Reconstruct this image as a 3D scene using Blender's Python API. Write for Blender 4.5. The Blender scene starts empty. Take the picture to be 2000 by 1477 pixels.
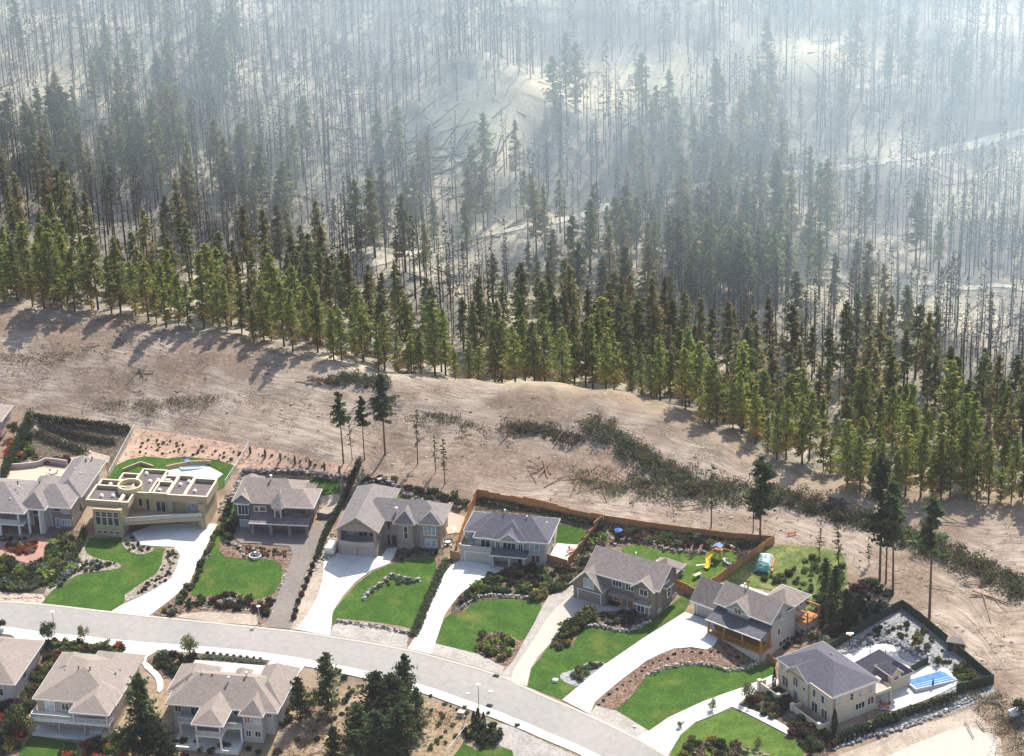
import bpy, math, random, numpy as np
from mathutils import Vector, Matrix
from mathutils.geometry import delaunay_2d_cdt
random.seed(7); np.random.seed(7)
S = bpy.context.scene
COL = S.collection
rad = math.radians

# ------------------------------------------------------------------ camera
F_PX, PITCH, ROLL, CAMZ, W0, H0 = 5400.0, rad(25.5), rad(1.8), 270.0, 2000.0, 1477.0
_cp, _sp, _c, _s = math.cos(PITCH), math.sin(PITCH), math.cos(ROLL), math.sin(ROLL)
FW = np.array([0, _cp, -_sp]); U0 = np.array([0, _sp, _cp]); R0 = np.array([1.0, 0, 0])
UP = _c*U0 + _s*R0; RT = _c*R0 - _s*U0
CAM = np.array([0, 0, CAMZ])
cam = bpy.data.objects.new('camera', bpy.data.cameras.new('camera')); COL.objects.link(cam)
cam.matrix_world = Matrix(((RT[0], UP[0], -FW[0], 0), (RT[1], UP[1], -FW[1], 0), (RT[2], UP[2], -FW[2], CAMZ), (0, 0, 0, 1)))
cam.data.sensor_width = 36.0; cam.data.lens = 36.0*F_PX/W0
cam.data.clip_start = 1.0; cam.data.clip_end = 6000.0
S.camera = cam
# ------------------------------------------------------------------ light
SUN_EL = rad(52); SUN_DIR = np.array([-0.46, -0.89])       # horizontal direction the light travels
SUN_AZ = math.atan2(-SUN_DIR[0], -SUN_DIR[1])              # clockwise from +Y to the sun
sd = bpy.data.lights.new('sun', 'SUN'); sd.energy = 5.0; sd.angle = rad(0.6); sd.color = (1.0, 0.93, 0.82)
sun = bpy.data.objects.new('sun', sd); COL.objects.link(sun)
_n = np.linalg.norm(SUN_DIR)
_d = Vector((SUN_DIR[0]/_n*math.cos(SUN_EL), SUN_DIR[1]/_n*math.cos(SUN_EL), -math.sin(SUN_EL)))
sun.rotation_euler = _d.to_track_quat('-Z', 'Y').to_euler()
sun.location = (0, 0, 600)
w = bpy.data.worlds.new('World'); S.world = w; w.use_nodes = True
nt = w.node_tree; bg = nt.nodes['Background']
sky = nt.nodes.new('ShaderNodeTexSky'); sky.sky_type = 'NISHITA'; sky.sun_disc = False
sky.sun_elevation = SUN_EL; sky.sun_rotation = SUN_AZ; sky.dust_density = 2.0
nt.links.new(sky.outputs[0], bg.inputs[0]); bg.inputs[1].default_value = 0.13
S.view_settings.view_transform = 'Standard'; S.view_settings.look = 'None'
S.view_settings.exposure = 0.7; S.view_settings.gamma = 1.0
S.cycles.max_bounces = 6; S.cycles.volume_bounces = 4; S.cycles.transparent_max_bounces = 8

def ray(px, py):
    return FW + (px-W0/2)/F_PX*RT + (H0/2-py)/F_PX*UP
def PZ(px, py, z):
    d = ray(px, py); return CAM + d*((z-CAMZ)/d[2])
def proj(p):
    q = np.asarray(p, float)-CAM; zc = q@FW
    return W0/2+F_PX*(q@RT)/zc, H0/2-F_PX*(q@UP)/zc

# ------------------------------------------------------------------ terrain: heights at known spots, joined smoothly
_ctl = [  # photo spot and its height above the road
 (-150,1170,0),(0,1200,0),(200,1222,0),(400,1240,0),(550,1258,0),(700,1285,0),(850,1320,0),(1000,1360,0),(1150,1425,0),(1300,1490,0),(1500,1560,0),
 (0,1172,.2),(300,1203,.2),(640,1241,.2),(843,1279,.2),(1027,1342,.2),(1151,1395,.2),(1400,1440,.5),
 (0,1290,-2),(40,1340,-3),(150,1300,-1.3),(270,1300,-1.3),(60,1440,-3.7),(215,1450,-3.7),(350,1470,-3.9),(430,1477,-3.9),(500,1465,-3.9),(540,1440,-3),(420,1310,-1.2),(560,1330,-1.2),
 (640,1390,-2.5),(760,1470,-3.4),(700,1340,-1.2),(900,1400,-1.0),(1000,1477,-1.8),(850,1477,-2.8),(-200,1400,-4),(1100,1490,-.6),(1300,1600,-1),(400,1560,-5),(900,1600,-5),
 (-150,1060,2.5),(0,1060,2.4),(80,1045,2.5),(135,1030,2.5),(100,1110,1.6),(186,1046,2.5),(244,1048,2.5),(300,1030,2.6),(400,1026,2.6),(340,1110,1.6),(240,1120,1.4),(330,1020,3),
 (460,1035,3),(600,1038,3),(640,1015,3.4),(560,1080,2.2),(480,1130,1.3),(590,1150,1.1),
 (662,1081,2.5),(737,1089,2.5),(780,1072,2.5),(860,1072,2.5),(700,1150,1.4),(800,1150,1.3),(640,1170,1.1),
 (899,1097,2.5),(960,1104,2.5),(1066,1106,2.5),(960,1180,1.2),(1000,1230,.8),(1110,1110,2.6),(850,1180,1.1),
 (1120,1168,2.5),(1181,1187,2.5),(1230,1185,2.5),(1275,1210,2.0),(1325,1168,2.6),(1100,1260,1.0),(1200,1270,1.2),(1250,1260,1.4),
 (1357,1203,2.5),(1395,1225,2.4),(1400,1262,1.9),(1480,1296,0.1),(1530,1275,0),(1550,1245,0.5),(1300,1290,1.3),(1350,1340,.6),(1250,1370,.5),(1470,1320,0),
 (1517,1341,1.2),(1627,1422,1.2),(1712,1390,1.2),(1755,1340,1.4),(1440,1400,.8),(1870,1320,1.8),(1600,1250,1.5),(1700,1270,1.6),(1560,1460,.2),(1700,1450,-.4),(1850,1390,.2),(1750,1500,-1),
 (-100,900,4),(50,930,4),(130,900,4.4),(215,905,4.6),(350,905,4.6),(440,930,4.6),(300,925,4.5),(600,925,5.2),(660,950,5.4),(740,930,5.8),(850,985,5),(905,1010,4),(1130,1040,4.2),(1000,990,5),
 (1250,1075,4.4),(1340,1110,4.0),(1440,1090,4.4),(1400,1140,3.8),(1550,1110,4),(1600,1160,3.2),(1640,1200,2.6),(1760,1190,3.2),(1850,1250,2.8),(1935,1330,2.4),(1990,1450,1.5),(2150,1400,2),
 (-100,805,6),(50,812,6),(150,822,6),(260,836,6),(370,850,6.6),(485,872,7.3),(600,890,7.6),(700,912,7.5),(800,935,7.2),(930,968,6),(1050,995,5.8),(1180,1022,5.6),(1350,1045,5.3),(1510,1058,5),(1650,1085,4.6),(1800,1130,4.2),(2000,1180,3.6),(2200,1200,3.6),
 (0,700,12.5),(200,720,12.2),(400,740,12.5),(550,770,12.2),(700,810,11.5),(900,830,11),(1100,840,10.6),(1300,900,8.6),(1450,960,6.8),(1600,1010,5.6),(1800,1050,5),(2000,1080,4.6),
 (-150,590,16.5),(0,598,16.5),(120,606,16.5),(250,628,16.2),(400,660,16),(500,685,15.6),(620,715,15.2),(750,742,14.8),(850,752,14.6),(1000,758,14.2),(1100,757,14),(1200,775,13.2),(1300,806,11.8),(1400,855,10),(1500,920,7.4),(1620,965,6),(1750,985,5.4),(1900,998,5.2),(2050,1000,5.2),(2200,1005,5.2)]
_pts = [PZ(a, b, z) for a, b, z in _ctl]
_cw = lambda a, b, z: PZ(a, b, z)
# behind the crest the land falls, then the burned hill climbs (world metres: x, y, z)
for x in (-170,-130,-100,-75,-50,-25,0,25,50,75,100,130,170):
    yc = np.interp(x, [-115,-60,-27,0,20,32,45,56,80,110,150], [572,548,536,533,531,525,512,500,494,492,492])
    zc = np.interp(x, [-115,-60,-27,0,32,45,56,80], [16.3,15.6,14.8,14.2,12,9.6,6.4,5.2])
    lo = np.interp(x, [-130,-60,0,40,80,130], [12,7.5,4.5,2,1.5,1.5])
    k = math.exp(-((x-5)/38)**4)
    for dy, z in ((5, zc-.3-1.3*k), (13, zc-1.0-6.0*k), (26, zc*.6+lo*.4-.6-4.5*k), (48, lo), (70, lo+1.5)): _pts.append(np.array([x, yc+dy, z]))
    for y, z in ((642, 12), (664, 17.5), (690, 25), (720, 34), (760, 46), (810, 62), (860, 78), (900, 90)):
        sh = np.interp(x, [-130,-60,0,60,130], [3.5,0,1,0,-2.5])
        z2 = z + sh
        if y > yc+85: _pts.append(np.array([x, y, z2]))
_pts = np.array(_pts)
def _u(r2): return np.where(r2 > 1e-9, 0.5*r2*np.log(np.maximum(r2, 1e-12)), 0.0)
_P = _pts[:, :2]/100.0; _N = len(_P)
_K = _u(((_P[:, None]-_P[None])**2).sum(-1)) + np.eye(_N)*2e-4
_A = np.zeros((_N+3, _N+3)); _A[:_N, :_N] = _K; _A[:_N, _N] = 1; _A[:_N, _N+1:] = _P; _A[_N:, :_N] = _A[:_N, _N:].T
_sol = np.linalg.solve(_A, np.concatenate([_pts[:, 2], [0, 0, 0]]))
_EDGE = [PZ(a, b, z)[:2] for a, b, z in ((-150,588,16.5),(0,596,16.5),(250,626,16.2),(400,656,16),(620,712,15.2),(750,742,14.8),(1000,754,14.2),(1150,760,13.6),(1290,800,11.8),(1400,850,10),(1540,935,7),(1700,980,5.6),(2000,990,5.2),(2200,990,5.2))]
_FEN = [PZ(a, b, z)[:2] for a, b, z in ((-150,800,6),(60,812,6),(260,836,6),(485,872,7.3),(700,912,7.5),(930,968,6),(1180,1022,5.6),(1510,1058,5),(1640,1090,4.6),(1760,1185,3.2),(1935,1330,2.4),(1990,1450,1.5),(2060,1600,1))]
_ex, _ey = np.array(_EDGE).T; _fx, _fy = np.array(_FEN).T
def yedge(x): return np.interp(x, _ex, _ey)
def yfence(x): return np.interp(x, _fx, _fy)
_rng = np.random.RandomState(3)
_W = [(2*math.pi/l*math.cos(a), 2*math.pi/l*math.sin(a), p, l) for l in (60, 45, 34, 26, 19, 14, 10, 7.5, 5.5) for a, p in ((_rng.rand()*6.28, _rng.rand()*6.28) for _ in range(3))]
def _bump(X, Y, lmin, lmax):
    o = np.zeros_like(X)
    for a, b, p, l in _W:
        if lmin <= l <= lmax: o += l*np.sin(a*X+b*Y+p)
    return o
def sm(a, b, x):
    t = np.clip((x-a)/(b-a), 0, 1); return t*t*(3-2*t)
def HT(X, Y):
    X = np.asarray(X, float); Y = np.asarray(Y, float)
    Xc = np.clip(X, -165, 165); Yc = np.clip(Y, 385, 900)
    q = np.stack([Xc.ravel(), Yc.ravel()], 1)/100.0
    out = np.zeros(len(q))
    for i in range(0, len(q), 20000):
        b = q[i:i+20000]
        out[i:i+20000] = _u(((b[:, None]-_P[None])**2).sum(-1))@_sol[:_N] + _sol[_N] + b@_sol[_N+1:]
    z = out.reshape(X.shape)
    hill = sm(5, 60, Yc-yedge(Xc)-15); ridge = sm(1, 14, Yc-yfence(Xc))*(1-hill)
    z = z + hill*(_bump(Xc, Yc, 14, 60)*.013 + _bump(Xc, Yc, 5, 13)*.007) + ridge*_bump(Xc, Yc, 5, 14)*.010
    for gx, gy, rx, ry, h in _KNOLL:
        z = z + h*np.exp(-((Xc-gx)/rx)**2-((Yc-gy)/ry)**2)
    z = z + np.clip(Y-900, 0, None)*.32 - np.clip(385-Y, 0, None)*.02
    return z
_KNOLL = [(-9, 682, 20, 12, 14.0), (18, 716, 30, 9, 11.0), (-38, 694, 10, 26, -5.0), (62, 712, 12, 30, 5), (-80, 700, 14, 30, 5), (-62, 668, 34, 9, -4.0), (-8, 640, 60, 14, -3.0), (52, 700, 34, 8, 4.0), (-100, 620, 12, 14, 4), (95, 735, 30, 14, 5), (45, 655, 40, 10, -3.5)]
def hz(x, y): return float(HT(np.array([x]), np.array([y]))[0])
def G(px, py, far=False):
    """where the sight line through a photo spot meets the land"""
    d = ray(px, py); t0, t1 = (380, 1250)
    ts = np.linspace(t0, t1, 260); P = CAM[None]+d[None]*ts[:, None]
    g = P[:, 2]-HT(P[:, 0], P[:, 1]); i = int(np.argmax(g < 0))
    if g[i] >= 0: i = 259
    lo, hi = ts[max(i-1, 0)], ts[i]
    for _ in range(3):
        ts2 = np.linspace(lo, hi, 12); P = CAM[None]+d[None]*ts2[:, None]; g = P[:, 2]-HT(P[:, 0], P[:, 1])
        k = int(np.argmax(g < 0)) or 11
        lo, hi = ts2[k-1], ts2[k]
    p = CAM+d*hi; return np.array([p[0], p[1], hz(p[0], p[1])])

# ------------------------------------------------------------------ objects
def tag(o, label=None, cat=None, group=None, kind=None):
    if label: o['label'] = label
    if cat: o['category'] = cat
    if group: o['group'] = group
    if kind: o['kind'] = kind
    return o
def empty(name, loc, rz=0, label=None, cat=None, group=None):
    o = bpy.data.objects.new(name, None); COL.objects.link(o); o.location = loc; o.rotation_euler = (0, 0, rz)
    o.empty_display_size = .5
    return tag(o, label, cat, group)
def copy_tree(o, parent=None):
    c = o.copy(); COL.objects.link(c); c.parent = parent
    for ch in list(o.children): copy_tree(ch, c)
    return c
class MB:
    """collects shapes and links them as one mesh object"""
    def __init__(s): s.v = []; s.f = []; s.c = []
    def add(s, vs, fs, col=None):
        b = len(s.v); s.v.extend([tuple(map(float, q)) for q in vs])
        for f in fs: s.f.append([b+i for i in f]); s.c.append(col or (1, 1, 1))
    def box(s, a, b, col=None):
        x0, y0, z0 = a; x1, y1, z1 = b
        s.add([(x0,y0,z0),(x1,y0,z0),(x1,y1,z0),(x0,y1,z0),(x0,y0,z1),(x1,y0,z1),(x1,y1,z1),(x0,y1,z1)],
              [(0,3,2,1),(4,5,6,7),(0,1,5,4),(1,2,6,5),(2,3,7,6),(3,0,4,7)], col)
    def bar(s, a, b, wd, hh=None, col=None):
        a = np.array(a, float); b = np.array(b, float); d = b-a; L = np.linalg.norm(d)
        if L < 1e-6: return
        d /= L; hh = hh or wd
        n = np.cross(d, [0, 0, 1]);
        if np.linalg.norm(n) < .05: n = np.array([1.0, 0, 0])
        n /= np.linalg.norm(n); u = np.cross(n, d)
        q = [(-1,-1),(1,-1),(1,1),(-1,1)]
        vs = [e+n*wd/2*i+u*hh/2*j for e in (a, b) for i, j in q]
        s.add(vs, [(0,1,2,3),(7,6,5,4),(0,4,5,1),(1,5,6,2),(2,6,7,3),(3,7,4,0)], col)
    def tube(s, pts, rs, n=7, col=None, cap=True):
        ring = []; vs = []
        pts = [np.array(p, float) for p in pts]
        for i, p in enumerate(pts):
            d = pts[min(i+1, len(pts)-1)]-pts[max(i-1, 0)]; d = d/(np.linalg.norm(d)+1e-9)
            a = np.array([1.0, 0, 0]) if abs(d[0]) < .9 else np.array([0, 1.0, 0])
            e1 = np.cross(d, a); e1 /= np.linalg.norm(e1); e2 = np.cross(d, e1)
            for k in range(n):
                t = 2*math.pi*k/n; vs.append(p+rs[i]*(math.cos(t)*e1+math.sin(t)*e2))
        fs = [(i*n+k, i*n+(k+1) % n, (i+1)*n+(k+1) % n, (i+1)*n+k) for i in range(len(pts)-1) for k in range(n)]
        if cap: fs += [tuple(range(n))[::-1], tuple((len(pts)-1)*n+k for k in range(n))]
        s.add(vs, fs, col)
    def prism(s, poly, z0, z1, col=None):
        n = len(poly)
        s.add([(x, y, z0) for x, y in poly]+[(x, y, z1) for x, y in poly],
              [tuple(range(n))[::-1], tuple(range(n, 2*n))]+[(i, (i+1) % n, n+(i+1) % n, n+i) for i in range(n)], col)
    def blob(s, c, r, seed=0, col=None, sq=1.0, n=6, m=4):
        rr = random.Random(seed); vs = []; 
        for j in range(1, m):
            th = math.pi*j/m
            for k in range(n):
                ph = 2*math.pi*(k+.5*(j % 2))/n; q = 1+rr.uniform(-.22, .22)
                vs.append((c[0]+r[0]*q*math.sin(th)*math.cos(ph), c[1]+r[1]*q*math.sin(th)*math.sin(ph), c[2]+r[2]*q*math.cos(th)))
        vs.append((c[0], c[1], c[2]+r[2])); vs.append((c[0], c[1], c[2]-r[2])); T = (m-1)*n
        fs = [(j*n+k, (j+1)*n+k, (j+1)*n+(k+1) % n, j*n+(k+1) % n) for j in range(m-2) for k in range(n)]
        fs += [(T, k, (k+1) % n) for k in range(n)]+[(T+1, (m-2)*n+(k+1) % n, (m-2)*n+k) for k in range(n)]
        s.add(vs, fs, col)
    def mesh(s, name, mat, col=False, smooth=False):
        me = bpy.data.meshes.new(name); me.from_pydata(s.v, [], s.f)
        for m_ in (mat if isinstance(mat, (list, tuple)) else [mat]): me.materials.append(m_)
        if col:
            at = me.color_attributes.new('Col', 'FLOAT_COLOR', 'CORNER')
            a = np.ones((len(me.loops), 4), np.float32); ls = np.array([len(f) for f in s.f])
            a[:, :3] = np.repeat(np.array(s.c, np.float32), ls, axis=0); at.data.foreach_set('color', a.ravel())
        if smooth: me.polygons.foreach_set('use_smooth', [True]*len(me.polygons))
        me.update(); return me
    def build(s, name, mat, parent=None, col=False, smooth=False, loc=None):
        if not s.v: return None
        o = bpy.data.objects.new(name, s.mesh(name, mat, col, smooth)); COL.objects.link(o); o.parent = parent
        if loc is not None: o.location = loc
        return o

# ------------------------------------------------------------------ materials
MATS = {}
def _new(name):
    m = bpy.data.materials.new(name); m.use_nodes = True; n = m.node_tree; b = n.nodes['Principled BSDF']; return m, n, b
def mat(name, col, rough=.75, var=.12, scale=3.0, metal=0, bump=0, spec=.3, var2=None, scale2=.35, coords='Object'):
    """plain surface with two scales of tonal variation"""
    if name in MATS: return MATS[name]
    m, n, b = _new(name); L = n.links.new
    tc = n.nodes.new('ShaderNodeTexCoord'); nz = n.nodes.new('ShaderNodeTexNoise'); nz.inputs['Scale'].default_value = scale; nz.inputs['Detail'].default_value = 5
    L(tc.outputs[coords], nz.inputs['Vector'])
    n2 = n.nodes.new('ShaderNodeTexNoise'); n2.inputs['Scale'].default_value = scale2; n2.inputs['Detail'].default_value = 3; L(tc.outputs[coords], n2.inputs['Vector'])
    mx = n.nodes.new('ShaderNodeMix'); mx.data_type = 'RGBA'
    c = np.array(col); d = c*(1-var*1.6); e = np.minimum(c*(1+var*1.6), .95)
    mx.inputs['A'].default_value = (*d, 1); mx.inputs['B'].default_value = (*e, 1)
    ad = n.nodes.new('ShaderNodeMath'); ad.operation = 'MULTIPLY_ADD'; ad.inputs[1].default_value = .6; L(nz.outputs[0], ad.inputs[0])
    a2 = n.nodes.new('ShaderNodeMath'); a2.operation = 'MULTIPLY'; a2.inputs[1].default_value = .4; L(n2.outputs[0], a2.inputs[0]); L(a2.outputs[0], ad.inputs[2])
    cr = n.nodes.new('ShaderNodeMapRange'); cr.inputs['From Min'].default_value = .3; cr.inputs['From Max'].default_value = .7; L(ad.outputs[0], cr.inputs['Value'])
    L(cr.outputs[0], mx.inputs['Factor']); L(mx.outputs['Result'], b.inputs['Base Color'])
    b.inputs['Roughness'].default_value = rough; b.inputs['Metallic'].default_value = metal; b.inputs['Specular IOR Level'].default_value = spec
    if bump:
        bp = n.nodes.new('ShaderNodeBump'); bp.inputs['Strength'].default_value = bump; bp.inputs['Distance'].default_value = .1; L(nz.outputs[0], bp.inputs['Height']); L(bp.outputs[0], b.inputs['Normal'])
    MATS[name] = m; return m
def lapmat(name, col, pitch=.2, dark=.75, axis='Z', rough=.75, var=.1):
    """siding, boards or shingle courses: a fine line pattern over a varied colour"""
    if name in MATS: return MATS[name]
    m = mat(name, col, rough, var, 2.5); n = m.node_tree; L = n.links.new; b = n.nodes['Principled BSDF']
    src = b.inputs['Base Color'].links[0].from_socket
    tc = n.nodes.new('ShaderNodeTexCoord'); sx = n.nodes.new('ShaderNodeSeparateXYZ'); L(tc.outputs['Object'], sx.inputs[0])
    mm = n.nodes.new('ShaderNodeMath'); mm.operation = 'DIVIDE'; mm.inputs[1].default_value = pitch
    if axis == 'XY':
        sa = n.nodes.new('ShaderNodeMath'); sa.operation = 'ADD'; L(sx.outputs['X'], sa.inputs[0]); L(sx.outputs['Y'], sa.inputs[1]); L(sa.outputs[0], mm.inputs[0])
    else: L(sx.outputs[axis], mm.inputs[0])
    fr = n.nodes.new('ShaderNodeMath'); fr.operation = 'FRACT'; L(mm.outputs[0], fr.inputs[0])
    gt = n.nodes.new('ShaderNodeMath'); gt.operation = 'LESS_THAN'; gt.inputs[1].default_value = .22; L(fr.outputs[0], gt.inputs[0])
    sc = n.nodes.new('ShaderNodeMath'); sc.operation = 'MULTIPLY'; sc.inputs[1].default_value = 1-dark; L(gt.outputs[0], sc.inputs[0])
    mx = n.nodes.new('ShaderNodeMix'); mx.data_type = 'RGBA'; mx.blend_type = 'MULTIPLY'; mx.inputs['B'].default_value = (0, 0, 0, 1)
    L(sc.outputs[0], mx.inputs['Factor']); L(src, mx.inputs['A']); L(mx.outputs['Result'], b.inputs['Base Color'])
    return m
def shingle(name, col, sp=.35):
    if name in MATS: return MATS[name]
    m, n, b = _new(name); L = n.links.new
    tc = n.nodes.new('ShaderNodeTexCoord')
    vo = n.nodes.new('ShaderNodeTexVoronoi'); vo.inputs['Scale'].default_value = 3.2; L(tc.outputs['Object'], vo.inputs['Vector'])
    nz = n.nodes.new('ShaderNodeTexNoise'); nz.inputs['Scale'].default_value = 1.1; nz.inputs['Detail'].default_value = 6; L(tc.outputs['Object'], nz.inputs['Vector'])
    hs = n.nodes.new('ShaderNodeSeparateColor'); L(vo.outputs['Color'], hs.inputs[0])
    ad = n.nodes.new('ShaderNodeMath'); ad.operation = 'ADD'; L(hs.outputs[0], ad.inputs[0]); L(nz.outputs[0], ad.inputs[1])
    cr = n.nodes.new('ShaderNodeMapRange'); cr.inputs['From Min'].default_value = .4; cr.inputs['From Max'].default_value = 1.7; L(ad.outputs[0], cr.inputs['Value'])
    mx = n.nodes.new('ShaderNodeMix'); mx.data_type = 'RGBA'; c = np.array(col)
    mx.inputs['A'].default_value = (*(c*(1-sp)), 1); mx.inputs['B'].default_value = (*(c*(1+sp)), 1); L(cr.outputs[0], mx.inputs['Factor'])
    L(mx.outputs['Result'], b.inputs['Base Color']); b.inputs['Roughness'].default_value = .85; b.inputs['Specular IOR Level'].default_value = .25
    bp = n.nodes.new('ShaderNodeBump'); bp.inputs['Strength'].default_value = .5; bp.inputs['Distance'].default_value = .05; L(hs.outputs[0], bp.inputs['Height']); L(bp.outputs[0], b.inputs['Normal'])
    MATS[name] = m; return m
def leafmat(name='needles', trans=.6, rough=.75):
    if name in MATS: return MATS[name]
    m, n, b = _new(name); L = n.links.new
    at = n.nodes.new('ShaderNodeVertexColor'); at.layer_name = 'Col'
    oi = n.nodes.new('ShaderNodeObjectInfo'); hs = n.nodes.new('ShaderNodeHueSaturation'); L(at.outputs[0], hs.inputs['Color'])
    mr = n.nodes.new('ShaderNodeMapRange'); mr.inputs['To Min'].default_value = .75; mr.inputs['To Max'].default_value = 1.45; L(oi.outputs['Random'], mr.inputs['Value']); L(mr.outputs[0], hs.inputs['Value'])
    m2 = n.nodes.new('ShaderNodeMath'); m2.operation = 'MULTIPLY'; m2.inputs[1].default_value = 7.31; L(oi.outputs['Random'], m2.inputs[0])
    fr = n.nodes.new('ShaderNodeMath'); fr.operation = 'FRACT'; L(m2.outputs[0], fr.inputs[0])
    mh = n.nodes.new('ShaderNodeMapRange'); mh.inputs['To Min'].default_value = .485; mh.inputs['To Max'].default_value = .515; L(fr.outputs[0], mh.inputs['Value']); L(mh.outputs[0], hs.inputs['Hue'])
    L(hs.outputs[0], b.inputs['Base Color']); b.inputs['Roughness'].default_value = rough; b.inputs['Specular IOR Level'].default_value = .2
    tr = n.nodes.new('ShaderNodeBsdfTranslucent'); L(hs.outputs[0], tr.inputs[0]); ms = n.nodes.new('ShaderNodeMixShader'); ms.inputs[0].default_value = trans
    L(b.outputs[0], ms.inputs[1]); L(tr.outputs[0], ms.inputs[2]); L(ms.outputs[0], n.nodes['Material Output'].inputs['Surface'])
    MATS[name] = m; return m
def colmat(name, rough=.8):
    if name in MATS: return MATS[name]
    m, n, b = _new(name); at = n.nodes.new('ShaderNodeVertexColor'); at.layer_name = 'Col'
    nz = n.nodes.new('ShaderNodeTexNoise'); nz.inputs['Scale'].default_value = 4; tc = n.nodes.new('ShaderNodeTexCoord'); n.links.new(tc.outputs['Object'], nz.inputs['Vector'])
    mr = n.nodes.new('ShaderNodeMapRange'); mr.inputs['To Min'].default_value = .6; mr.inputs['To Max'].default_value = 1.4; n.links.new(nz.outputs[0], mr.inputs['Value'])
    hs = n.nodes.new('ShaderNodeHueSaturation'); n.links.new(at.outputs[0], hs.inputs['Color']); n.links.new(mr.outputs[0], hs.inputs['Value'])
    n.links.new(hs.outputs[0], b.inputs['Base Color']); b.inputs['Roughness'].default_value = rough; b.inputs['Specular IOR Level'].default_value = .2
    MATS[name] = m; return m
def glass(name, col, rough=.08):
    if name in MATS: return MATS[name]
    m = mat(name, col, rough, .35, 1.2, spec=.6); return m
LEAF = leafmat(); ROCK = colmat('rock', .9)
GLD = glass('window_glass', (.025, .03, .04)); GLB = glass('blinds_behind_glass', (.36, .40, .42), .2); GLR = glass('curtain_glass', (.16, .07, .05), .2)
WHITE = mat('white_paint', (.72, .72, .68), .5, .05)
CONC = mat('concrete', (.60, .585, .55), .8, .06, 1.3, var2=1)
BARK = mat('bark', (.17, .10, .065), .95, .35, 2.5)
CHAR = mat('charred_wood', (.035, .032, .03), .95, .5, 1.5)
CEDAR = lapmat('cedar_boards', (.44, .215, .09), .14, .72, 'XY', .8, .16)
BROWNW = mat('stained_timber', (.38, .17, .045), .7, .2, 2)
METAL = mat('grey_metal', (.35, .36, .36), .45, .08, 2, metal=.6)
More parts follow.
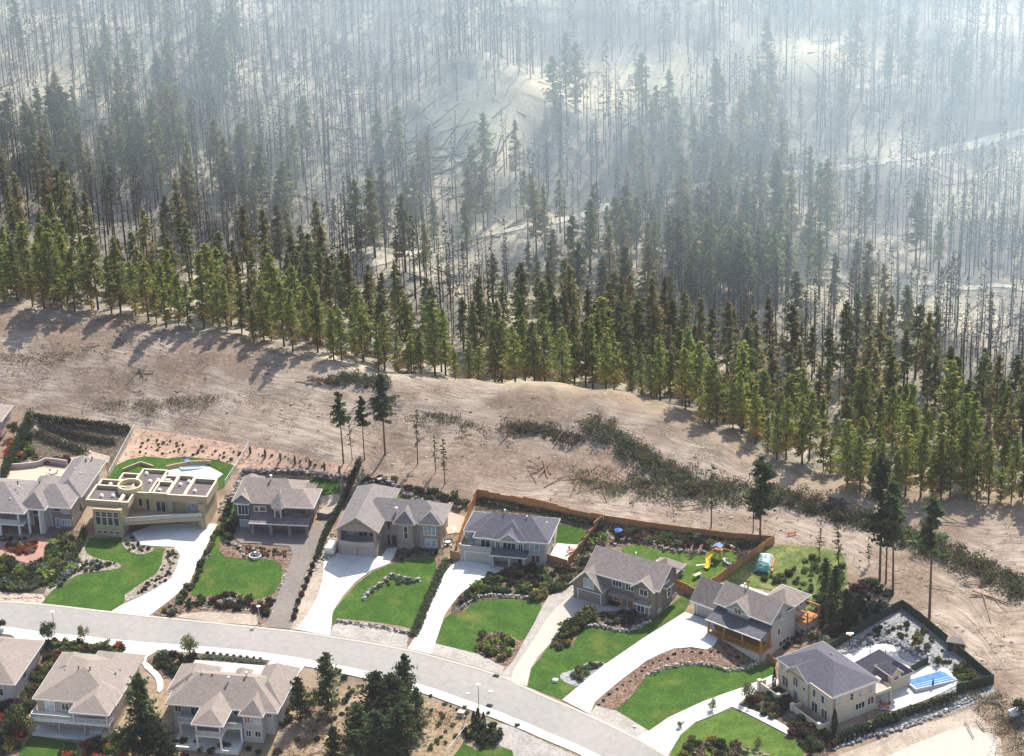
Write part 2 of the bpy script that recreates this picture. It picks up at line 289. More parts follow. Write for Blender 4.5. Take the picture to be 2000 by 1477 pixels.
# ------------------------------------------------------------------ the land
def _axis(segs):
    o = []
    for a, b, st in segs: o += list(np.arange(a, b, st))
    return np.array(o+[segs[-1][1]])
def build_land():
    xs = _axis([(-900, -240, 60), (-240, -150, 15), (-150, 150, 1.6), (150, 240, 15), (240, 900, 60)])
    ys = _axis([(-200, 340, 45), (340, 400, 10), (400, 600, 1.6), (600, 830, 2.3), (830, 1000, 20), (1000, 1600, 75)])
    X, Y = np.meshgrid(xs, ys); Z = HT(X, Y)
    nx, ny = len(xs), len(ys)
    v = np.stack([X.ravel(), Y.ravel(), Z.ravel()], 1)
    i = np.arange(nx-1); j = np.arange(ny-1); I, J = np.meshgrid(i, j); a = (J*nx+I).ravel()
    f = np.stack([a, a+1, a+nx+1, a+nx], 1)
    me = bpy.data.meshes.new('ground'); me.from_pydata(v.tolist(), [], f.tolist())
    me.polygons.foreach_set('use_smooth', [True]*len(f))
    dE = (Y-yedge(X)).ravel(); dF = (Y-yfence(X)).ravel()
    burned = sm(-4, 14, dE+3*np.sin(X.ravel()*.15)); cleared = sm(-1.5, 1.0, dF)
    road_y = np.interp(X.ravel(), [-110, -30, 0, 20, 45], [457, 447, 435, 424, 405])
    low = sm(2, -4, Y.ravel()-road_y+8)
    grass = np.clip(np.exp(-((dE-2)/7)**2)*sm(-5, 20, X.ravel()), 0, 1)*.8
    col = np.ones((len(v), 4), np.float32); col[:, 0] = cleared; col[:, 1] = burned; col[:, 2] = np.maximum(grass, low*.9*(1-cleared))
    XX, YY, ZZ_ = X.ravel(), Y.ravel(), Z.ravel(); q_ = np.stack([XX, YY, ZZ_], 1)-CAM; zc_ = q_@FW; pxs = W0/2+F_PX*(q_@RT)/zc_; pys = H0/2-F_PX*(q_@UP)/zc_
    al = np.zeros(len(v))  # pale bare sand; highlights on knoll and ridge crests are painted in too
    for a_, b_, sx_, sy_, w_ in ((930, 230, 75, 24, 1.3), (985, 280, 34, 55, 1.2), (1180, 170, 140, 36, 1.6), (1330, 140, 130, 26, 1.1), (1590, 105, 120, 34, 1.5), (500, 250, 160, 12, .7), (1950, 30, 70, 40, 1.3), (1060, 590, 100, 22, .7), (1750, 590, 200, 30, .6), (100, 170, 110, 60, .5), (430, 420, 80, 20, .6), (1100, 752, 200, 12, .8), (1850, 1000, 120, 14, .5)):
        al += w_*np.exp(-((pxs-a_)/sx_)**2-((pys-b_)/sy_)**2)
    col[:, 3] = np.clip(al, 0, 1)
    at = me.color_attributes.new('zone', 'FLOAT_COLOR', 'POINT'); at.data.foreach_set('color', col.ravel())
    uv = me.uv_layers.new(name='flow'); lv = np.zeros(len(me.loops), np.int32); me.loops.foreach_get('vertex_index', lv)
    fl = np.stack([X.ravel(), Y.ravel()-.5*(yedge(X)+yfence(X)).ravel()], 1)
    uv.data.foreach_set('uv', fl[lv].astype(np.float32).ravel())
    # material
    m, n, b = _new('bare_land'); L = n.links.new; N = n.nodes.new
    tc = N('ShaderNodeTexCoord'); uvn = N('ShaderNodeUVMap'); uvn.uv_map = 'flow'
    at = N('ShaderNodeVertexColor'); at.layer_name = 'zone'; sp = N('ShaderNodeSeparateColor'); L(at.outputs[0], sp.inputs[0])
    def noise(sc, det=4, vec=None, dist=0, rough=.55):
        q = N('ShaderNodeTexNoise'); q.inputs['Scale'].default_value = sc; q.inputs['Detail'].default_value = det; q.inputs['Roughness'].default_value = rough; q.inputs['Distortion'].default_value = dist
        L(vec or tc.outputs['Object'], q.inputs['Vector']); return q.outputs[0]
    def ramp(src, a, c, lo=0.0, hi=1.0):
        q = N('ShaderNodeMapRange'); q.inputs['From Min'].default_value = a; q.inputs['From Max'].default_value = c; q.inputs['To Min'].default_value = lo; q.inputs['To Max'].default_value = hi; L(src, q.inputs['Value']); return q.outputs[0]
    def mix(fac, A, B):
        q = N('ShaderNodeMix'); q.data_type = 'RGBA'
        if isinstance(fac, (int, float)): q.inputs['Factor'].default_value = fac
        else: L(fac, q.inputs['Factor'])
        for nm, t in (('A', A), ('B', B)):
            if isinstance(t, tuple): q.inputs[nm].default_value = (*t, 1)
            else: L(t, q.inputs[nm])
        return q.outputs['Result']
    def mul(a, c):
        q = N('ShaderNodeMath'); q.operation = 'MULTIPLY'
        for k, t in enumerate((a, c)):
            if isinstance(t, (int, float)): q.inputs[k].default_value = t
            else: L(t, q.inputs[k])
        return q.outputs[0]
    mp = N('ShaderNodeMapping'); mp.inputs['Scale'].default_value = (.13, .62, 1); mp.inputs['Rotation'].default_value = (0, 0, rad(9)); L(uvn.outputs[0], mp.inputs['Vector'])
    mp2 = N('ShaderNodeMapping'); mp2.inputs['Scale'].default_value = (.16, 2.0, 1); mp2.inputs['Rotation'].default_value = (0, 0, rad(-5)); L(uvn.outputs[0], mp2.inputs['Vector'])
    streak = noise(1.0, 7, mp.outputs[0], 1.6, .65); streak2 = noise(1.0, 4, mp2.outputs[0], .6)
    big = noise(.045, 4); mid = noise(.22, 5, None, .4); fine = noise(1.3, 5); spk = noise(3.2, 3)
    # bare lots: brown earth
    lot = mix(ramp(mid, .35, .65), (.17, .12, .085), (.30, .235, .175))
    # cleared firebreak: pale pinkish dirt with dozer streaks, browner patches
    cl = mix(ramp(streak, .34, .64), (.19, .15, .12), (.42, .345, .28))
    cl = mix(ramp(streak2, .50, .66, 0, .6), cl, (.48, .41, .335))
    cl = mix(mul(ramp(big, .44, .58), ramp(fine, .36, .58, .45, .95)), cl, (.19, .135, .10))
    cl = mix(mul(ramp(mid, .46, .62), ramp(spk, .46, .57, 0, .9)), cl, (.12, .09, .06))
    # burned hillside: ash grey to pale beige, broad patches painted as relief shading; dark litter
    bu = mix(ramp(big, .42, .58), (.30, .28, .235), (.68, .60, .455))
    bu = mix(ramp(mid, .45, .62, 0, .75), bu, (.17, .16, .145))
    bu = mix(ramp(fine, .52, .66, 0, .6), bu, (.14, .125, .105))
    bu = mix(mul(ramp(spk, .56, .66), .6), bu, (.05, .045, .04))
    gr = mix(ramp(fine, .35, .65), (.23, .15, .10), (.42, .33, .22))
    gr = mix(mul(ramp(mid, .5, .62), .7), gr, (.16, .15, .07))
    bare = mix(ramp(streak, .3, .7), (.66, .55, .37), (.88, .77, .54)); bu = mix(at.outputs['Alpha'], bu, bare); c = mix(sp.outputs[0], lot, cl); c = mix(sp.outputs[1], c, bu); c = mix(mul(sp.outputs[2], ramp(mid, .3, .55, .45, 1)), c, gr)  # sand colour, also used for the painted crest highlights
    L(c, b.inputs['Base Color']); b.inputs['Roughness'].default_value = .95; b.inputs['Specular IOR Level'].default_value = .1
    bp = N('ShaderNodeBump'); bp.inputs['Strength'].default_value = .7; bp.inputs['Distance'].default_value = .25
    su = N('ShaderNodeMath'); su.operation = 'ADD'; L(streak, su.inputs[0]); L(fine, su.inputs[1]); L(su.outputs[0], bp.inputs['Height']); L(bp.outputs[0], b.inputs['Normal'])
    me.materials.append(m)
    o = bpy.data.objects.new('ground', me); COL.objects.link(o); tag(o, kind='structure'); return o
build_land()

# ------------------------------------------------------------------ sheets laid on the land
def lawnmat(name, c0, c1, dry=(.20, .17, .05), dr=.25, stripe=0.0):
    if name in MATS: return MATS[name]
    m, n, b = _new(name); L = n.links.new; N = n.nodes.new; tc = N('ShaderNodeTexCoord')
    def nz(sc, d=4):
        q = N('ShaderNodeTexNoise'); q.inputs['Scale'].default_value = sc; q.inputs['Detail'].default_value = d; L(tc.outputs['Object'], q.inputs['Vector']); return q.outputs[0]
    def rp(s_, a, c, lo=0., hi=1.):
        q = N('ShaderNodeMapRange'); q.inputs['From Min'].default_value = a; q.inputs['From Max'].default_value = c; q.inputs['To Min'].default_value = lo; q.inputs['To Max'].default_value = hi; L(s_, q.inputs['Value']); return q.outputs[0]
    def mx(f, A, B):
        q = N('ShaderNodeMix'); q.data_type = 'RGBA'; L(f, q.inputs['Factor'])
        for nm, t in (('A', A), ('B', B)):
            if isinstance(t, tuple): q.inputs[nm].default_value = (*t, 1)
            else: L(t, q.inputs[nm])
        return q.outputs['Result']
    c = mx(rp(nz(.35), .35, .65), c0, c1); c = mx(rp(nz(1.9, 6), .42, .60, 0, .65), c, tuple(np.array(c0)*.6)); c = mx(rp(nz(.16, 5), .56, .72, 0, dr), c, dry)
    if stripe:
        wv = N('ShaderNodeTexWave'); wv.inputs['Scale'].default_value = .55; wv.inputs['Distortion'].default_value = 1.2; mp = N('ShaderNodeMapping'); mp.inputs['Rotation'].default_value = (0, 0, rad(38)); L(tc.outputs['Object'], mp.inputs['Vector']); L(mp.outputs[0], wv.inputs['Vector'])
        c = mx(rp(wv.outputs[1], 0, 1, 0, stripe), c, tuple(np.array(c1)*1.35))
    L(c, b.inputs['Base Color']); b.inputs['Roughness'].default_value = .9; b.inputs['Specular IOR Level'].default_value = .12
    bp = N('ShaderNodeBump'); bp.inputs['Strength'].default_value = .6; bp.inputs['Distance'].default_value = .08; L(nz(6, 3), bp.inputs['Height']); L(bp.outputs[0], b.inputs['Normal'])
    MATS[name] = m; return m
LAWN = lawnmat('lawn_grass', (.032, .080, .010), (.058, .122, .016), dr=.4, stripe=.12)
LAWN2 = lawnmat('lawn_grass_bright', (.052, .108, .014), (.095, .155, .026), (.24, .24, .08), .4, .15)
MEAD = lawnmat('meadow_grass', (.09, .135, .035), (.19, .22, .07), (.34, .29, .13), .7)
def speck(name, base, dots, sc=1.6, thr=.62, big=.35):
    if name in MATS: return MATS[name]
    m, n, b = _new(name); L = n.links.new; N = n.nodes.new; tc = N('ShaderNodeTexCoord'); prev = None
    q = N('ShaderNodeTexNoise'); q.inputs['Scale'].default_value = big; q.inputs['Detail'].default_value = 5; L(tc.outputs['Object'], q.inputs['Vector'])
    r = N('ShaderNodeMapRange'); r.inputs['From Min'].default_value = .35; r.inputs['From Max'].default_value = .65; L(q.outputs[0], r.inputs['Value'])
    k = N('ShaderNodeMix'); k.data_type = 'RGBA'; k.inputs['A'].default_value = (*(np.array(base)*.8), 1); k.inputs['B'].default_value = (*(np.array(base)*1.18), 1); L(r.outputs[0], k.inputs['Factor']); prev = k.outputs['Result']
    for i, dcol in enumerate(dots):
        q = N('ShaderNodeTexNoise'); q.inputs['Scale'].default_value = sc*(1+.7*i); q.inputs['Detail'].default_value = 3
        mp = N('ShaderNodeMapping'); mp.inputs['Location'].default_value = (31*i+3, 7*i, 0); L(tc.outputs['Object'], mp.inputs['Vector']); L(mp.outputs[0], q.inputs['Vector'])
        r = N('ShaderNodeMapRange'); r.inputs['From Min'].default_value = thr-.06; r.inputs['From Max'].default_value = thr; L(q.outputs[0], r.inputs['Value'])
        k = N('ShaderNodeMix'); k.data_type = 'RGBA'; L(r.outputs[0], k.inputs['Factor']); L(prev, k.inputs['A']); k.inputs['B'].default_value = (*dcol, 1); prev = k.outputs['Result']
    L(prev, b.inputs['Base Color']); b.inputs['Roughness'].default_value = .95; b.inputs['Specular IOR Level'].default_value = .1
    MATS[name] = m; return m
MULCH = speck('bark_mulch', (.155, .10, .075), [(.07, .045, .035), (.26, .19, .14)], 1.4, .6)
MULCHD = speck('dark_mulch', (.085, .06, .048), [(.05, .07, .03), (.17, .13, .10)], 1.3, .58)
PINKD = speck('pink_dirt', (.40, .27, .20), [(.20, .13, .09), (.47, .36, .28)], 1.1, .62)
GRAV = speck('grey_gravel', (.34, .315, .29), [(.38, .36, .33), (.26, .24, .22)], 1.8, .6)
TANG = speck('tan_gravel', (.35, .295, .24), [(.40, .35, .29), (.27, .22, .17)], 1.2, .62, .2)
WGRAV = speck('pale_gravel', (.235, .245, .25), [(.13, .13, .12), (.34, .34, .34)], 1.6, .58)
PBED = speck('pebble_bed', (.29, .24, .21), [(.38, .33, .29), (.13, .12, .08)], 1.9, .58)
ASPH = mat('road_asphalt', (.285, .27, .255), .85, .09, .8, scale2=.06)
ASPHD = mat('drive_asphalt', (.185, .16, .145), .85, .14, 1.0, scale2=.12)
EXPO = mat('exposed_aggregate', (.44, .39, .34), .85, .07, 2.4)
PAVE = lapmat('pink_pavers', (.36, .20, .16), .8, .85, 'X', .85, .1)
BRICKP = lapmat('tan_pavers', (.50, .385, .30), .7, .9, 'Y', .85, .06)
def slabmat():
    m = mat('broom_concrete', (.62, .605, .58), .8, .035, 1.1, scale2=.1); n = m.node_tree; L = n.links.new; b = n.nodes['Principled BSDF']
    src = b.inputs['Base Color'].links[0].from_socket; tc = n.nodes.new('ShaderNodeTexCoord'); mp = n.nodes.new('ShaderNodeMapping'); mp.inputs['Rotation'].default_value = (0, 0, rad(33)); L(tc.outputs['Object'], mp.inputs['Vector'])
    br = n.nodes.new('ShaderNodeTexBrick'); br.offset = 0; br.inputs['Scale'].default_value = 1; br.inputs['Brick Width'].default_value = 3.2; br.inputs['Row Height'].default_value = 3.2; br.inputs['Mortar Size'].default_value = .045
    br.inputs['Color1'].default_value = (1, 1, 1, 1); br.inputs['Color2'].default_value = (.88, .88, .88, 1); br.inputs['Mortar'].default_value = (.62, .61, .59, 1); L(mp.outputs[0], br.inputs['Vector'])
    mx = n.nodes.new('ShaderNodeMix'); mx.data_type = 'RGBA'; mx.blend_type = 'MULTIPLY'; mx.inputs['Factor'].default_value = 1; L(src, mx.inputs['A']); L(br.outputs[0], mx.inputs['B']); L(mx.outputs['Result'], b.inputs['Base Color']); return m
SLAB = slabmat()
def chaikin(p, n, closed=True):
    p = [np.array(q, float) for q in p]
    for _ in range(n):
        o = []
        for i in range(len(p) if closed else len(p)-1):
            a, b = p[i], p[(i+1) % len(p)]; o += [a*.75+b*.25, a*.25+b*.75]
        p = o if closed else [p[0]]+o+[p[-1]]
    return p
def drape(name, wpoly, off, m, step=2.2, kind='structure', thick=0.0):
    """a sheet following the land inside a world polygon"""
    P = []
    for i in range(len(wpoly)):
        a, b = np.array(wpoly[i][:2]), np.array(wpoly[(i+1) % len(wpoly)][:2]); k = max(1, int(np.linalg.norm(b-a)/1.5))
        P += [a+(b-a)*t/k for t in range(k)]
    Q = np.array(P); x0, y0 = Q.min(0); x1, y1 = Q.max(0); n = len(P)
    def inside(p):
        c = False; j = n-1
        for i in range(n):
            if (Q[i, 1] > p[1]) != (Q[j, 1] > p[1]) and p[0] < (Q[j, 0]-Q[i, 0])*(p[1]-Q[i, 1])/(Q[j, 1]-Q[i, 1])+Q[i, 0]: c = not c
            j = i
        return c
    inn = [np.array([x, y]) for x in np.arange(x0+step/2, x1, step) for y in np.arange(y0+step/2, y1, step) if inside((x, y)) and np.min(((Q-[x, y])**2).sum(1)) > .4]
    vs = [Vector((float(p[0]), float(p[1]))) for p in P+inn]
    r = delaunay_2d_cdt(vs, [], [list(range(n))], 1, 1e-4)
    v2, f2 = r[0], r[2]; A = np.array([(v.x, v.y) for v in v2]); Z = HT(A[:, 0], A[:, 1])+off
    mb = MB(); mb.v = [(float(a[0]), float(a[1]), float(z)) for a, z in zip(A, Z)]; mb.f = [list(f) for f in f2]; mb.c = [(1, 1, 1)]*len(mb.f)
    if thick:
        from collections import Counter
        ec = Counter(); 
        for f in mb.f:
            for i in range(len(f)): ec[(f[i], f[(i+1) % len(f)])] += 1
        base = len(mb.v); mb.v += [(x, y, z-thick) for x, y, z in mb.v]
        for (a, b) in list(ec):
            if (b, a) not in ec: mb.f.append([b, a, a+base, b+base]); mb.c.append((1, 1, 1))
    o = mb.build(name, m); me = o.data
    tag(o, kind=kind); return o
def sheet(name, poly, lay, m, smooth=0, step=2.2, **k):
    pts = chaikin(poly, smooth) if smooth else poly
    return drape(name, [G(*p) for p in pts], .035*lay, m, step, **k)
# road and its edges (photo spots, far edge then near edge)
FAR = [(-380,1160),(-200,1168),(-60,1173),(0,1174),(80,1179),(217,1195),(292,1203),(500,1225),(574,1232),(645,1242),(794,1268),(843,1280),(981,1319),(1027,1343),(1151,1396),(1244,1441),(1302,1475),(1420,1540),(1560,1630),(1680,1720)]
NEAR = [(-380,1207),(-200,1215),(-60,1220),(0,1224),(87,1236),(250,1253),(375,1262),(500,1273),(615,1291),(725,1313),(835,1341),(917,1371),(1000,1400),(1142,1462),(1178,1480),(1290,1540),(1420,1625),(1540,1720)]
sheet('road', FAR+NEAR[::-1], 2, ASPH, step=3)
def strip(name, line, w_, side, h, m, kind='structure'):
    """a raised strip w_ metres wide along a line, on the near side (side=-1) or the far side"""
    W_ = [G(*p)[:2] for p in chaikin(line, 1, False)]; O = []
    for i, p in enumerate(W_):
        d = W_[min(i+1, len(W_)-1)]-W_[max(i-1, 0)]; d /= np.linalg.norm(d); O.append(p+side*w_*np.array([-d[1], d[0]]))
    return drape(name, W_+O[::-1], h, m, 3, kind, thick=h+.05)
strip('gutter', FAR, .55, -1, .11, EXPO)
strip('kerb', NEAR, .35, -1, .14, CONC)
NEAR2 = [(x, y+3.2) for x, y in NEAR]
strip('sidewalk', NEAR2, 1.6, -1, .16, SLAB)
KER = (.5,)
sheet('lawn', [(80,1179),(107,1150),(150,1123),(195,1116),(232,1112),(238,1105),(225,1098),(190,1093),(165,1085),(162,1075),(175,1051),(243,1052),(240,1063),(250,1078),(275,1084),(298,1078),(301,1069),(325,1072),(318,1085),(316,1102),(305,1122),(275,1141),(245,1160),(243,1177),(217,1194)], 2, LAWN)
sheet('planting_bed', [(85,1170),(92,1145),(120,1125),(150,1080),(172,1050),(176,1052),(162,1078),(190,1093),(225,1098),(238,1105),(232,1112),(195,1116),(150,1123),(107,1150)], 3, PBED, 1)
sheet('planting_bed', [(238,1052),(262,1042),(275,1065),(298,1070),(298,1078),(275,1085),(250,1078),(238,1063)], 3, PBED, 1)
sheet('planting_bed', [(325,1072),(340,1069),(352,1085),(345,1110),(335,1130),(307,1150),(245,1177),(243,1163),(275,1141),(305,1122),(316,1102),(318,1085)], 3, PBED)
sheet('driveway', [(257,1042),(297,1027),(345,1024),(400,1023),(424,1025),(412,1050),(400,1075),(385,1105),(370,1140),(350,1158),(330,1175),(292,1203),(218,1195),(240,1182),(307,1150),(335,1130),(345,1110),(352,1085),(340,1069),(302,1068),(275,1065)], 4, SLAB)
sheet('planting_bed', [(424,1025),(432,1000),(460,940),(470,930),(462,960),(450,990),(435,1010),(415,1050),(400,1085),(392,1120),(370,1165),(347,1180),(345,1205),(296,1204),(332,1176),(352,1158),(372,1140),(387,1105),(402,1075),(414,1050)], 3, MULCH)
sheet('lawn', [(450,985),(462,985),(462,1033),(452,1045),(437,1058),(430,1080),(440,1088),(470,1092),(510,1092),(540,1095),(553,1100),(556,1120),(548,1145),(535,1160),(510,1170),(487,1172),(465,1158),(430,1162),(395,1167),(372,1162),(385,1120),(398,1080),(415,1040),(432,1000)], 2, LAWN)
sheet('driveway', [(462,1034),(530,1030),(605,1034),(637,1012),(650,1017),(632,1060),(610,1085),(595,1125),(580,1165),(572,1215),(567,1230),(520,1226),(525,1210),(540,1172),(560,1122),(572,1085),(566,1068),(540,1066),(500,1062),(470,1062),(455,1050)], 4, ASPHD, 0)
sheet('planting_bed', [(430,1062),(450,1052),(470,1063),(500,1064),(540,1068),(566,1070),(570,1085),(556,1125),(548,1145),(536,1162),(540,1175),(522,1212),(505,1222),(500,1200),(400,1195),(350,1200),(347,1185),(372,1165),(395,1167),(430,1162),(465,1158),(487,1172),(510,1170),(535,1160),(548,1140),(552,1120),(550,1105),(538,1096),(510,1092),(470,1092),(440,1088),(428,1078)], 3, MULCH)
sheet('verge', [(347,1206),(355,1200),(400,1192),(450,1193),(500,1200),(507,1223),(420,1216)], 2, TANG)
sheet('verge', [(652,1018),(640,1060),(632,1083),(632,1110),(630,1135),(620,1167),(600,1202),(579,1231),(567,1231),(573,1215),(582,1165),(597,1125),(612,1087),(634,1062)], 3, TANG)
sheet('driveway', [(640,1083),(662,1080),(745,1088),(757,1072),(777,1070),(767,1092),(760,1102),(725,1115),(695,1137),(670,1165),(650,1195),(645,1242),(579,1231),(600,1202),(620,1167),(630,1135),(632,1110),(632,1083)], 4, SLAB)
sheet('lawn', [(760,1104),(780,1096),(847,1090),(853,1100),(850,1120),(840,1150),(825,1190),(808,1229),(780,1222),(720,1213),(665,1208),(650,1222),(648,1205),(655,1190),(675,1165),(698,1140),(728,1117)], 2, LAWN)
sheet('planting_bed', [(768,1100),(778,1068),(862,1068),(868,1085),(848,1092),(800,1090),(780,1097)], 3, MULCHD)
sheet('planting_bed', [(847,1090),(868,1085),(887,1100),(875,1112),(865,1127),(852,1155),(837,1190),(820,1230),(803,1264),(794,1256),(808,1229),(825,1190),(840,1150),(850,1120),(853,1100)], 3, MULCH)
sheet('verge', [(650,1224),(665,1212),(720,1218),(800,1234),(794,1268),(645,1242)], 3, GRAV)
sheet('driveway', [(887,1101),(899,1096),(960,1104),(990,1112),(977,1117),(947,1128),(925,1142),(900,1160),(882,1182),(867,1205),(850,1257),(843,1279),(796,1268),(820,1230),(837,1190),(852,1155),(865,1127),(875,1112)], 4, SLAB)
sheet('planting_bed', [(947,1128),(977,1116),(1060,1108),(1120,1108),(1130,1125),(1120,1142),(1090,1155),(1065,1170),(1055,1172),(1000,1168),(940,1172),(910,1187),(897,1200),(880,1198),(883,1183),(900,1160),(925,1142)], 3, MULCHD)
sheet('lawn', [(928,1176),(960,1170),(1000,1170),(1054,1173),(1058,1186),(1045,1215),(1025,1248),(990,1262),(930,1277),(850,1257),(868,1208),(885,1197),(903,1196)], 2, LAWN)
sheet('planting_bed', [(930,1262),(934,1245),(950,1235),(985,1240),(1005,1247),(1020,1255),(1004,1290),(985,1303),(955,1287),(932,1277)], 3, MULCH, 1)
sheet('verge', [(843,1279),(850,1257),(930,1277),(955,1288),(985,1303),(980,1318)], 2, GRAV)
sheet('driveway_edge', [(980,1318),(1004,1290),(1025,1250),(1045,1215),(1060,1184),(1072,1165),(1090,1153),(1122,1140),(1128,1165),(1100,1180),(1080,1205),(1060,1235),(1035,1275),(1005,1310),(998,1330)], 3, GRAV)
sheet('driveway', [(998,1330),(1005,1305),(1030,1270),(1055,1230),(1075,1200),(1092,1182),(1117,1165),(1181,1186),(1185,1195),(1155,1200),(1125,1205),(1102,1222),(1087,1242),(1072,1262),(1050,1285),(1037,1307),(1029,1342)], 4, EXPO)
sheet('path', [(1183,1196),(1210,1195),(1230,1186),(1238,1177),(1228,1173),(1215,1181),(1200,1186),(1181,1184)], 5, EXPO, 1)
sheet('lawn', [(1147,1224),(1200,1232),(1250,1227),(1272,1212),(1325,1170),(1338,1160),(1352,1168),(1337,1196),(1250,1252),(1185,1295),(1098,1367),(1030,1341),(1037,1307),(1070,1265),(1120,1262),(1130,1235)], 2, LAWN)
sheet('planting_bed', [(1123,1206),(1155,1200),(1150,1222),(1130,1238),(1120,1262),(1095,1270),(1072,1266),(1087,1243),(1102,1223)], 3, MULCH)
sheet('planting_bed', [(1155,1200),(1185,1197),(1230,1187),(1240,1178),(1276,1205),(1268,1216),(1225,1232),(1185,1230),(1148,1222)], 3, MULCHD)
sheet('planting_bed', [(1183,1180),(1215,1172),(1228,1173),(1215,1182),(1200,1187)], 6, MULCHD, 1)
sheet('gravel_bed', [(1093,1325),(1095,1316),(1110,1313),(1135,1301),(1150,1293),(1175,1293),(1189,1301),(1132,1344),(1105,1335)], 3, WGRAV, 1)
sheet('driveway', [(1337,1197),(1357,1203),(1395,1218),(1396,1235),(1402,1250),(1395,1262),(1380,1270),(1350,1265),(1315,1268),(1290,1278),(1262,1292),(1212,1330),(1162,1372),(1152,1396),(1098,1368),(1180,1300),(1250,1252)], 4, SLAB)
sheet('planting_bed', [(1162,1374),(1212,1331),(1262,1293),(1300,1271),(1337,1265),(1375,1271),(1400,1255),(1430,1258),(1480,1285),(1512,1300),(1480,1298),(1440,1305),(1400,1300),(1340,1297),(1290,1307),(1262,1320),(1245,1345),(1225,1370),(1200,1388),(1170,1380)], 3, MULCH)
sheet('lawn', [(1201,1387),(1225,1371),(1245,1346),(1262,1321),(1300,1307),(1345,1299),(1400,1302),(1440,1308),(1480,1300),(1512,1295),(1516,1318),(1450,1345),(1375,1370),(1304,1403),(1269,1429)], 2, LAWN)
sheet('verge', [(1167,1376),(1203,1388),(1269,1429),(1244,1441),(1151,1396)], 2, GRAV)
sheet('driveway', [(1244,1441),(1269,1428),(1305,1403),(1376,1370),(1453,1343),(1512,1318),(1524,1335),(1485,1355),(1455,1365),(1440,1380),(1428,1382),(1400,1395),(1357,1412),(1329,1436),(1312,1465),(1304,1477)], 4, SLAB)
sheet('path', [(1428,1381),(1440,1377),(1520,1410),(1550,1430),(1538,1436),(1500,1416)], 5, CONC)
sheet('lawn', [(1311,1468),(1329,1438),(1360,1412),(1430,1384),(1500,1418),(1540,1438),(1572,1455),(1565,1500),(1310,1500)], 2, LAWN2)
sheet('planting_bed', [(1445,1380),(1460,1362),(1490,1352),(1524,1340),(1560,1385),(1622,1430),(1645,1450),(1600,1490),(1572,1470),(1550,1432),(1520,1410)], 3, MULCHD)
sheet('verge', [(-30,1158),(0,1157),(85,1162),(88,1172),(80,1180),(0,1174),(-30,1172)], 3, TANG)
# back yards
sheet('dirt_yard', [(264,835),(370,851),(484,871),(461,911),(425,900),(362,893),(325,897),(282,893),(250,898),(226,910)], 1, PINKD)
sheet('lawn', [(212,935),(226,910),(250,898),(282,892),(325,896),(362,892),(425,899),(461,911),(436,953),(420,960),(300,965),(215,960)], 2, LAWN)
sheet('patio', [(322,926),(332,913),(395,906),(436,927),(415,943),(385,945),(330,945)], 4, CONC)
sheet('dirt_yard', [(486,872),(600,890),(700,913),(690,935),(662,943),(615,935),(470,930),(463,911)], 1, PINKD)
sheet('lawn', [(560,933),(615,933),(664,942),(663,963),(640,968),(622,967),(600,958),(560,955)], 2, LAWN)
sheet('terrace', [(620,972),(660,965),(674,985),(655,1003),(625,1010)], 2, TANG)
sheet('lawn', [(735,945),(765,950),(792,966),(798,978),(757,980),(740,975)], 2, LAWN2)
sheet('patio', [(874,1000),(890,1004),(912,1012),(897,1042),(874,1044)], 4, BRICKP)
sheet('lawn', [(1090,1024),(1132,1027),(1148,1046),(1127,1064),(1085,1062)], 2, LAWN)
sheet('patio', [(1088,1062),(1129,1065),(1110,1098),(1068,1094)], 4, CONC)
sheet('planting_bed', [(932,972),(1178,1024),(1160,1050),(1148,1046),(1132,1027),(1097,1022),(925,1005)], 1, MULCHD)
sheet('planting_bed', [(1180,1026),(1510,1061),(1460,1085),(1440,1078),(1420,1074),(1380,1082),(1310,1079),(1250,1064),(1200,1068),(1150,1100),(1120,1135),(1108,1108),(1130,1070)], 1, MULCH)
sheet('lawn', [(1215,1068),(1250,1063),(1275,1071),(1310,1079),(1380,1082),(1385,1076),(1420,1072),(1448,1082),(1452,1088),(1425,1104),(1398,1137),(1362,1155),(1325,1150),(1290,1120),(1215,1090)], 2, LAWN2)
sheet('meadow', [(1505,1064),(1570,1066),(1630,1073),(1655,1095),(1655,1150),(1630,1195),(1600,1225),(1570,1215),(1560,1160),(1450,1145),(1400,1142),(1440,1105)], 2, MEAD, 1)
sheet('gravel_yard', [(1618,1272),(1760,1188),(1934,1330),(1850,1360),(1760,1340),(1690,1310),(1630,1300)], 2, WGRAV)
sheet('patio', [(1630,1290),(1668,1268),(1720,1258),(1745,1262),(1760,1290),(1800,1302),(1846,1306),(1882,1334),(1862,1342),(1745,1390),(1700,1385),(1690,1330)], 4, SLAB)
sheet('gravel_road', [(1618,1500),(1640,1475),(1700,1452),(1800,1415),(1893,1385),(1920,1405),(1955,1445),(1960,1500)], 2, TANG)
sheet('gravel_pad', [(1690,1500),(1760,1465),(1870,1420),(1905,1420),(1945,1450),(1950,1500)], 3, EXPO, 1)
sheet('lane', [(1600,1450),(1720,1405),(1900,1350),(1935,1340),(1945,1350),(1900,1375),(1720,1432),(1620,1470)], 1, WGRAV)
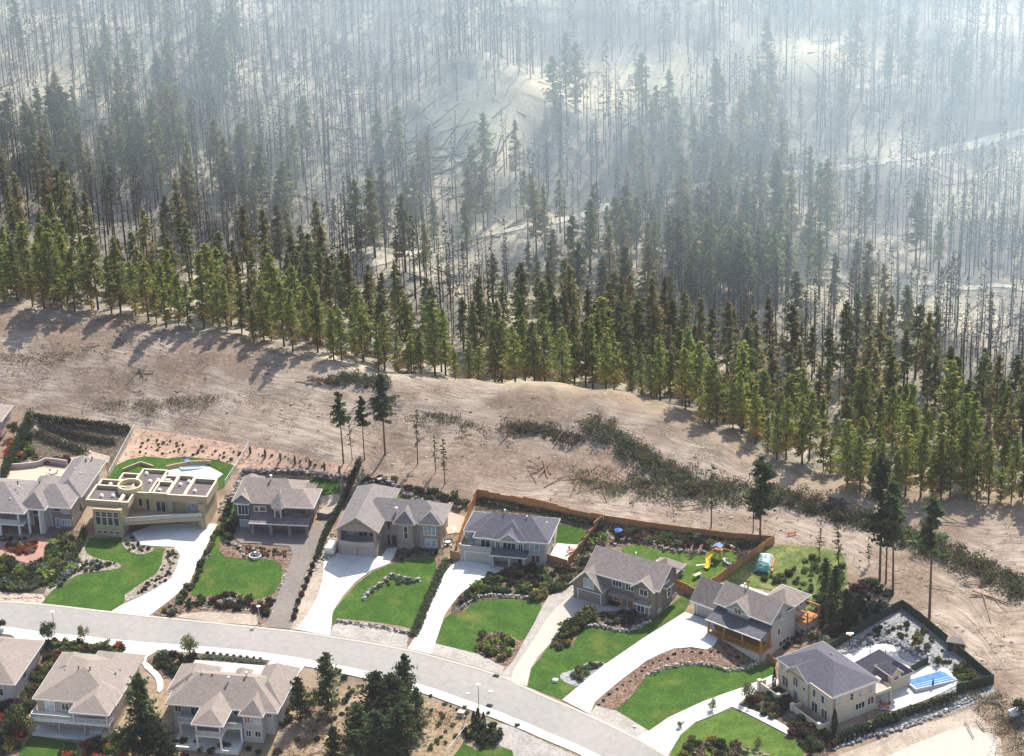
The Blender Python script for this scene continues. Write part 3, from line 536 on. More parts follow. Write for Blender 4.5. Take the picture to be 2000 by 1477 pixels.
# left end
sheet('paved_forecourt', [(-30,1068),(0,1066),(40,1062),(72,1045),(98,1056),(84,1090),(67,1104),(0,1088),(-30,1086)], 4, PAVE)
sheet('planting_bed', [(-30,1088),(0,1088),(67,1104),(84,1090),(98,1056),(135,1035),(170,1040),(160,1070),(120,1125),(92,1145),(85,1162),(0,1157),(-30,1157)], 3, MULCHD)
sheet('planting_bed', [(-30,1040),(60,1044),(55,1060),(0,1066),(-30,1068)], 3, PBED)
sheet('patio', [(-30,920),(0,918),(60,912),(130,918),(135,935),(100,950),(-30,950)], 4, BRICKP)
sheet('planting_bed', [(20,875),(65,815),(260,838),(212,935),(205,900),(150,895),(60,905),(5,915)], 1, MULCHD)
sheet('path', [(62,826),(74,828),(90,842),(120,856),(160,872),(185,884),(215,892),(212,905),(150,905),(60,908),(55,900),(150,893),(165,886),(120,866),(88,852),(68,840)], 3, TANG)
# below the road
sheet('driveway', [(5,1230),(95,1243),(78,1262),(62,1285),(50,1262),(20,1240)], 4, CONC)
sheet('driveway', [(248,1262),(310,1270),(287,1285),(284,1300),(230,1290),(238,1276)], 4, CONC)
sheet('path', [(283,1292),(300,1305),(318,1325),(320,1345),(308,1358),(306,1330),(294,1316),(278,1302)], 5, CONC, 1)
sheet('driveway', [(530,1288),(598,1298),(578,1325),(560,1332),(518,1308)], 4, CONC)
sheet('lawn', [(392,1296),(500,1298),(516,1290),(505,1310),(464,1328),(428,1326),(400,1315)], 2, LAWN)
sheet('planting_bed', [(92,1246),(246,1263),(238,1290),(190,1285),(120,1300),(60,1380),(10,1477),(-20,1477),(-20,1440),(40,1340),(70,1290)], 3, MULCH)
sheet('planting_bed', [(312,1271),(525,1288),(514,1296),(395,1296),(385,1320),(330,1325),(318,1325),(300,1303),(288,1292)], 3, MULCH)
sheet('lawn', [(20,1500),(60,1436),(150,1452),(150,1500)], 2, LAWN)
sheet('lawn', [(868,1500),(905,1452),(930,1465),(960,1452),(1000,1466),(1010,1500)], 2, LAWN)
sheet('gravel_yard', [(935,1405),(1000,1418),(1130,1480),(1150,1510),(1010,1500),(975,1455),(950,1440)], 1, GRAV)
# ------------------------------------------------------------------ houses (u along the front, v to the back, w up)
TRIM = WHITE
class House:
    def __init__(s, name, o, yaw, label, wall, roof, cat='house', trim=None, fascia=None):
        p = PZ(*o); s.yaw = rad(yaw); s.z = p[2]
        s.e = empty(name, tuple(p), s.yaw, label, cat)
        s.wall_m, s.roof_m, s.trim = wall, roof, trim or TRIM; s.fas_m = fascia or s.trim
        s.W = MB(); s.R = MB(); s.Fa = MB()
    def P(s, u, v, w=0):
        c, q = math.cos(s.yaw), math.sin(s.yaw); o = s.e.location; return np.array([o[0]+u*c-v*q, o[1]+u*q+v*c, o[2]+w])
    def wall(s, u0, u1, v0, v1, z0, z1): s.W.box((u0, v0, z0), (u1, v1, z1))
    def part(s, name, mb, m, parent=None, **k): return mb.build(name, m, parent or s.e, **k)
    def roof(s, u0, u1, v0, v1, ze, zr, axis='u', i0=None, i1=None, gable=None, th=.22, oh=.45, R=None, Fa=None, gw=True):
        """hip (i=None), gable (i=0) or in-between ends; ridge along axis"""
        R = R or s.R; Fa = Fa or s.Fa
        sw = (lambda p: p) if axis == 'u' else (lambda p: (p[1], p[0], p[2]))
        a0, a1, b0, b1 = (u0, u1, v0, v1) if axis == 'u' else (v0, v1, u0, u1)
        hb = (b1-b0)/2; bm = (b0+b1)/2; i0 = hb if i0 is None else i0; i1 = hb if i1 is None else i1
        c = [(a0, b0, ze), (a1, b0, ze), (a1, b1, ze), (a0, b1, ze)]; r0, r1 = (a0+i0, bm, zr), (a1-i1, bm, zr)
        if r0[0] > r1[0]: r0 = r1 = ((r0[0]+r1[0])/2, bm, zr)
        for dz, flip in ((0, 0), (-th, 1)):
            q = [tuple(sw((x, y, z+dz))) for x, y, z in c+[r0, r1]]
            fs = [(0, 1, 5, 4), (2, 3, 4, 5)]
            if i0 > .01: fs.append((3, 0, 4))
            if i1 > .01: fs.append((1, 2, 5))
            if axis == 'v': fs = [f[::-1] for f in fs]
            if flip: fs = [f[::-1] for f in fs]
            R.add(q, fs)
        edges = [(0, 1), (2, 3)]
        if i0 > .01: edges.append((3, 0))
        if i1 > .01: edges.append((1, 2))
        pr = c+[r0, r1]; segs = [(pr[a], pr[b]) for a, b in edges]
        if i0 <= .01: segs += [(c[3], r0), (r0, c[0])]
        if i1 <= .01: segs += [(c[1], r1), (r1, c[2])]
        for a, b in segs:
            a = np.array(sw(a), float); b = np.array(sw(b), float); ce = np.array(sw(((a0+a1)/2, bm, 0)), float)
            d = b-a; d[2] = 0; nn = np.array([d[1], -d[0], 0]); nn /= np.linalg.norm(nn)+1e-9; mid = (a+b)/2
            if nn@(mid-ce) < 0: nn = -nn
            o = nn*.035
            vs = [a+o+[0, 0, .03], b+o+[0, 0, .03], b+o-[0, 0, th+.02], a+o-[0, 0, th+.02], a-o*.3+[0, 0, .03], b-o*.3+[0, 0, .03], b-o*.3-[0, 0, th+.02], a-o*.3-[0, 0, th+.02]]
            Fa.add(vs, [(0, 1, 2, 3), (7, 6, 5, 4), (0, 4, 5, 1), (3, 2, 6, 7)])
        sl = (zr-ze)/hb
        if gw:
            for i, at, dr in ((i0, a0, 1), (i1, a1, -1)):
                if i <= .01:
                    x0, x1 = at+dr*oh, at+dr*(oh+.25); h0 = ze-th+.02; top = zr-th-.02; w_ = hb-oh; hh = ze+oh*sl-th
                    vs = []
                    for x in (x0, x1): vs += [sw((x, bm-w_, h0-.3)), sw((x, bm+w_, h0-.3)), sw((x, bm+w_, hh)), sw((x, bm, top)), sw((x, bm-w_, hh))]
                    s.W.add(vs, [(0, 1, 2, 3, 4), (9, 8, 7, 6, 5)]+[(k, 5+k, 5+(k+1) % 5, (k+1) % 5) for k in range(5)])
    def _fr(s, face, at):
        if face == 'F': return lambda a, z, d: (a, at-d, z)
        if face == 'B': return lambda a, z, d: (a, at+d, z)
        if face == 'R': return lambda a, z, d: (at+d, a, z)
        return lambda a, z, d: (at-d, a, z)
    def panel(s, mb, T, a0, a1, z0, z1, d0, d1):
        v = [T(a, z, d) for d in (d0, d1) for a, z in ((a0, z0), (a1, z0), (a1, z1), (a0, z1))]
        mb.add(v, [(0, 1, 2, 3), (7, 6, 5, 4), (0, 4, 5, 1), (1, 5, 6, 2), (2, 6, 7, 3), (3, 7, 4, 0)])
    def win(s, face, at, a0, a1, z0, z1, n=1, m=1, g=None, arch=0, fw=.13, name='window', fr=None, sill=0):
        T = s._fr(face, at); f = MB(); g = g or GLD
        s.panel(f, T, a0-fw, a1+fw, z0-fw, z0, .01, .09); s.panel(f, T, a0-fw, a0, z0, z1, .01, .09); s.panel(f, T, a1, a1+fw, z0, z1, .01, .09)
        if sill: s.panel(f, T, a0-.25, a1+.25, z0-fw-.16, z0-fw, .01, .2)
        gp = MB()
        if arch:
            K = 8; pts = [((a0+a1)/2-(a1-a0)/2*math.cos(math.pi*k/K), z1+arch*math.sin(math.pi*k/K)) for k in range(K+1)]
            for (p, q), (p2, q2) in zip(pts[:-1], pts[1:]):
                cx = (a0+a1)/2; ex = lambda P_, Q_: (cx+(P_-cx)*(1+fw*1.6/(a1-a0)), z1+(Q_-z1)*(1+fw/arch))
                A, B = ex(p, q), ex(p2, q2); f.add([T(p, q, .09), T(p2, q2, .09), T(B[0], B[1], .09), T(A[0], A[1], .09)], [(0, 1, 2, 3)])
            gp.add([T(x, z, .035) for x, z in pts], [tuple(range(K+1))])
        else: s.panel(f, T, a0-fw, a1+fw, z1, z1+fw, .01, .09)
        for k in range(1, n): x = a0+(a1-a0)*k/n; s.panel(f, T, x-.045, x+.045, z0, z1, .02, .085)
        for k in range(1, m): z = z0+(z1-z0)*k/m; s.panel(f, T, a0, a1, z-.035, z+.035, .02, .08)
        o = f.build(name, fr or s.trim, s.e)
        s.panel(gp, T, a0, a1, z0, z1, .012, .04); gp.build('pane', g, o); return o
    def garage(s, face, at, a0, a1, h=2.3, m=None, fm=None, z=0):
        T = s._fr(face, at); d = MB(); s.panel(d, T, a0, a1, z, z+h, .01, .05)
        for k in range(1, 4): s.panel(d, T, a0+.05, a1-.05, z+h*k/4-.02, z+h*k/4+.02, .05, .065)
        o = d.build('garage_door', m or s.trim, s.e); f = MB(); w_ = .16
        s.panel(f, T, a0-w_, a0, z, z+h+w_, .01, .1); s.panel(f, T, a1, a1+w_, z, z+h+w_, .01, .1); s.panel(f, T, a0, a1, z+h, z+h+w_, .01, .1)
        f.build('frame', fm or s.trim, o); return o
    def door(s, face, at, a0, a1, z0, h, m, fm=None):
        T = s._fr(face, at); d = MB(); s.panel(d, T, a0, a1, z0, z0+h, .01, .06); o = d.build('door', m, s.e); f = MB()
        s.panel(f, T, a0-.12, a0, z0, z0+h+.12, .01, .1); s.panel(f, T, a1, a1+.12, z0, z0+h+.12, .01, .1); s.panel(f, T, a0, a1, z0+h, z0+h+.12, .01, .1)
        f.build('frame', fm or s.trim, o); h_ = MB(); s.panel(h_, T, a1-.2, a1-.12, z0+h*.45, z0+h*.5, .06, .12); h_.build('handle', METAL, o); return o
    def box(s, name, a, b, m): mb = MB(); mb.box(a, b); return mb.build(name, m, s.e)
    def cols(s, pts, w_, z0, z1, m=None, name='column'):
        for u, v in pts: s.box(name, (u-w_/2, v-w_/2, z0), (u+w_/2, v+w_/2, z1), m or s.trim)
    def rail(s, pts, z, h=1.0, m=None, panel=None, name='railing', step=1.4):
        mb = MB(); pn = MB()
        for a, b in zip(pts[:-1], pts[1:]):
            a = np.array([*a, z]); b = np.array([*b, z]); L_ = np.linalg.norm(b-a); k = max(1, int(L_/step))
            mb.bar(a+[0, 0, h], b+[0, 0, h], .09); mb.bar(a+[0, 0, .08], b+[0, 0, .08], .06)
            for i in range(k+1): q = a+(b-a)*i/k; mb.bar(q, q+[0, 0, h], .08)
            if panel: pn.bar(a+[0, 0, h/2+.03], b+[0, 0, h/2+.03], .03, h-.2)
            else:
                kk = int(L_/.22)
                for i in range(kk): q = a+(b-a)*i/kk; mb.bar(q+[0, 0, .08], q+[0, 0, h], .03)
        o = mb.build(name, m or s.trim, s.e)
        if panel: pn.build('panel', panel, o)
        return o
    def vents(s, pts, r=.14, h=.45, m=None, name='roof_vent'):
        for u, v, z in pts:
            mb = MB(); mb.tube([(u, v, z-.3), (u, v, z+h)], [r, r], 8); mb.tube([(u, v, z+h), (u, v, z+h+.12)], [r*1.8, r*1.5], 8); mb.build(name, m or METAL, s.e)
    def done(s):
        s.part('wall', s.W, s.wall_m)
        if s.R.v:
            r = s.part('roof', s.R, s.roof_m); s.Fa.build('fascia', s.fas_m, r)
FR = GLDP = None
# -- brown gabled house in the middle (number six of the row)
STB = lapmat('brown_siding', (.235, .185, .155), .2, .8); RFT = shingle('taupe_shingles', (.25, .21, .19), .2); RFG = shingle('grey_shingles', (.20, .18, .178), .2); RFB = shingle('slate_blue_shingles', (.095, .092, .118), .2)
RFP = shingle('pinkish_shingles', (.255, .215, .19), .16); RFD = shingle('dark_shingles', (.12, .12, .13))
h = House('gabled_house', (1120.6, 1167.5, 2.5), -33, 'brown gabled house with white window frames and an orange front door', STB, RFT)
h.wall(0, 7.0, 0, 9.5, -2, 3.0); h.wall(2.6, 5, 3, 9.5, 2.9, 5.75); h.wall(4.5, 16.9, 1.9, 10.2, -3, 5.75); h.wall(12.6, 16.9, 1.3, 3, -3, 5.6)
h.roof(-.7, 6.7, -.5, 8, 3.2, 6.9, 'v', 0, 0, gw=True); h.roof(1.6, 18.2, 1.4, 11.0, 5.75, 9.0, 'u', 0, 0, oh=1.2)

h.roof(12.1, 17.3, .8, 7.0, 5.5, 7.4, 'v', 0, 2.0, oh=.5)
h.roof(9.5, 15.2, 11.5, 17.2, 3.1, 5.3, 'u'); h.wall(10, 14.7, 10, 16.7, -1, 3.2)
h.garage('F', 0, 1.05, 6.0, 2.3, mat('brown_door', (.25, .20, .17), .6, .06)); h.win('F', -.05, 2.5, 4.5, 3.4, 5.1, 2, 1, GLB, sill=1)
h.win('F', 1.9, 7.7, 9.6, 4.0, 5.2, 3, 1); h.win('F', 1.9, 10.6, 12.2, 3.9, 5.2, 3, 1); h.win('F', 1.3, 14.0, 15.6, 4.0, 5.3, 2, 1)
h.win('F', 1.9, 7.9, 9.6, .9, 2.6, 3, 2); h.door('F', 1.9, 11.0, 12.1, .1, 2.2, mat('orange_wood_door', (.33, .12, .035), .5, .2))
h.wall(13.4, 16.2, .6, 1.4, -.4, 2.5); h.win('F', .6, 13.8, 15.3, .7, 2.1, 2, 1); h.win('R', 16.2, .75, 1.2, .6, 2.1); h.roof(13.1, 16.5, .3, 1.9, 2.5, 3.0, 'u', .8, .8, R=h.R)
h.cols([(10.5, .1)], .28, 0, 2.7, BROWNW, 'post'); h.box('beam', (8.0, -.05, 2.7), (10.7, .25, 2.95), BROWNW); h.box('porch_roof', (7.6, -.1, 2.96), (12.8, 1.88, 3.1), RFT)
h.wall(16.9, 17.5, 5.2, 7.2, 1.8, 4.6); h.win('R', 17.5, 5.6, 6.8, 2.2, 4.2, 1, 2, GLD); h.roof(16.4, 17.9, 4.9, 7.5, 4.6, 5.1, 'v', .8, .8)
h.win('R', 16.9, 2.9, 4.1, -.6, .5, 2, 1, GLB); h.win('R', 16.9, 8.6, 9.9, -.3, .9, 2, 1, GLB); h.vents([(14.2, 7.4, 8.1), (9.0, 8.5, 7.9)], .11, .3, WHITE)
h.box('porch_step', (10.4, 1.0, -.1), (12.6, 1.9, .1), CONC); h.done(); H6 = h

# -- grey-cream house with slate blue roof
STC = mat('cream_grey_stucco', (.42, .40, .36), .85, .05)
h = House('stucco_house', (899, 1096.5, 2.5), -14, 'pale grey stucco house with a slate blue hipped roof and wide cream garage door', STC, RFB)
h.wall(0, 6.4, 0, 10, -2, 2.85); h.wall(2.9, 17.0, 1.15, 10.2, -2, 5.75); h.wall(6.9, 13.0, .55, 2, 3.0, 5.6)
h.roof(.2, 7, 2.4, 10.7, 5.6, 7.6, 'u', None, 0, gw=False); h.roof(2.7, 18.0, .2, 10.8, 5.6, 8.6, 'u', 3.4, 4.7)
h.roof(6.3, 13.6, 0, 7, 5.6, 8.0, 'v', 3.65, 0, gw=False)
h.roof(7.9, 12.1, -.25, 5, 5.65, 7.3, 'v', 0, 0, oh=.4)
h.win('F', .55, 7.3, 8.0, 3.5, 4.8, 2, 1); h.win('F', .55, 8.7, 11.2, 3.5, 4.8, 3, 1); h.win('F', .55, 11.8, 12.6, 3.5, 4.8, 2, 1)
h.win('F', 1.15, 4.1, 5.9, 3.0, 5.1, 2, 1, GLD, name='window'); h.win('F', 1.15, 14.0, 15.8, 3.4, 4.9, 2, 1, GLB); h.win('F', 1.15, 14.2, 15.9, .7, 2.2, 2, 1, GLR)
h.garage('F', 0, 1.1, 5.9, 2.35, mat('cream_door', (.43, .41, .34), .6, .05))
h.box('balcony_wall', (0, -.1, 2.85), (6.4, .12, 3.75), STC); h.box('balcony_side_wall', (-.1, 0.12, 2.85), (.12, 4, 3.75), STC); h.cols([(0.05, .05), (3.2, .05), (6.3, .05)], .4, 2.85, 3.95, STC, 'pier')
h.roof(6.5, 13.9, -1.7, 1.1, 3.0, 4.0, 'u', 1.4, 1.4, R=(pr := MB()), gw=False); pr.build('porch_roof', shingle('slate_porch_shingles', (.07, .085, .10)), h.e)
h.cols([(6.9, -1.2), (10.3, -1.2), (13.2, -1.2)], .5, -.2, 2.85, STC); h.cols([(6.9, -1.2), (10.3, -1.2), (13.2, -1.2)], .75, -.6, .7, mat('stone_plinth', (.40, .36, .30), .9, .2, 4), 'plinth')
h.box('porch_floor', (6.4, -1.6, -.8), (13.6, 1.15, -.02), mat('porch_slab', (.30, .28, .26), .85, .1)); h.win('F', 1.15, 7.9, 9.6, .9, 2.0, 2, 1, GLR); h.door('F', 1.15, 11.4, 12.5, 0, 2.2, mat('dark_blue_door', (.06, .05, .08), .5, .1))
h.win('R', 17.0, 4.8, 6.2, 3.2, 4.9, 2, 1, GLR); h.win('R', 17.0, 7.6, 8.6, 1, 2.8, 1, 1, GLD); h.win('R', 17.0, 2.2, 3.0, .8, 2.3, 1, 1)
h.cols([(.35, 4.0)], .3, 3.7, 5.5, STC, 'pier')
mb = MB(); mb.tube([(2.2, 2.0, 3.5), (2.2, 2.0, 3.6)], [.8, .8], 14); mb.tube([(2.2, 2.0, 2.9), (2.2, 2.0, 3.5)], [.08, .08], 6)
tb = mb.build('patio_table', mat('table_top', (.45, .38, .34), .6, .1)); tb.location = h.e.location; tb.rotation_euler = (0, 0, h.yaw); tag(tb, 'round table on the balcony over the wide cream garage door', 'table')
h.vents([(8.0, 5.6, 8.4)], .13, .9, WHITE, 'chimney_pipe'); h.vents([(12.6, 5.0, 8.4), (16.2, 6.6, 6.5)], .1, .25, WHITE); h.done(); H5 = h

# -- taupe house with a covered balcony over two garage doors
STT = mat('taupe_stucco', (.335, .275, .235), .85, .06); STTL = mat('taupe_trim', (.42, .37, .32), .8, .05)
h = House('balcony_house', (661.5, 1083.5, 2.5), -12, 'taupe house with a rounded balcony above two single garage doors', STT, RFG, trim=STTL)
h.wall(0, 7.9, 3.2, 17, -2, 5.9); h.wall(0, 7.9, 0, 3.4, -2, 2.75); h.wall(7.5, 19.6, 5.4, 12.6, -2, 5.95); h.wall(11.3, 14.3, 4.4, 6, -.2, 5.9); h.wall(15.6, 19.4, 4.9, 6, -.5, 5.95)
h.roof(-.3, 8.6, -.6, 18.3, 5.9, 9.0, 'v', 0, 4.3, oh=.9)
h.roof(3.0, 20.5, 4.7, 13.2, 5.9, 8.7, 'u', 3, 4.2)
h.roof(10.4, 14.9, 3.7, 9.5, 5.85, 8.1, 'v', 1.6, 0, gw=False); h.roof(15.2, 20.2, 4.2, 9, 5.85, 7.9, 'v', 1.8, 0, gw=False)
h.garage('F', 0, .95, 3.45, 2.25, mat('taupe_door', (.38, .32, .28), .6, .05), STTL); h.garage('F', 0, 4.45, 6.95, 2.25, mat('taupe_door', (.38, .32, .28)), STTL)
h.wall(0, .6, 0, .6, 2.75, 6.0); h.wall(7.3, 7.9, 0, .6, 2.75, 6.0); h.wall(0, .25, .6, 3.3, 2.75, 3.9)
h.box('balcony_floor', (.3, -.3, 2.55), (7.6, .4, 2.75), STTL)
mb = MB(); K = 10
for k in range(K):
    a = [.35+7.2*t for t in (k/K, (k+1)/K)]; b = [-.25-.55*math.sin(math.pi*t) for t in (k/K, (k+1)/K)]; mb.bar((a[0], b[0], 3.1), (a[1], b[1], 3.1), .12, .95)
mb.build('balcony_wall', STTL, h.e)
mb = MB(); K = 12
for k in range(K):
    t0, t1 = k/K, (k+1)/K; f_ = lambda t: 5.35+.95*math.sin(math.pi*t); x0, x1 = .6+6.7*t0, .6+6.7*t1
    mb.add([(x0, .15, f_(t0)), (x1, .15, f_(t1)), (x1, .15, 5.95+1.6*(1-abs(2*t1-1))), (x0, .15, 5.95+1.6*(1-abs(2*t0-1)))], [(0, 1, 2, 3)])
mb.build('arch_wall', STT, h.e)
h.win('F', 3.2, 3.6, 5.2, 2.9, 5.0, 2, 1, GLD); h.win('F', 3.2, 5.8, 7.0, 2.9, 5.0, 1, 1); h.win('F', 3.2, 1.2, 2.6, 3.2, 4.8, 2, 1, GLB)
h.win('F', 5.4, 8.9, 10.3, 3.5, 5.3, 2, 1); h.win('F', 4.4, 12.5, 13.2, 2.3, 5.0, 1, 2, fr=WHITE); h.door('F', 5.4, 9.6, 10.6, 0, 2.3, mat('dark_wood_door', (.06, .04, .04), .5, .2)); h.win('F', 5.4, 8.7, 9.3, .2, 2.3, 1, 2)
h.win('F', 4.9, 16.5, 18.8, 3.2, 4.9, 3, 2, GLB, arch=.8, fr=WHITE); h.win('F', 4.9, 16.7, 18.9, .6, 2.2, 2, 1, GLB, fr=WHITE)
h.wall(11.1, 14.5, 4.2, 4.6, -.6, 1.1); h.win('R', 7.9, 1.6, 2.4, .6, 1.8); h.win('R', 7.9, 4.0, 4.8, 3.0, 4.6)
h.box('doorstep', (8.4, 4.3, -.5), (11.1, 5.4, .05), CONC); h.vents([(10.6, 6.5, 6.6)], .2, 1.3, WHITE, 'chimney_pipe'); h.vents([(20.0, 13.0, 5.9)], .1, .3, WHITE)
h.win('R', 19.6, 7, 8.2, 3.2, 4.7, 2, 1); h.win('R', 19.6, 9.6, 10.6, 3.2, 4.7, 1, 1); h.done(); H4 = h

# -- dark brown house with turret bay and triple garage
STD = lapmat('dark_brown_siding', (.135, .105, .10), .2, .8)
h = House('turret_house', (460.5, 1025, 3.0), -9, 'dark brown house with pointed bay roofs over three garage bays', STD, RFT)
h.wall(0, 3.4, -.1, 9.6, -2, 5.7); h.wall(3.2, 15.6, -1.2, 8.9, -2, 5.7)
h.roof(-.3, 4.0, -.7, 10.6, 5.6, 7.5, 'v', 0, 2.1, gw=False); h.roof(.2, 13.4, -1.0, 9.9, 5.6, 8.7, 'u', 2.5, 3.0); h.roof(9.5, 16.9, -1.9, 6.5, 5.6, 7.7, 'u', 0, 3.0, gw=False)
h.roof(.5, 3.5, -1.25, 3, 5.55, 7.6, 'u', 1.5, 1.5); h.wall(.8, 3.2, -.7, .1, -.5, 5.5)
h.win('F', -.7, 1.0, 3.0, 2.9, 5.1, 3, 1, GLD, fw=.18); h.win('F', -.7, 1.2, 3.0, .1, 1.6, 2, 1, GLB)
h.win('F', -1.2, 4.5, 5.3, 4.0, 5.1, 1, 1, GLR); h.win('F', -1.2, 5.6, 6.8, 4.1, 5.1, 1, 1, GLR)
bay = [(8.2, -1.2), (8.8, -2.3), (10.2, -2.3), (10.8, -1.2)]; h.W.prism(bay, 2.9, 5.5)
mb = MB(); mb.add([(7.7, -1.0, 5.5), (8.5, -2.8, 5.5), (10.5, -2.8, 5.5), (11.3, -1.0, 5.5), (9.5, .3, 7.9)], [(0, 1, 4), (1, 2, 4), (2, 3, 4), (3, 0, 4), (3, 2, 1, 0)]); mb.build('turret_roof', shingle('turret_shingles', (.20, .18, .18)), h.e)
h.win('F', -2.3, 9.0, 10.0, 3.3, 5.0, 1, 1, GLR, fw=.16)
for (a, b) in ((bay[0], bay[1]), (bay[2], bay[3])):
    a = np.array([*a, 0.]); b = np.array([*b, 0.]); d = b-a; nn = np.array([d[1], -d[0], 0])/np.linalg.norm(d)*.06; f = MB(); g_ = MB()
    P4 = lambda k0, k1, z0, z1, q: [a+d*k0+nn*q+[0, 0, z0], a+d*k1+nn*q+[0, 0, z0], a+d*k1+nn*q+[0, 0, z1], a+d*k0+nn*q+[0, 0, z1]]
    f.add(P4(.08, .92, 3.15, 5.15, 1), [(0, 1, 2, 3)]); o = f.build('window', WHITE, h.e); g_.add(P4(.2, .8, 3.3, 5.0, 1.5), [(0, 1, 2, 3)]); g_.build('pane', GLD, o)
sk = MB(); sk.add([(3.8, -3.9, 2.7), (16.1, -3.9, 2.7), (16.1, -1.18, 3.75), (3.8, -1.18, 3.75), (3.8, -3.9, 2.5), (16.1, -3.9, 2.5), (16.1, -1.18, 3.5), (3.8, -1.18, 3.5)], [(0, 1, 2, 3), (7, 6, 5, 4), (0, 4, 5, 1), (1, 5, 6, 2), (3, 7, 4, 0)])
sk.build('skirt_roof', shingle('skirt_shingles', (.17, .145, .145)), h.e); h.box('gutter', (3.75, -4.02, 2.52), (16.15, -3.91, 2.74), WHITE)
h.cols([(4.4, -3.5), (8.2, -3.5), (12.0, -3.5), (15.6, -3.5)], .55, -.8, 2.55, mat('stone_pier', (.20, .18, .165), .9, .25, 3), 'pier')
for a in (5.0, 8.8, 12.5): h.garage('F', -1.2, a, a+2.7, 2.3, mat('brown_carriage_door', (.20, .12, .10), .6, .1), STD)
h.win('F', -1.9, 12.2, 15.2, 4.2, 5.2, 3, 1, GLD, fr=STD); h.wall(11.8, 15.6, -1.9, -1.1, 3.75, 5.6)
h.vents([(7.0, 4.2, 8.5)], .18, .9, WHITE, 'chimney_pipe'); h.win('R', 15.6, 2, 3.4, 3.5, 4.8, 2, 1); h.done(); H3 = h

# -- flat-roofed modern house
STM = mat('ochre_stucco', (.40, .315, .20), .85, .06); FLR = mat('tar_roof', (.125, .105, .105), .9, .14, 1.0); CAP = mat('parapet_cap', (.58, .51, .38), .7, .05)
h = House('modern_house', (186, 1045.5, 2.5), -11.5, 'ochre modern house with flat parapet roofs and a round roof drum', STM, FLR, trim=mat('pale_frame', (.58, .56, .48), .6, .05))
h.wall(0, 6.0, 0, 11, -2, 6.1); h.wall(3, 21.0, 6.9, 13.8, -2, 6.1); h.wall(9.8, 11.2, 6.4, 8, -.2, 6.1); h.wall(13.6, 14.8, 6.3, 8, -.2, 6.1)
pc = MB()
def par(u0, u1, v0, v1, zt=7.2, zb=6.0, zr=6.45, t=.3, skip=''):
    h.R.box((u0+.1, v0+.1, zr-.3), (u1-.1, v1-.1, zr))
    for k, (a, b) in {'F': ((u0, v0), (u1, v0+t)), 'B': ((u0, v1-t), (u1, v1)), 'L': ((u0, v0+t), (u0+t, v1-t)), 'R': ((u1-t, v0+t), (u1, v1-t))}.items():
        if k in skip: continue
        h.W.box((*a, zb), (*b, zt)); pc.box((a[0]-.04, a[1]-.04, zt+.002), (b[0]+.04, b[1]+.04, zt+.07))
par(-1.8, 5.2, 1.5, 8.2, 7.2, zb=5.7); par(-1.6, 3.2, 8.2, 11, 7.05, zr=6.3); par(5.2, 7.05, 1.7, 6.0, 7.05, zb=5.7, zr=6.3)
par(5.6, 11.0, 6.02, 16.4, 7.15, zb=5.7, zr=6.5); par(1.9, 5.6, 11.05, 14.3, 7.0, zr=6.4); par(10.0, 13.9, 5.95, 11.2, 7.3, zb=5.6, zr=6.6)
par(11.0, 13.9, 11.25, 14.4, 7.0, zr=6.3); par(13.95, 17.5, 5.8, 14.5, 7.2, zb=5.7, zr=6.45); par(17.55, 22.4, 5.7, 13.5, 7.3, zb=5.5, zr=6.5)
h.part('parapet_cap', pc, CAP)
cy = MB(); n = 28; ro, ri = 2.55, 2.2; cx_, cy_ = 5.5, 7.9
vs = []
for r_, z_ in ((ro, 6.3), (ro, 8.0), (ri, 8.0), (ri, 6.9)): vs += [(cx_+r_*math.cos(2*math.pi*k/n), cy_+r_*math.sin(2*math.pi*k/n), z_) for k in range(n)]
cy.add(vs, [(j*n+k, j*n+(k+1) % n, (j+1)*n+(k+1) % n, (j+1)*n+k) for j in range(3) for k in range(n)]); cyo = cy.build('roof_drum', mat('drum_stucco', (.60, .48, .29), .8, .05), h.e)
dm = MB(); dm.add([(cx_+2.2*math.cos(2*math.pi*k/n), cy_+2.2*math.sin(2*math.pi*k/n), 6.9) for k in range(n)], [tuple(range(n))]); dm.blob((cx_+.2, cy_-.3, 6.9), (1.3, 1.2, .7), 3, n=14, m=6); dm.build('dome', mat('dome_grey', (.30, .25, .22), .5, .15), cyo, smooth=True)
DOME = mat('skylight_dome', (.75, .75, .78), .25, .03)
for u, v in ((.45, 4.6), (2.8, 4.9), (8.4, 12.0), (11.5, 8.5), (15.0, 11.5), (16.4, 12.9), (18.8, 9.1), (6.6, 15.2), (.7, 9.6), (9.9, 12.7)):
    mb = MB(); mb.blob((u, v, 6.75), (.42, .42, .34), 1, n=10, m=6); mb.box((u-.38, v-.38, 6.3), (u+.38, v+.38, 6.72)); mb.build('skylight', DOME, h.e)
for k in range(4):
    a = .55+1.27*k; h.win('F', 0, a, a+.95, 2.55, 4.3, 1, 1, GLD, fw=.1); h.win('F', 0, a, a+.95, 4.5, 5.5, 1, 2, GLD, fw=.08); h.win('F', 0, a+.1, a+.85, .7, 1.15, 1, 1, GLD, fw=.08)
h.win('F', 6.9, 7.4, 8.2, 3.6, 5.4); h.door('F', 6.9, 9.0, 9.7, 2.9, 2.4, mat('dark_wood_door', (.06, .04, .04))); h.win('F', 6.3, 11.3, 13.3, 2.95, 5.2, 2, 1, GLD); h.win('F', 6.3, 11.3, 13.3, 5.35, 5.7, 1, 1, GLD)
h.win('F', 6.9, 15.0, 17.2, 5.2, 5.6, 3, 1, GLD, fw=.05); h.win('F', 6.9, 17.6, 19.6, 3.0, 5.0, 2, 1, GLB)
for a in (10.6, 14.2, 17.6): h.garage('F', 6.9, a, a+2.8, 2.2, mat('ochre_door', (.43, .32, .19), .6, .05), STM)
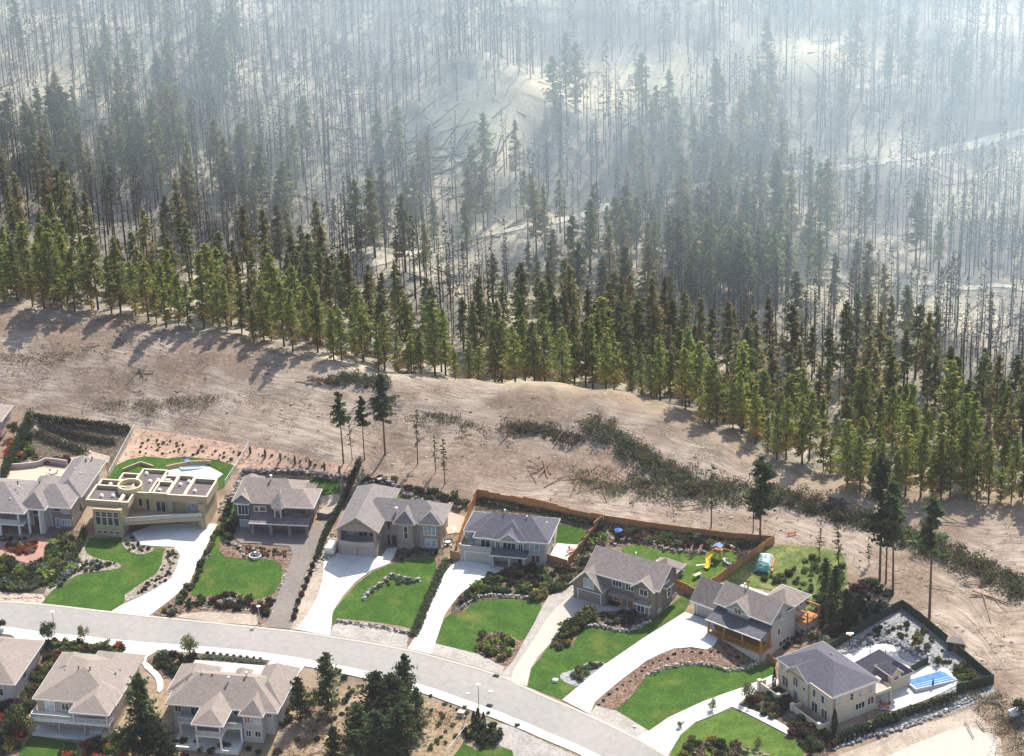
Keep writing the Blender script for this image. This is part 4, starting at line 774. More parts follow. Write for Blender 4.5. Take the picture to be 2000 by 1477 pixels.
fl = MB(); fl.prism([(6.0, .7), (21.4, 5.0), (21.4, 6.9), (6.0, 6.9)], 2.45, 2.9); fl.build('balcony_floor', STM, h.e)
mb = MB(); mb.bar((6.0, .65, 2.75), (21.4, 4.95, 2.75), .25, .75); mb.build('balcony_edge', STM, h.e)
h.rail([(6.0, .7), (21.3, 4.97)], 3.1, .9, mat('pale_rail', (.55, .53, .47), .5, .04), mat('frosted_panel', (.42, .43, .42), .25, .06)); h.cols([(21.2, 5.2)], .5, -.5, 2.5, STM)
h.wall(20.4, 21.9, 5.3, 13.4, -2, 5.8); h.vents([(12.2, 12.4, 6.5), (12.9, 12.2, 6.5)], .2, .4); h.box('roof_unit', (11.5, 12.0, 6.3), (12.6, 13.0, 7.1), METAL); h.done(); H2 = h

# -- grey roofed house with columned entrance at the left end
STW = mat('pale_stucco', (.50, .48, .44), .85, .05); BRK = lapmat('brick_wall', (.27, .20, .18), .25, .85)
h = House('column_house', (103.7, 1033.7, 2.5), -11, 'wide grey roofed house with white columned balconies at the left end of the row', STW, RFG)
h.wall(-22, 4.0, .8, 9, -2, 5.7); h.wall(-1.0, 4.0, 8, 20, -2, 5.7)
h.roof(-4.5, 4.6, -1.0, 9.2, 5.6, 8.3, 'u', 3.6, 4.6); h.roof(-1.9, 5.3, 4, 20.5, 5.6, 8.0, 'v', 3, 3.5, gw=False); h.roof(-6.4, 0, 6, 12, 5.6, 7.6, 'v', 1, 3, gw=False)
h.roof(-6.2, -.2, -2.6, 6, 5.8, 8.3, 'v', 2.7, 0, gw=False); h.roof(-22, -3.9, -4.7, 9.6, 5.8, 9.0, 'u', 6, 6.5)
bw = MB(); bw.box((0.0, .62, -.6), (4.02, .82, 5.6)); bw.build('brick_front', BRK, h.e)
h.win('F', .62, .4, 1.8, 3.9, 5.2, 1, 1, GLD); h.win('F', .62, 2.2, 3.6, 3.6, 5.0, 1, 1, GLB); h.win('F', .62, 1.7, 3.7, .7, 2.1, 3, 1, GLB); h.win('F', .62, .6, 1.2, .2, 2.3, 1, 1, GLB)
h.cols([(-9.6, -4.1), (-5.8, -3.4), (-4.0, -2.3), (-1.7, -2.1), (-14, -4.1)], .42, -.8, 5.7); h.box('balcony_floor', (-22, -4.2, 2.6), (-4.6, .8, 2.95), WHITE)
h.rail([(-22, -4.1), (-5.9, -4.1)], 2.95, .9, WHITE, mat('frosted_panel', (.42, .43, .42)))
h.win('F', .8, -9, -6, 3.2, 5.2, 3, 1, GLD); h.win('F', .8, -14, -11, 3.2, 5.2, 3, 1, GLD); h.win('F', .8, -9, -6.5, .5, 2.3, 3, 1, GLD); h.door('F', .8, -4.1, -2.9, 0, 2.4, mat('red_door', (.20, .07, .06), .5, .1)); h.win('F', .8, -4.2, -2.8, 2.8, 4.8, 1, 1, GLD, arch=.6)
h.box('entry_wall', (-1.8, -2.1, -.5), (-.9, .8, 5.6), STW); h.vents([(-7.5, 2.5, 8.8), (-3.5, 4.2, 8.2), (2.5, 16, 7.6), (3.3, 17.5, 7.4)], .12, .3, mat('black_vent', (.03, .03, .03), .6, .1)); h.vents([(1.7, 11.5, 8), (2.9, 11, 7.3), (-7.8, -1.5, 7.2), (-6.8, 1.6, 8.4)], .1, .12, WHITE)
h.done(); H1 = h

# -- house with timber porch
STS = lapmat('sage_siding', (.34, .35, .30), .2, .85); STG = mat('grey_green_wall', (.40, .395, .36), .85, .05)
h = House('porch_house', (1357, 1203.6, 2.5), -41, 'grey green house with an orange timber porch under a dark lean-to roof', STG, RFT)
h.wall(-.7, 5.5, .8, 9, -2, 3.0); h.wall(5.0, 17.3, .3, 8.3, -4.5, 5.0); h.wall(11.5, 16.8, 8, 12.5, -4, 4.9)
h.roof(-1.3, 6.5, .2, 7.4, 2.9, 6.6, 'u', 0, 0, gw=False); h.W.box((-.7, 1.0, 2.9), (-.5, 6.6, 3.4)); h.roof(4.7, 17.9, -.4, 7.4, 4.85, 7.8, 'u', 0, 0, oh=.6)
h.roof(7.4, 13.2, -.75, 4.5, 4.85, 7.2, 'v', 0, 0, oh=.35, R=None); h.roof(10.9, 17.6, 5.5, 13.1, 4.8, 7.0, 'v', None, None)
gb = MB(); gb.add([(7.9, -.42, 3.9), (12.7, -.42, 3.9), (12.7, -.42, 4.9), (10.3, -.42, 6.7), (7.9, -.42, 4.9), (7.9, .3, 3.9), (12.7, .3, 3.9), (12.7, .3, 4.9), (10.3, .3, 6.7), (7.9, .3, 4.9)], [(0, 1, 2, 3, 4)]+[(k, (k+1) % 5, 5+(k+1) % 5, 5+k) for k in range(5)]); gb.build('gable_front', STS, h.e)
h.garage('F', .8, .0, 3.6, 2.2, mat('putty_door', (.40, .385, .34), .6, .04)); h.win('F', -.42, 9.6, 11.1, 4.5, 5.5, 2, 1, GLR); h.win('F', .3, 6.2, 7.0, 4.1, 4.7, 1, 1); h.win('F', .3, 14.2, 16.0, 4.0, 4.6, 3, 1); h.win('F', -.42, 12.0, 12.3, 4.9, 5.1, fw=.05)
lt = MB(); lt.add([(5.2, -3.6, 2.9), (17.8, -3.6, 2.9), (17.8, .28, 4.05), (5.2, .28, 4.05), (5.2, -3.6, 2.75), (17.8, -3.6, 2.75), (17.8, .28, 3.9), (5.2, .28, 3.9)], [(0, 1, 2, 3), (7, 6, 5, 4), (0, 4, 5, 1), (1, 5, 6, 2), (3, 7, 4, 0)])
lt.build('porch_roof', shingle('dark_porch_shingles', (.105, .105, .12)), h.e); h.box('gutter', (5.15, -3.72, 2.74), (17.85, -3.61, 2.95), WHITE)
h.box('porch_floor', (5.4, -3.4, -.35), (17.9, .3, -.05), BROWNW); h.box('porch_wall', (5.5, -3.2, -4.6), (17.7, -2.9, -.36), STW); h.cols([(5.6, -3.2), (9.3, -3.2), (13.4, -3.2), (17.6, -3.2)], .32, -.05, 2.75, BROWNW, 'post'); h.cols([(17.6, -.2)], .3, -.05, 3.6, BROWNW, 'post')
h.rail([(5.9, -3.25), (17.6, -3.25), (17.6, .2)], -.05, 1.0, BROWNW); h.door('F', .3, 8.2, 9.3, 0, 2.1, mat('dark_wood_door', (.06, .04, .04))); h.win('F', .3, 6, 7.4, .6, 2.2, 2, 1); h.win('F', .3, 10.5, 12.2, .7, 2.2, 2, 1, GLR); h.win('F', .3, 14, 16, .7, 2.2, 2, 1)
h.wall(17.3, 17.7, -3.2, .3, -4.6, -.4); h.win('R', 17.3, 4.0, 5.0, 3.6, 4.8, 1, 1, GLB); h.win('R', 17.3, 2.5, 3.3, .8, 2.2, 1, 1, GLR); h.win('R', 17.3, 3.0, 6.4, -2.0, -.9, 3, 1, GLR); h.win('R', 16.8, 10.3, 11.3, 3.4, 4.3)
h.box('deck', (16.9, 9.0, .8), (19.6, 13.2, 1.05), BROWNW); h.cols([(19.4, 9.3), (19.4, 12.9)], .22, -3, 3.2, BROWNW, 'post'); h.rail([(16.9, 9.1), (19.5, 9.1), (19.5, 13.1)], 1.05, 1.0, BROWNW); h.wall(16.9, 19.4, 9.2, 13, -3, .78)
h.box('pergola_beam', (16.8, 9.1, 3.2), (19.6, 9.35, 3.4), BROWNW); h.box('pergola_beam', (16.8, 12.8, 3.2), (19.6, 13.05, 3.4), BROWNW)
h.vents([(9.2, 4.3, 7.3)], .14, 1.7, BROWNW, 'chimney_pipe'); h.vents([(8.0, 5.0, 7.0)], .12, .6, WHITE); h.done(); H7 = h

# -- cream stucco house by the pool
STY = mat('cream_stucco', (.62, .52, .38), .85, .05)
h = House('pool_house_villa', (1517, 1338, 1.5), -59, 'large cream stucco house with a slate hip roof beside the blue swimming pool', STY, RFB, fascia=mat('pale_gutter', (.60, .58, .54), .5, .05))
h.wall(.2, 16.2, .2, 9.8, -2.5, 5.7); h.wall(3.9, 9.6, -.35, .8, -1, 5.6); h.wall(9.9, 16.2, -.15, .8, -1, 5.65)
h.roof(-.2, 16.4, -.1, 10.6, 5.6, 8.2, 'u', 4.9, 6.4); h.roof(3.5, 10.0, -.75, 7.2, 5.55, 7.7, 'v', 0, 0, oh=.4)
h.wall(3.9, 9.6, -.33, .5, 5.3, 5.7)
h.roof(5.7, 14.2, 12.6, 20.3, 3.0, 6.3, 'u', 3, 1.2, gw=False, oh=.3); h.wall(6.2, 13.6, 12.9, 20, -1, 3.1); h.wall(12.2, 13.6, 12.9, 20, 3, 3.6)
h.roof(10.6, 15.4, 14.0, 16.8, 4.7, 5.9, 'u', 2, 0, oh=.3); h.wall(14.0, 15.0, 14.3, 16.5, 2.9, 4.75); h.win('R', 15.0, 14.9, 15.9, 3.4, 4.5, 1, 2, GLR)
h.box('link_roof', (11.0, 9.8, 2.85), (16.2, 13.2, 3.05), mat('flat_membrane', (.36, .32, .30), .9, .06)); h.box('link_parapet', (16.2, 9.8, 2.7), (16.45, 13.4, 3.3), STY); h.wall(11, 13.4, 9.8, 13, -1, 2.85); h.box('beam', (13.2, 13.2, 2.7), (16.45, 13.45, 3.3), STY); h.cols([(16.2, 13.2)], .45, -1, 2.8, STY)
h.win('F', .2, .9, 1.7, 3.9, 5.1, 1, 1, GLB); h.win('F', .2, 2.8, 3.3, 4.0, 4.6, 1, 1); h.win('F', .2, 1.5, 3.2, .9, 2.9, 2, 1, GLR); h.win('F', -.35, 5.4, 6.8, 3.0, 4.4, 2, 1, GLR, arch=.6); h.door('F', -.35, 5.5, 6.8, -.3, 2.4, mat('grey_glazed_door', (.20, .17, .15), .3, .1)); h.win('F', -.35, 8.3, 8.9, 3.4, 4.0)
h.win('F', -.15, 10.9, 11.7, 3.4, 4.9, 1, 1, GLR); h.win('F', -.15, 13.4, 14.2, 3.4, 4.9, 1, 1, GLD); h.win('F', -.15, 10.7, 12.3, .3, 2.3, 2, 1, GLD, sill=0); h.win('F', -.15, 13.5, 15.1, .3, 2.3, 2, 1, GLR)
for a0, g_ in ((1.1, GLB), (4.0, GLD), (5.9, GLB), (8.3, GLB)): h.win('R', 16.2, a0, a0+.75, 3.7, 5.0, 1, 2, g_, fw=.1)
h.win('R', 16.2, 5.3, 7.3, 1.2, 2.4, 3, 1, GLD); h.win('R', 16.2, 8.0, 9.4, 1.3, 2.5, 2, 1, GLR, arch=.3)
gwl = MB()
for a, b in (((-1.2, -1.6), (-1.2, -3.0)), ((-1.2, -3.0), (4.6, -3.0)), ((4.6, -3.0), (4.6, -1.0)), ((8.6, -1.0), (8.6, -2.9)), ((8.6, -2.9), (16.6, -2.9)), ((16.6, -2.9), (16.6, -.6))): gwl.bar((*a, .2), (*b, .2), .28, 2.0)
gwl.build('courtyard_wall', STY, h.e); h.cols([(-1.2, -3), (4.6, -3), (8.6, -2.9), (16.4, -2.9)], .7, -1, 1.6, mat('wall_pier', (.66, .57, .43), .8, .05), 'pier')
h.box('terrace_floor', (8.6, -2.9, -.8), (16.6, -.2, .0), mat('dark_terrace', (.17, .16, .16), .8, .1)); h.box('terrace_floor', (-1.1, -2.9, -.8), (4.6, .2, 0), mat('dark_terrace', (.17, .16, .16)))
h.vents([(9.6, 17.3, 6.0), (7.4, 15.5, 5.4)], .1, .3, mat('tan_vent', (.45, .38, .28), .6, .05)); h.done(); H8 = h

# -- three houses below the road
STP = mat('peach_stucco', (.40, .33, .26), .85, .05)
h = House('hipped_house', (62.5, 1435, -3.0), -12, 'peach house with a tan hip roof and one long white deck on posts', STP, RFP)
h.wall(.2, 14.5, 3.6, 19, -1, 5.7); h.wall(9, 14.5, 1.2, 4, 2.8, 5.6) if False else None
h.roof(-.6, 15.4, 3.3, 19.8, 5.6, 8.9, 'v', 7.0, 7.2); h.roof(7.6, 15.2, -.1, 8, 5.55, 7.4, 'v', 3.8, 0, gw=False); h.roof(6.0, 15.4, 12, 21.2, 5.6, 7.6, 'v', 0, 3, gw=False); h.roof(-.3, 5.5, 13, 19.3, 5.6, 7.2, 'v', 0, 1.5, gw=False)
h.box('deck', (-.2, .9, 2.7), (14.8, 3.6, 2.95), WHITE); h.box('deck_fascia', (-.25, .8, 2.45), (14.85, .92, 3.0), WHITE); h.rail([(-.15, 3.6), (-.15, .95), (14.7, .95), (14.7, 3.5)], 2.95, .95, WHITE, mat('frosted_panel', (.42, .43, .42)))
h.cols([(.1, 1.2), (5.0, 1.2), (9.9, 1.2), (14.5, 1.2)], .3, -1, 2.5, STP); h.cols([(8.2, .6), (14.5, .6)], .25, 2.9, 5.5, WHITE)
h.win('F', 3.6, 1.8, 3.4, 3.2, 5.1, 2, 1, GLB); h.win('F', 3.6, 4.9, 6.2, 3.6, 5.0, 2, 1, GLD); h.win('F', 3.6, 9.5, 11.0, 3.4, 5.0, 2, 1, GLR); h.win('F', 3.6, 11.6, 13.2, 3.4, 5.0, 2, 1, GLB); h.win('F', 3.6, 2, 5, .4, 2.2, 3, 1, GLD); h.win('F', 3.6, 8, 11, .4, 2.2, 3, 1, GLD)
h.win('R', 14.5, 6, 7, 3.2, 4.5, 1, 1); h.win('R', 14.5, 10.2, 11, 3.4, 4.6, 1, 1); h.box('patio', (-.2, .5, -.8), (15, 3.6, -.1), CONC)
h.vents([(6.3, 10, 8.8), (8.5, 10, 8.8)], .12, .15, BARK); h.vents([(12.6, 12, 6.9), (12.9, 13.6, 6.6), (3, 11.5, 7.0)], .12, .12, RFP); h.done(); H10 = h
STV = mat('mauve_stucco', (.47, .44, .43), .85, .05)
h = House('tiered_deck_house', (350, 1450, -3.0), -12, 'pale mauve house with a wide tan roof and three stepped white balconies', STV, RFP)
h.wall(-2.4, 16.6, 5.0, 19, -1, 5.7); h.wall(3.6, 8.0, -.6, 5, 2.7, 2.9); h.wall(11.4, 15.0, 2.8, 6, -1, 5.6); h.wall(12, 17, 8, 20, -1, 5.6)
h.roof(-3.4, 17.8, 3.6, 16.0, 5.6, 8.9, 'u', 5, 6); h.roof(3.3, 9.3, -2.2, 8, 5.55, 7.3, 'v', 3.0, 0, gw=False); h.roof(11.0, 17.9, 6, 19.3, 5.6, 8.2, 'v', 4, 3, gw=False); h.roof(-4.4, 3.6, 8, 17.5, 5.6, 8.0, 'v', 3, 3, gw=False); h.roof(6.2, 9.6, 12, 17.3, 5.6, 7.0, 'v', 0, 1.5, gw=False)
h.roof(10.9, 15.5, 2.0, 8, 5.55, 7.6, 'v', 2.3, 0, gw=False)
h.box('deck', (-.6, 2.2, 2.55), (3.6, 5.0, 2.85), WHITE); h.rail([(-.6, 5), (-.6, 2.3), (3.6, 2.3)], 2.85, .95, WHITE, mat('frosted_panel', (.42, .43, .42)))
h.box('deck', (3.6, -1.4, 2.5), (8.6, 5.0, 2.8), WHITE); h.rail([(3.7, 2.2), (3.7, -1.3), (8.5, -1.3), (8.5, 2.2)], 2.8, .95, WHITE, mat('frosted_panel', (.42, .43, .42)))
h.box('deck', (8.6, 1.9, 2.5), (11.4, 5.0, 2.8), WHITE); h.rail([(8.6, 2.0), (11.4, 2.0)], 2.8, .95, WHITE, mat('frosted_panel', (.42, .43, .42)))
h.cols([(-.4, 2.4), (3.9, -1.1), (8.3, -1.1), (11.2, 2.2), (3.5, 2.4)], .32, -1.2, 2.5, WHITE); h.cols([(3.9, -1.1), (8.3, -1.1)], .28, 2.8, 5.5, WHITE)
for f_, at, a0, a1, z0, z1, g_ in (('F', 5, -2.0, -.9, 3.3, 5.0, GLD), ('F', 5, 1.0, 2.6, 2.9, 5.0, GLD), ('F', 5, 4.6, 7.6, 2.9, 5.0, GLR), ('F', 5, 9.2, 10.6, 3.6, 5.0, GLD), ('F', 5, 5, 7.5, .2, 2.2, GLD), ('F', 5, 9, 11, .2, 2.2, GLD), ('F', 2.8, 11.8, 12.7, 3.6, 4.8, GLR), ('F', 2.8, 13.6, 14.6, 3.6, 4.8, GLB), ('F', 2.8, 11.9, 12.8, .8, 1.9, GLD), ('F', 2.8, 13.6, 14.6, .8, 1.9, GLD), ('F', 5, 15.4, 16.2, 3.7, 4.9, GLR)): h.win(f_, at, a0, a1, z0, z1, 2, 1, g_)
h.box('patio', (-1, -1.2, -.9), (11.4, 5, -.15), CONC); h.vents([(7.4, 8.6, 8.4), (10.4, 10, 8.8)], .16, .8, WHITE, 'chimney_pipe'); h.vents([(2, 9.6, 8.7), (4, 9.6, 8.7), (-.8, 9.4, 7.6)], .12, .15, BARK); h.done(); H11 = h
h = House('side_house', (-75, 1365, -3.0), -12, 'tan roofed house cut by the left frame edge below the road', STV, RFP)
h.wall(0, 10.5, 0, 14, -1, 4.4); h.roof(-.6, 11.2, -.6, 15.5, 4.4, 7.3, 'v', 6, 5); h.win('R', 10.5, 5, 6.5, 2, 3.3, 2, 1); h.win('F', 0, 6.5, 8.5, 1.5, 3, 2, 1); h.done(); H9 = h
h = House('corner_house', (-88, 842, 6.0), -10, 'bit of a pinkish house at the left frame edge behind the tall hedge', mat('pink_stucco', (.50, .37, .32), .85, .05), RFP)
h.wall(0, 10.5, 0, 7, -1, 3.2); h.roof(-.5, 11, -.5, 7.5, 3.1, 4.6, 'u', 3, 3); h.win('R', 10.5, 2, 4, 1, 2.2, 2, 1); h.win('F', 0, 7, 9, .8, 2.2, 2, 1, GLB); h.done()
# ------------------------------------------------------------------ plants: one of each kind, then copies
def tufts(mb, c, r, n, size, cols, rr, flat=.0, up=0.0):
    """n small leaf faces filling an ellipsoid, denser to its outside"""
    for _ in range(n):
        d = np.array([rr.gauss(0, 1), rr.gauss(0, 1), rr.gauss(0, 1)]); d /= np.linalg.norm(d)+1e-9
        q = rr.random()**.4; p = np.array(c)+d*np.array(r)*q
        s_ = size*rr.uniform(.6, 1.3); a = np.array([rr.gauss(0, 1), rr.gauss(0, 1), rr.gauss(0, 1)*(1-flat)]); a /= np.linalg.norm(a)+1e-9
        b = np.cross(a, d+.3*np.array([rr.gauss(0, 1), rr.gauss(0, 1), rr.gauss(0, 1)])); b /= np.linalg.norm(b)+1e-9
        col = cols[rr.randrange(len(cols))]; k = rr.uniform(.75, 1.25); col = tuple(x*k for x in col)
        mb.add([p-a*s_*.6, p+b*s_*.45, p+a*s_*.6, p-b*s_*.35], [(0, 1, 2, 3)], col)
GRN = [(.075, .11, .04), (.055, .09, .03), (.11, .15, .05)]; DGR = [(.035, .055, .028), (.05, .07, .035), (.028, .042, .022)]
GYG = [(.16, .19, .13), (.12, .15, .10)]; YEL = [(.40, .27, .05), (.30, .24, .06), (.18, .18, .05)]; REDF = [(.50, .05, .03), (.40, .06, .04), (.06, .09, .03)]
PUR = [(.10, .035, .045), (.07, .035, .035)]; OLV = [(.15, .15, .05), (.11, .12, .045), (.19, .17, .07)]; PNK = [(.45, .28, .26), (.10, .12, .06), (.30, .18, .16)]; LIM = [(.22, .28, .07), (.15, .21, .05)]; BLU = [(.22, .27, .24), (.17, .22, .19)]
def shrub_proto(name, cols, seed, n=90, tall=.8, size=.26):
    rr = random.Random(seed); mb = MB()
    tufts(mb, (0, 0, tall*.5), (.5, .5, tall*.52), n, size, cols, rr)
    for k in range(3): a = rr.random()*6.28; tufts(mb, (.28*math.cos(a), .28*math.sin(a), tall*rr.uniform(.3, .7)), (.26, .26, .26), n//5, size*.9, cols, rr)
    return mb.mesh(name, LEAF, True)
SHR = {}
for nm, cols in dict(green=GRN, dark=DGR, grey=GYG, yellow=YEL, red=REDF, purple=PUR, olive=OLV, pink=PNK, lime=LIM, blue=BLU).items():
    SHR[nm] = [shrub_proto(nm+'_shrub', cols, 11+k) for k in range(2)]
WORD = dict(green='green', dark='dark green', grey='grey leaved', yellow='yellow', red='red flowering', purple='dark purple', olive='olive', pink='pink flowering', lime='lime green', blue='blue grey')
RR = random.Random(42); SHRUBS = []
def shrub(px, py, kind, d, label, group=None, hgt=1.0, name='shrub', cat='shrub'):
    SHRUBS.append((G(px, py), RR.choice(SHR[kind]), d, RR.uniform(.85, 1.15), hgt, RR.random()*6.28, label, group))
def inpoly(p, Q):
    c = False; j = len(Q)-1
    for i in range(len(Q)):
        if (Q[i][1] > p[1]) != (Q[j][1] > p[1]) and p[0] < (Q[j][0]-Q[i][0])*(p[1]-Q[i][1])/(Q[j][1]-Q[i][1])+Q[i][0]: c = not c
        j = i
    return c
def bed(poly, n, kinds, dr, where, hgt=(.7, 1.2), mind=5, group=None, adj=''):
    xs, ys = zip(*poly); pts = []; t = 0
    while len(pts) < n and t < n*60:
        t += 1; p = (RR.uniform(min(xs), max(xs)), RR.uniform(min(ys), max(ys)))
        if inpoly(p, poly) and all((p[0]-q[0])**2+(2*(p[1]-q[1]))**2 > mind**2 for q in pts): pts.append(p)
    for p in pts:
        k = RR.choice(kinds); shrub(p[0], p[1], k, RR.uniform(*dr), (adj+WORD[k]+' shrub '+where), (WORD[k]+' shrubs '+where), RR.uniform(*hgt))
def line_pts(line, step):
    """points every step metres along a line of photo spots"""
    W_ = [G(*p) for p in line]; o = []; carry = 0
    for a, b in zip(W_[:-1], W_[1:]):
        L_ = np.linalg.norm((b-a)[:2]); t = carry
        while t < L_: o.append(a+(b-a)*t/L_); t += step
        carry = t-L_
    return o
def rockwall(line, h_, w_, label, cols=None, r=.38, seed=1, name='rock_wall', cat='rock wall', closed_h=None):
    rr = random.Random(seed); mb = MB(); cols = cols or [(.42, .39, .35), (.33, .30, .27), (.50, .46, .40), (.24, .22, .21), (.46, .37, .29)]
    P = line_pts(line, r*1.15); o0 = P[0].copy()
    for i, p in enumerate(P):
        d = P[min(i+1, len(P)-1)]-P[max(i-1, 0)]; d[2] = 0; d /= np.linalg.norm(d)+1e-9; n_ = np.array([-d[1], d[0], 0])
        for k in range(max(1, int(h_/r*.9))):
            for q in range(max(1, int(w_/r*.75))):
                c = p+n_*(q*r*1.25-w_/2+rr.uniform(-.3, .3))+np.array([rr.uniform(-.2, .2), rr.uniform(-.2, .2), k*r*1.0+r*.2]); 
                s_ = r*rr.uniform(.4, 1.1); col = rr.choice(cols); k_ = rr.uniform(.35, .95); x, y = c[0], c[1]
                mb.blob((c[0]-o0[0], c[1]-o0[1], c[2]-o0[2]), (s_, s_*rr.uniform(.7, 1.2), s_*rr.uniform(.6, .9)), rr.random(), tuple(v*k_ for v in col), n=5, m=3)
    o = mb.build(name, ROCK, None, True); o.location = o0; tag(o, label, cat); return o
# rock walls and rockeries
rockwall([(426,1000),(440,975),(458,950),(470,930),(474,918)], 1.0, 1.8, 'steep rockery beside the ochre modern house, climbing to the low wire fence', r=.5, seed=2)
rockwall([(476,922),(510,922),(560,920),(610,925),(655,933),(690,932)], 1.5, 1.6, 'long dark rock wall behind the turret house roof', [(.22, .21, .22), (.32, .30, .30), (.15, .14, .15), (.42, .36, .32)], .5, 3)
rockwall([(424,1045),(414,1070),(404,1095)], .5, .6, 'short row of pale rocks along the curved concrete driveway', r=.35, seed=4)
rockwall([(437,1052),(452,1062),(472,1072),(482,1085),(495,1090),(508,1085),(500,1077),(480,1074)], .9, .8, 'looped rock wall round the small garden fountain', r=.34, seed=5)
rockwall([(482,1074),(515,1076),(545,1074),(560,1078)], .7, .5, 'low stacked rock wall facing the dark asphalt yard', r=.33, seed=6)
rockwall([(566,1078),(565,1100),(556,1130),(545,1160),(533,1190),(517,1212),(508,1226)], .4, .5, 'thin line of white rocks along the dark asphalt driveway', [(.55, .50, .46), (.42, .36, .34), (.60, .56, .52)], .3, 7)
rockwall([(347,1192),(375,1188),(400,1186),(430,1184),(460,1186),(490,1192),(506,1200)], .7, .7, 'rocky bank between the street and the squarish lawn', r=.4, seed=8)
rockwall([(395,1180),(420,1172),(450,1168),(480,1180),(500,1192)], .5, 1.8, 'scattered boulders in the planted bank above the street', r=.38, seed=9)
rockwall([(653,1045),(645,1060),(640,1075),(632,1090),(622,1105),(612,1118)], .8, 1.8, 'wide pale rockery beside the parked white trailer', [(.55, .48, .40), (.42, .36, .32), (.62, .55, .46)], .45, 10)
rockwall([(676,990),(690,970),(705,952),(722,942),(745,938),(765,943),(785,955),(795,962)], 1.3, 1.4, 'curved boulder wall wrapping the back of the taupe balcony house', [(.30, .29, .30), (.42, .40, .38), (.22, .21, .21)], .55, 11)
rockwall([(795,962),(815,972),(850,975),(885,982),(905,990)], 1.2, 2.2, 'large round boulders above the brick patio', [(.36, .33, .31), (.45, .40, .36), (.25, .23, .22)], .7, 12)
rockwall([(706,1172),(712,1160),(728,1148),(745,1138),(752,1128),(765,1122),(780,1126),(800,1130),(822,1133)], .8, .8, 'hook shaped rock island in the middle of the big lawn', [(.48, .46, .45), (.38, .35, .33), (.56, .52, .48)], .36, 13)
rockwall([(660,1213),(680,1216),(720,1221),(760,1228),(800,1235),(809,1238)], .8, .7, 'straight rock wall between the big lawn and the street', r=.36, seed=14)
rockwall([(842,1137),(850,1122),(860,1108),(869,1101)], .6, .6, 'short row of white rocks beside the second concrete driveway', [(.55, .52, .48), (.45, .42, .40)], .35, 15)
rockwall([(898,1188),(908,1180),(922,1172),(940,1166),(960,1163),(1000,1165),(1040,1168)], .9, .6, 'pale rock wall edging the striped lawn below the stucco house', [(.62, .57, .48), (.50, .46, .40), (.42, .40, .38)], .34, 16)
rockwall([(1092,1150),(1105,1143),(1116,1136),(1128,1128)], .6, .8, 'row of rocks left of the brown gabled house garage', r=.36, seed=17)
rockwall([(1148,1222),(1175,1223),(1200,1230),(1225,1232),(1250,1224),(1266,1214)], .9, .5, 'curved rock wall before the brown gabled house bay window', [(.50, .48, .46), (.40, .37, .33), (.60, .57, .54)], .34, 18)
rockwall([(1152,1206),(1180,1206),(1195,1214),(1210,1226)], .5, .5, 'small inner rock terrace beside the brown gabled house path', r=.3, seed=19)
rockwall([(1265,1319),(1285,1308),(1310,1300),(1340,1296),(1375,1296),(1400,1302),(1420,1309),(1445,1308),(1470,1300),(1485,1294)], .95, .55, 'long wavy pale stone wall between mulch slope and oval lawn', [(.62, .56, .46), (.52, .47, .40), (.45, .42, .38), (.64, .60, .52)], .36, 20)
rockwall([(1212,1056),(1240,1057),(1270,1058),(1290,1070),(1320,1076),(1350,1078),(1378,1080)], .9, .5, 'long rock wall between hillside shrubs and the play lawn', r=.36, seed=21)
rockwall([(1388,1070),(1400,1064),(1425,1065),(1442,1074),(1452,1086),(1446,1094)], .8, .5, 'horseshoe rock wall round the end of the play lawn', r=.36, seed=22)
rockwall([(1186,1030),(1190,1045),(1200,1058),(1212,1066)], .5, 1.0, 'pale rocks at the corner by the blue garden pond', r=.4, seed=23)
rockwall([(1650,1268),(1680,1250),(1720,1244),(1760,1250),(1800,1270),(1830,1292)], .9, 3.0, 'curving grey rock slope behind the swimming pool', [(.40, .40, .41), (.50, .50, .50), (.28, .28, .29)], .5, 24)
rockwall([(1620,1462),(1680,1440),(1740,1425),(1800,1405),(1860,1380),(1900,1362)], .5, 1.2, 'lower line of grey rocks beside the gravel road', [(.46, .45, .45), (.35, .34, .34), (.58, .57, .56)], .42, 25)
rockwall([(1618,1447),(1680,1425),(1740,1408),(1800,1390),(1860,1368),(1895,1352)], .5, .7, 'upper line of grey rocks below the dark green hedge', [(.46, .45, .45), (.35, .34, .34), (.58, .57, .56)], .38, 26)
rockwall([(8,1168),(40,1167),(85,1167)], .4, .4, 'thin rock edging by the street at the left end', r=.28, seed=27)
rockwall([(205,1290),(60,1300),(50,1318),(47,1330)], .3, .5, 'loose rocks beside the left driveway', r=.3, seed=28) if False else rockwall([(58,1293),(52,1305),(47,1315)], .3, .6, 'few loose rocks right of the left edge house', r=.4, seed=28)
rockwall([(975,1465),(960,1452),(945,1440),(938,1428)], .4, .9, 'pale rocks curving round the bottom lawn', r=.35, seed=29)
rockwall([(1395,1477),(1420,1470),(1450,1462),(1480,1468),(1500,1478)], .5, 1.6, 'boulders at the bottom edge among brown shrubs', [(.40, .35, .28), (.30, .26, .20)], .5, 30)
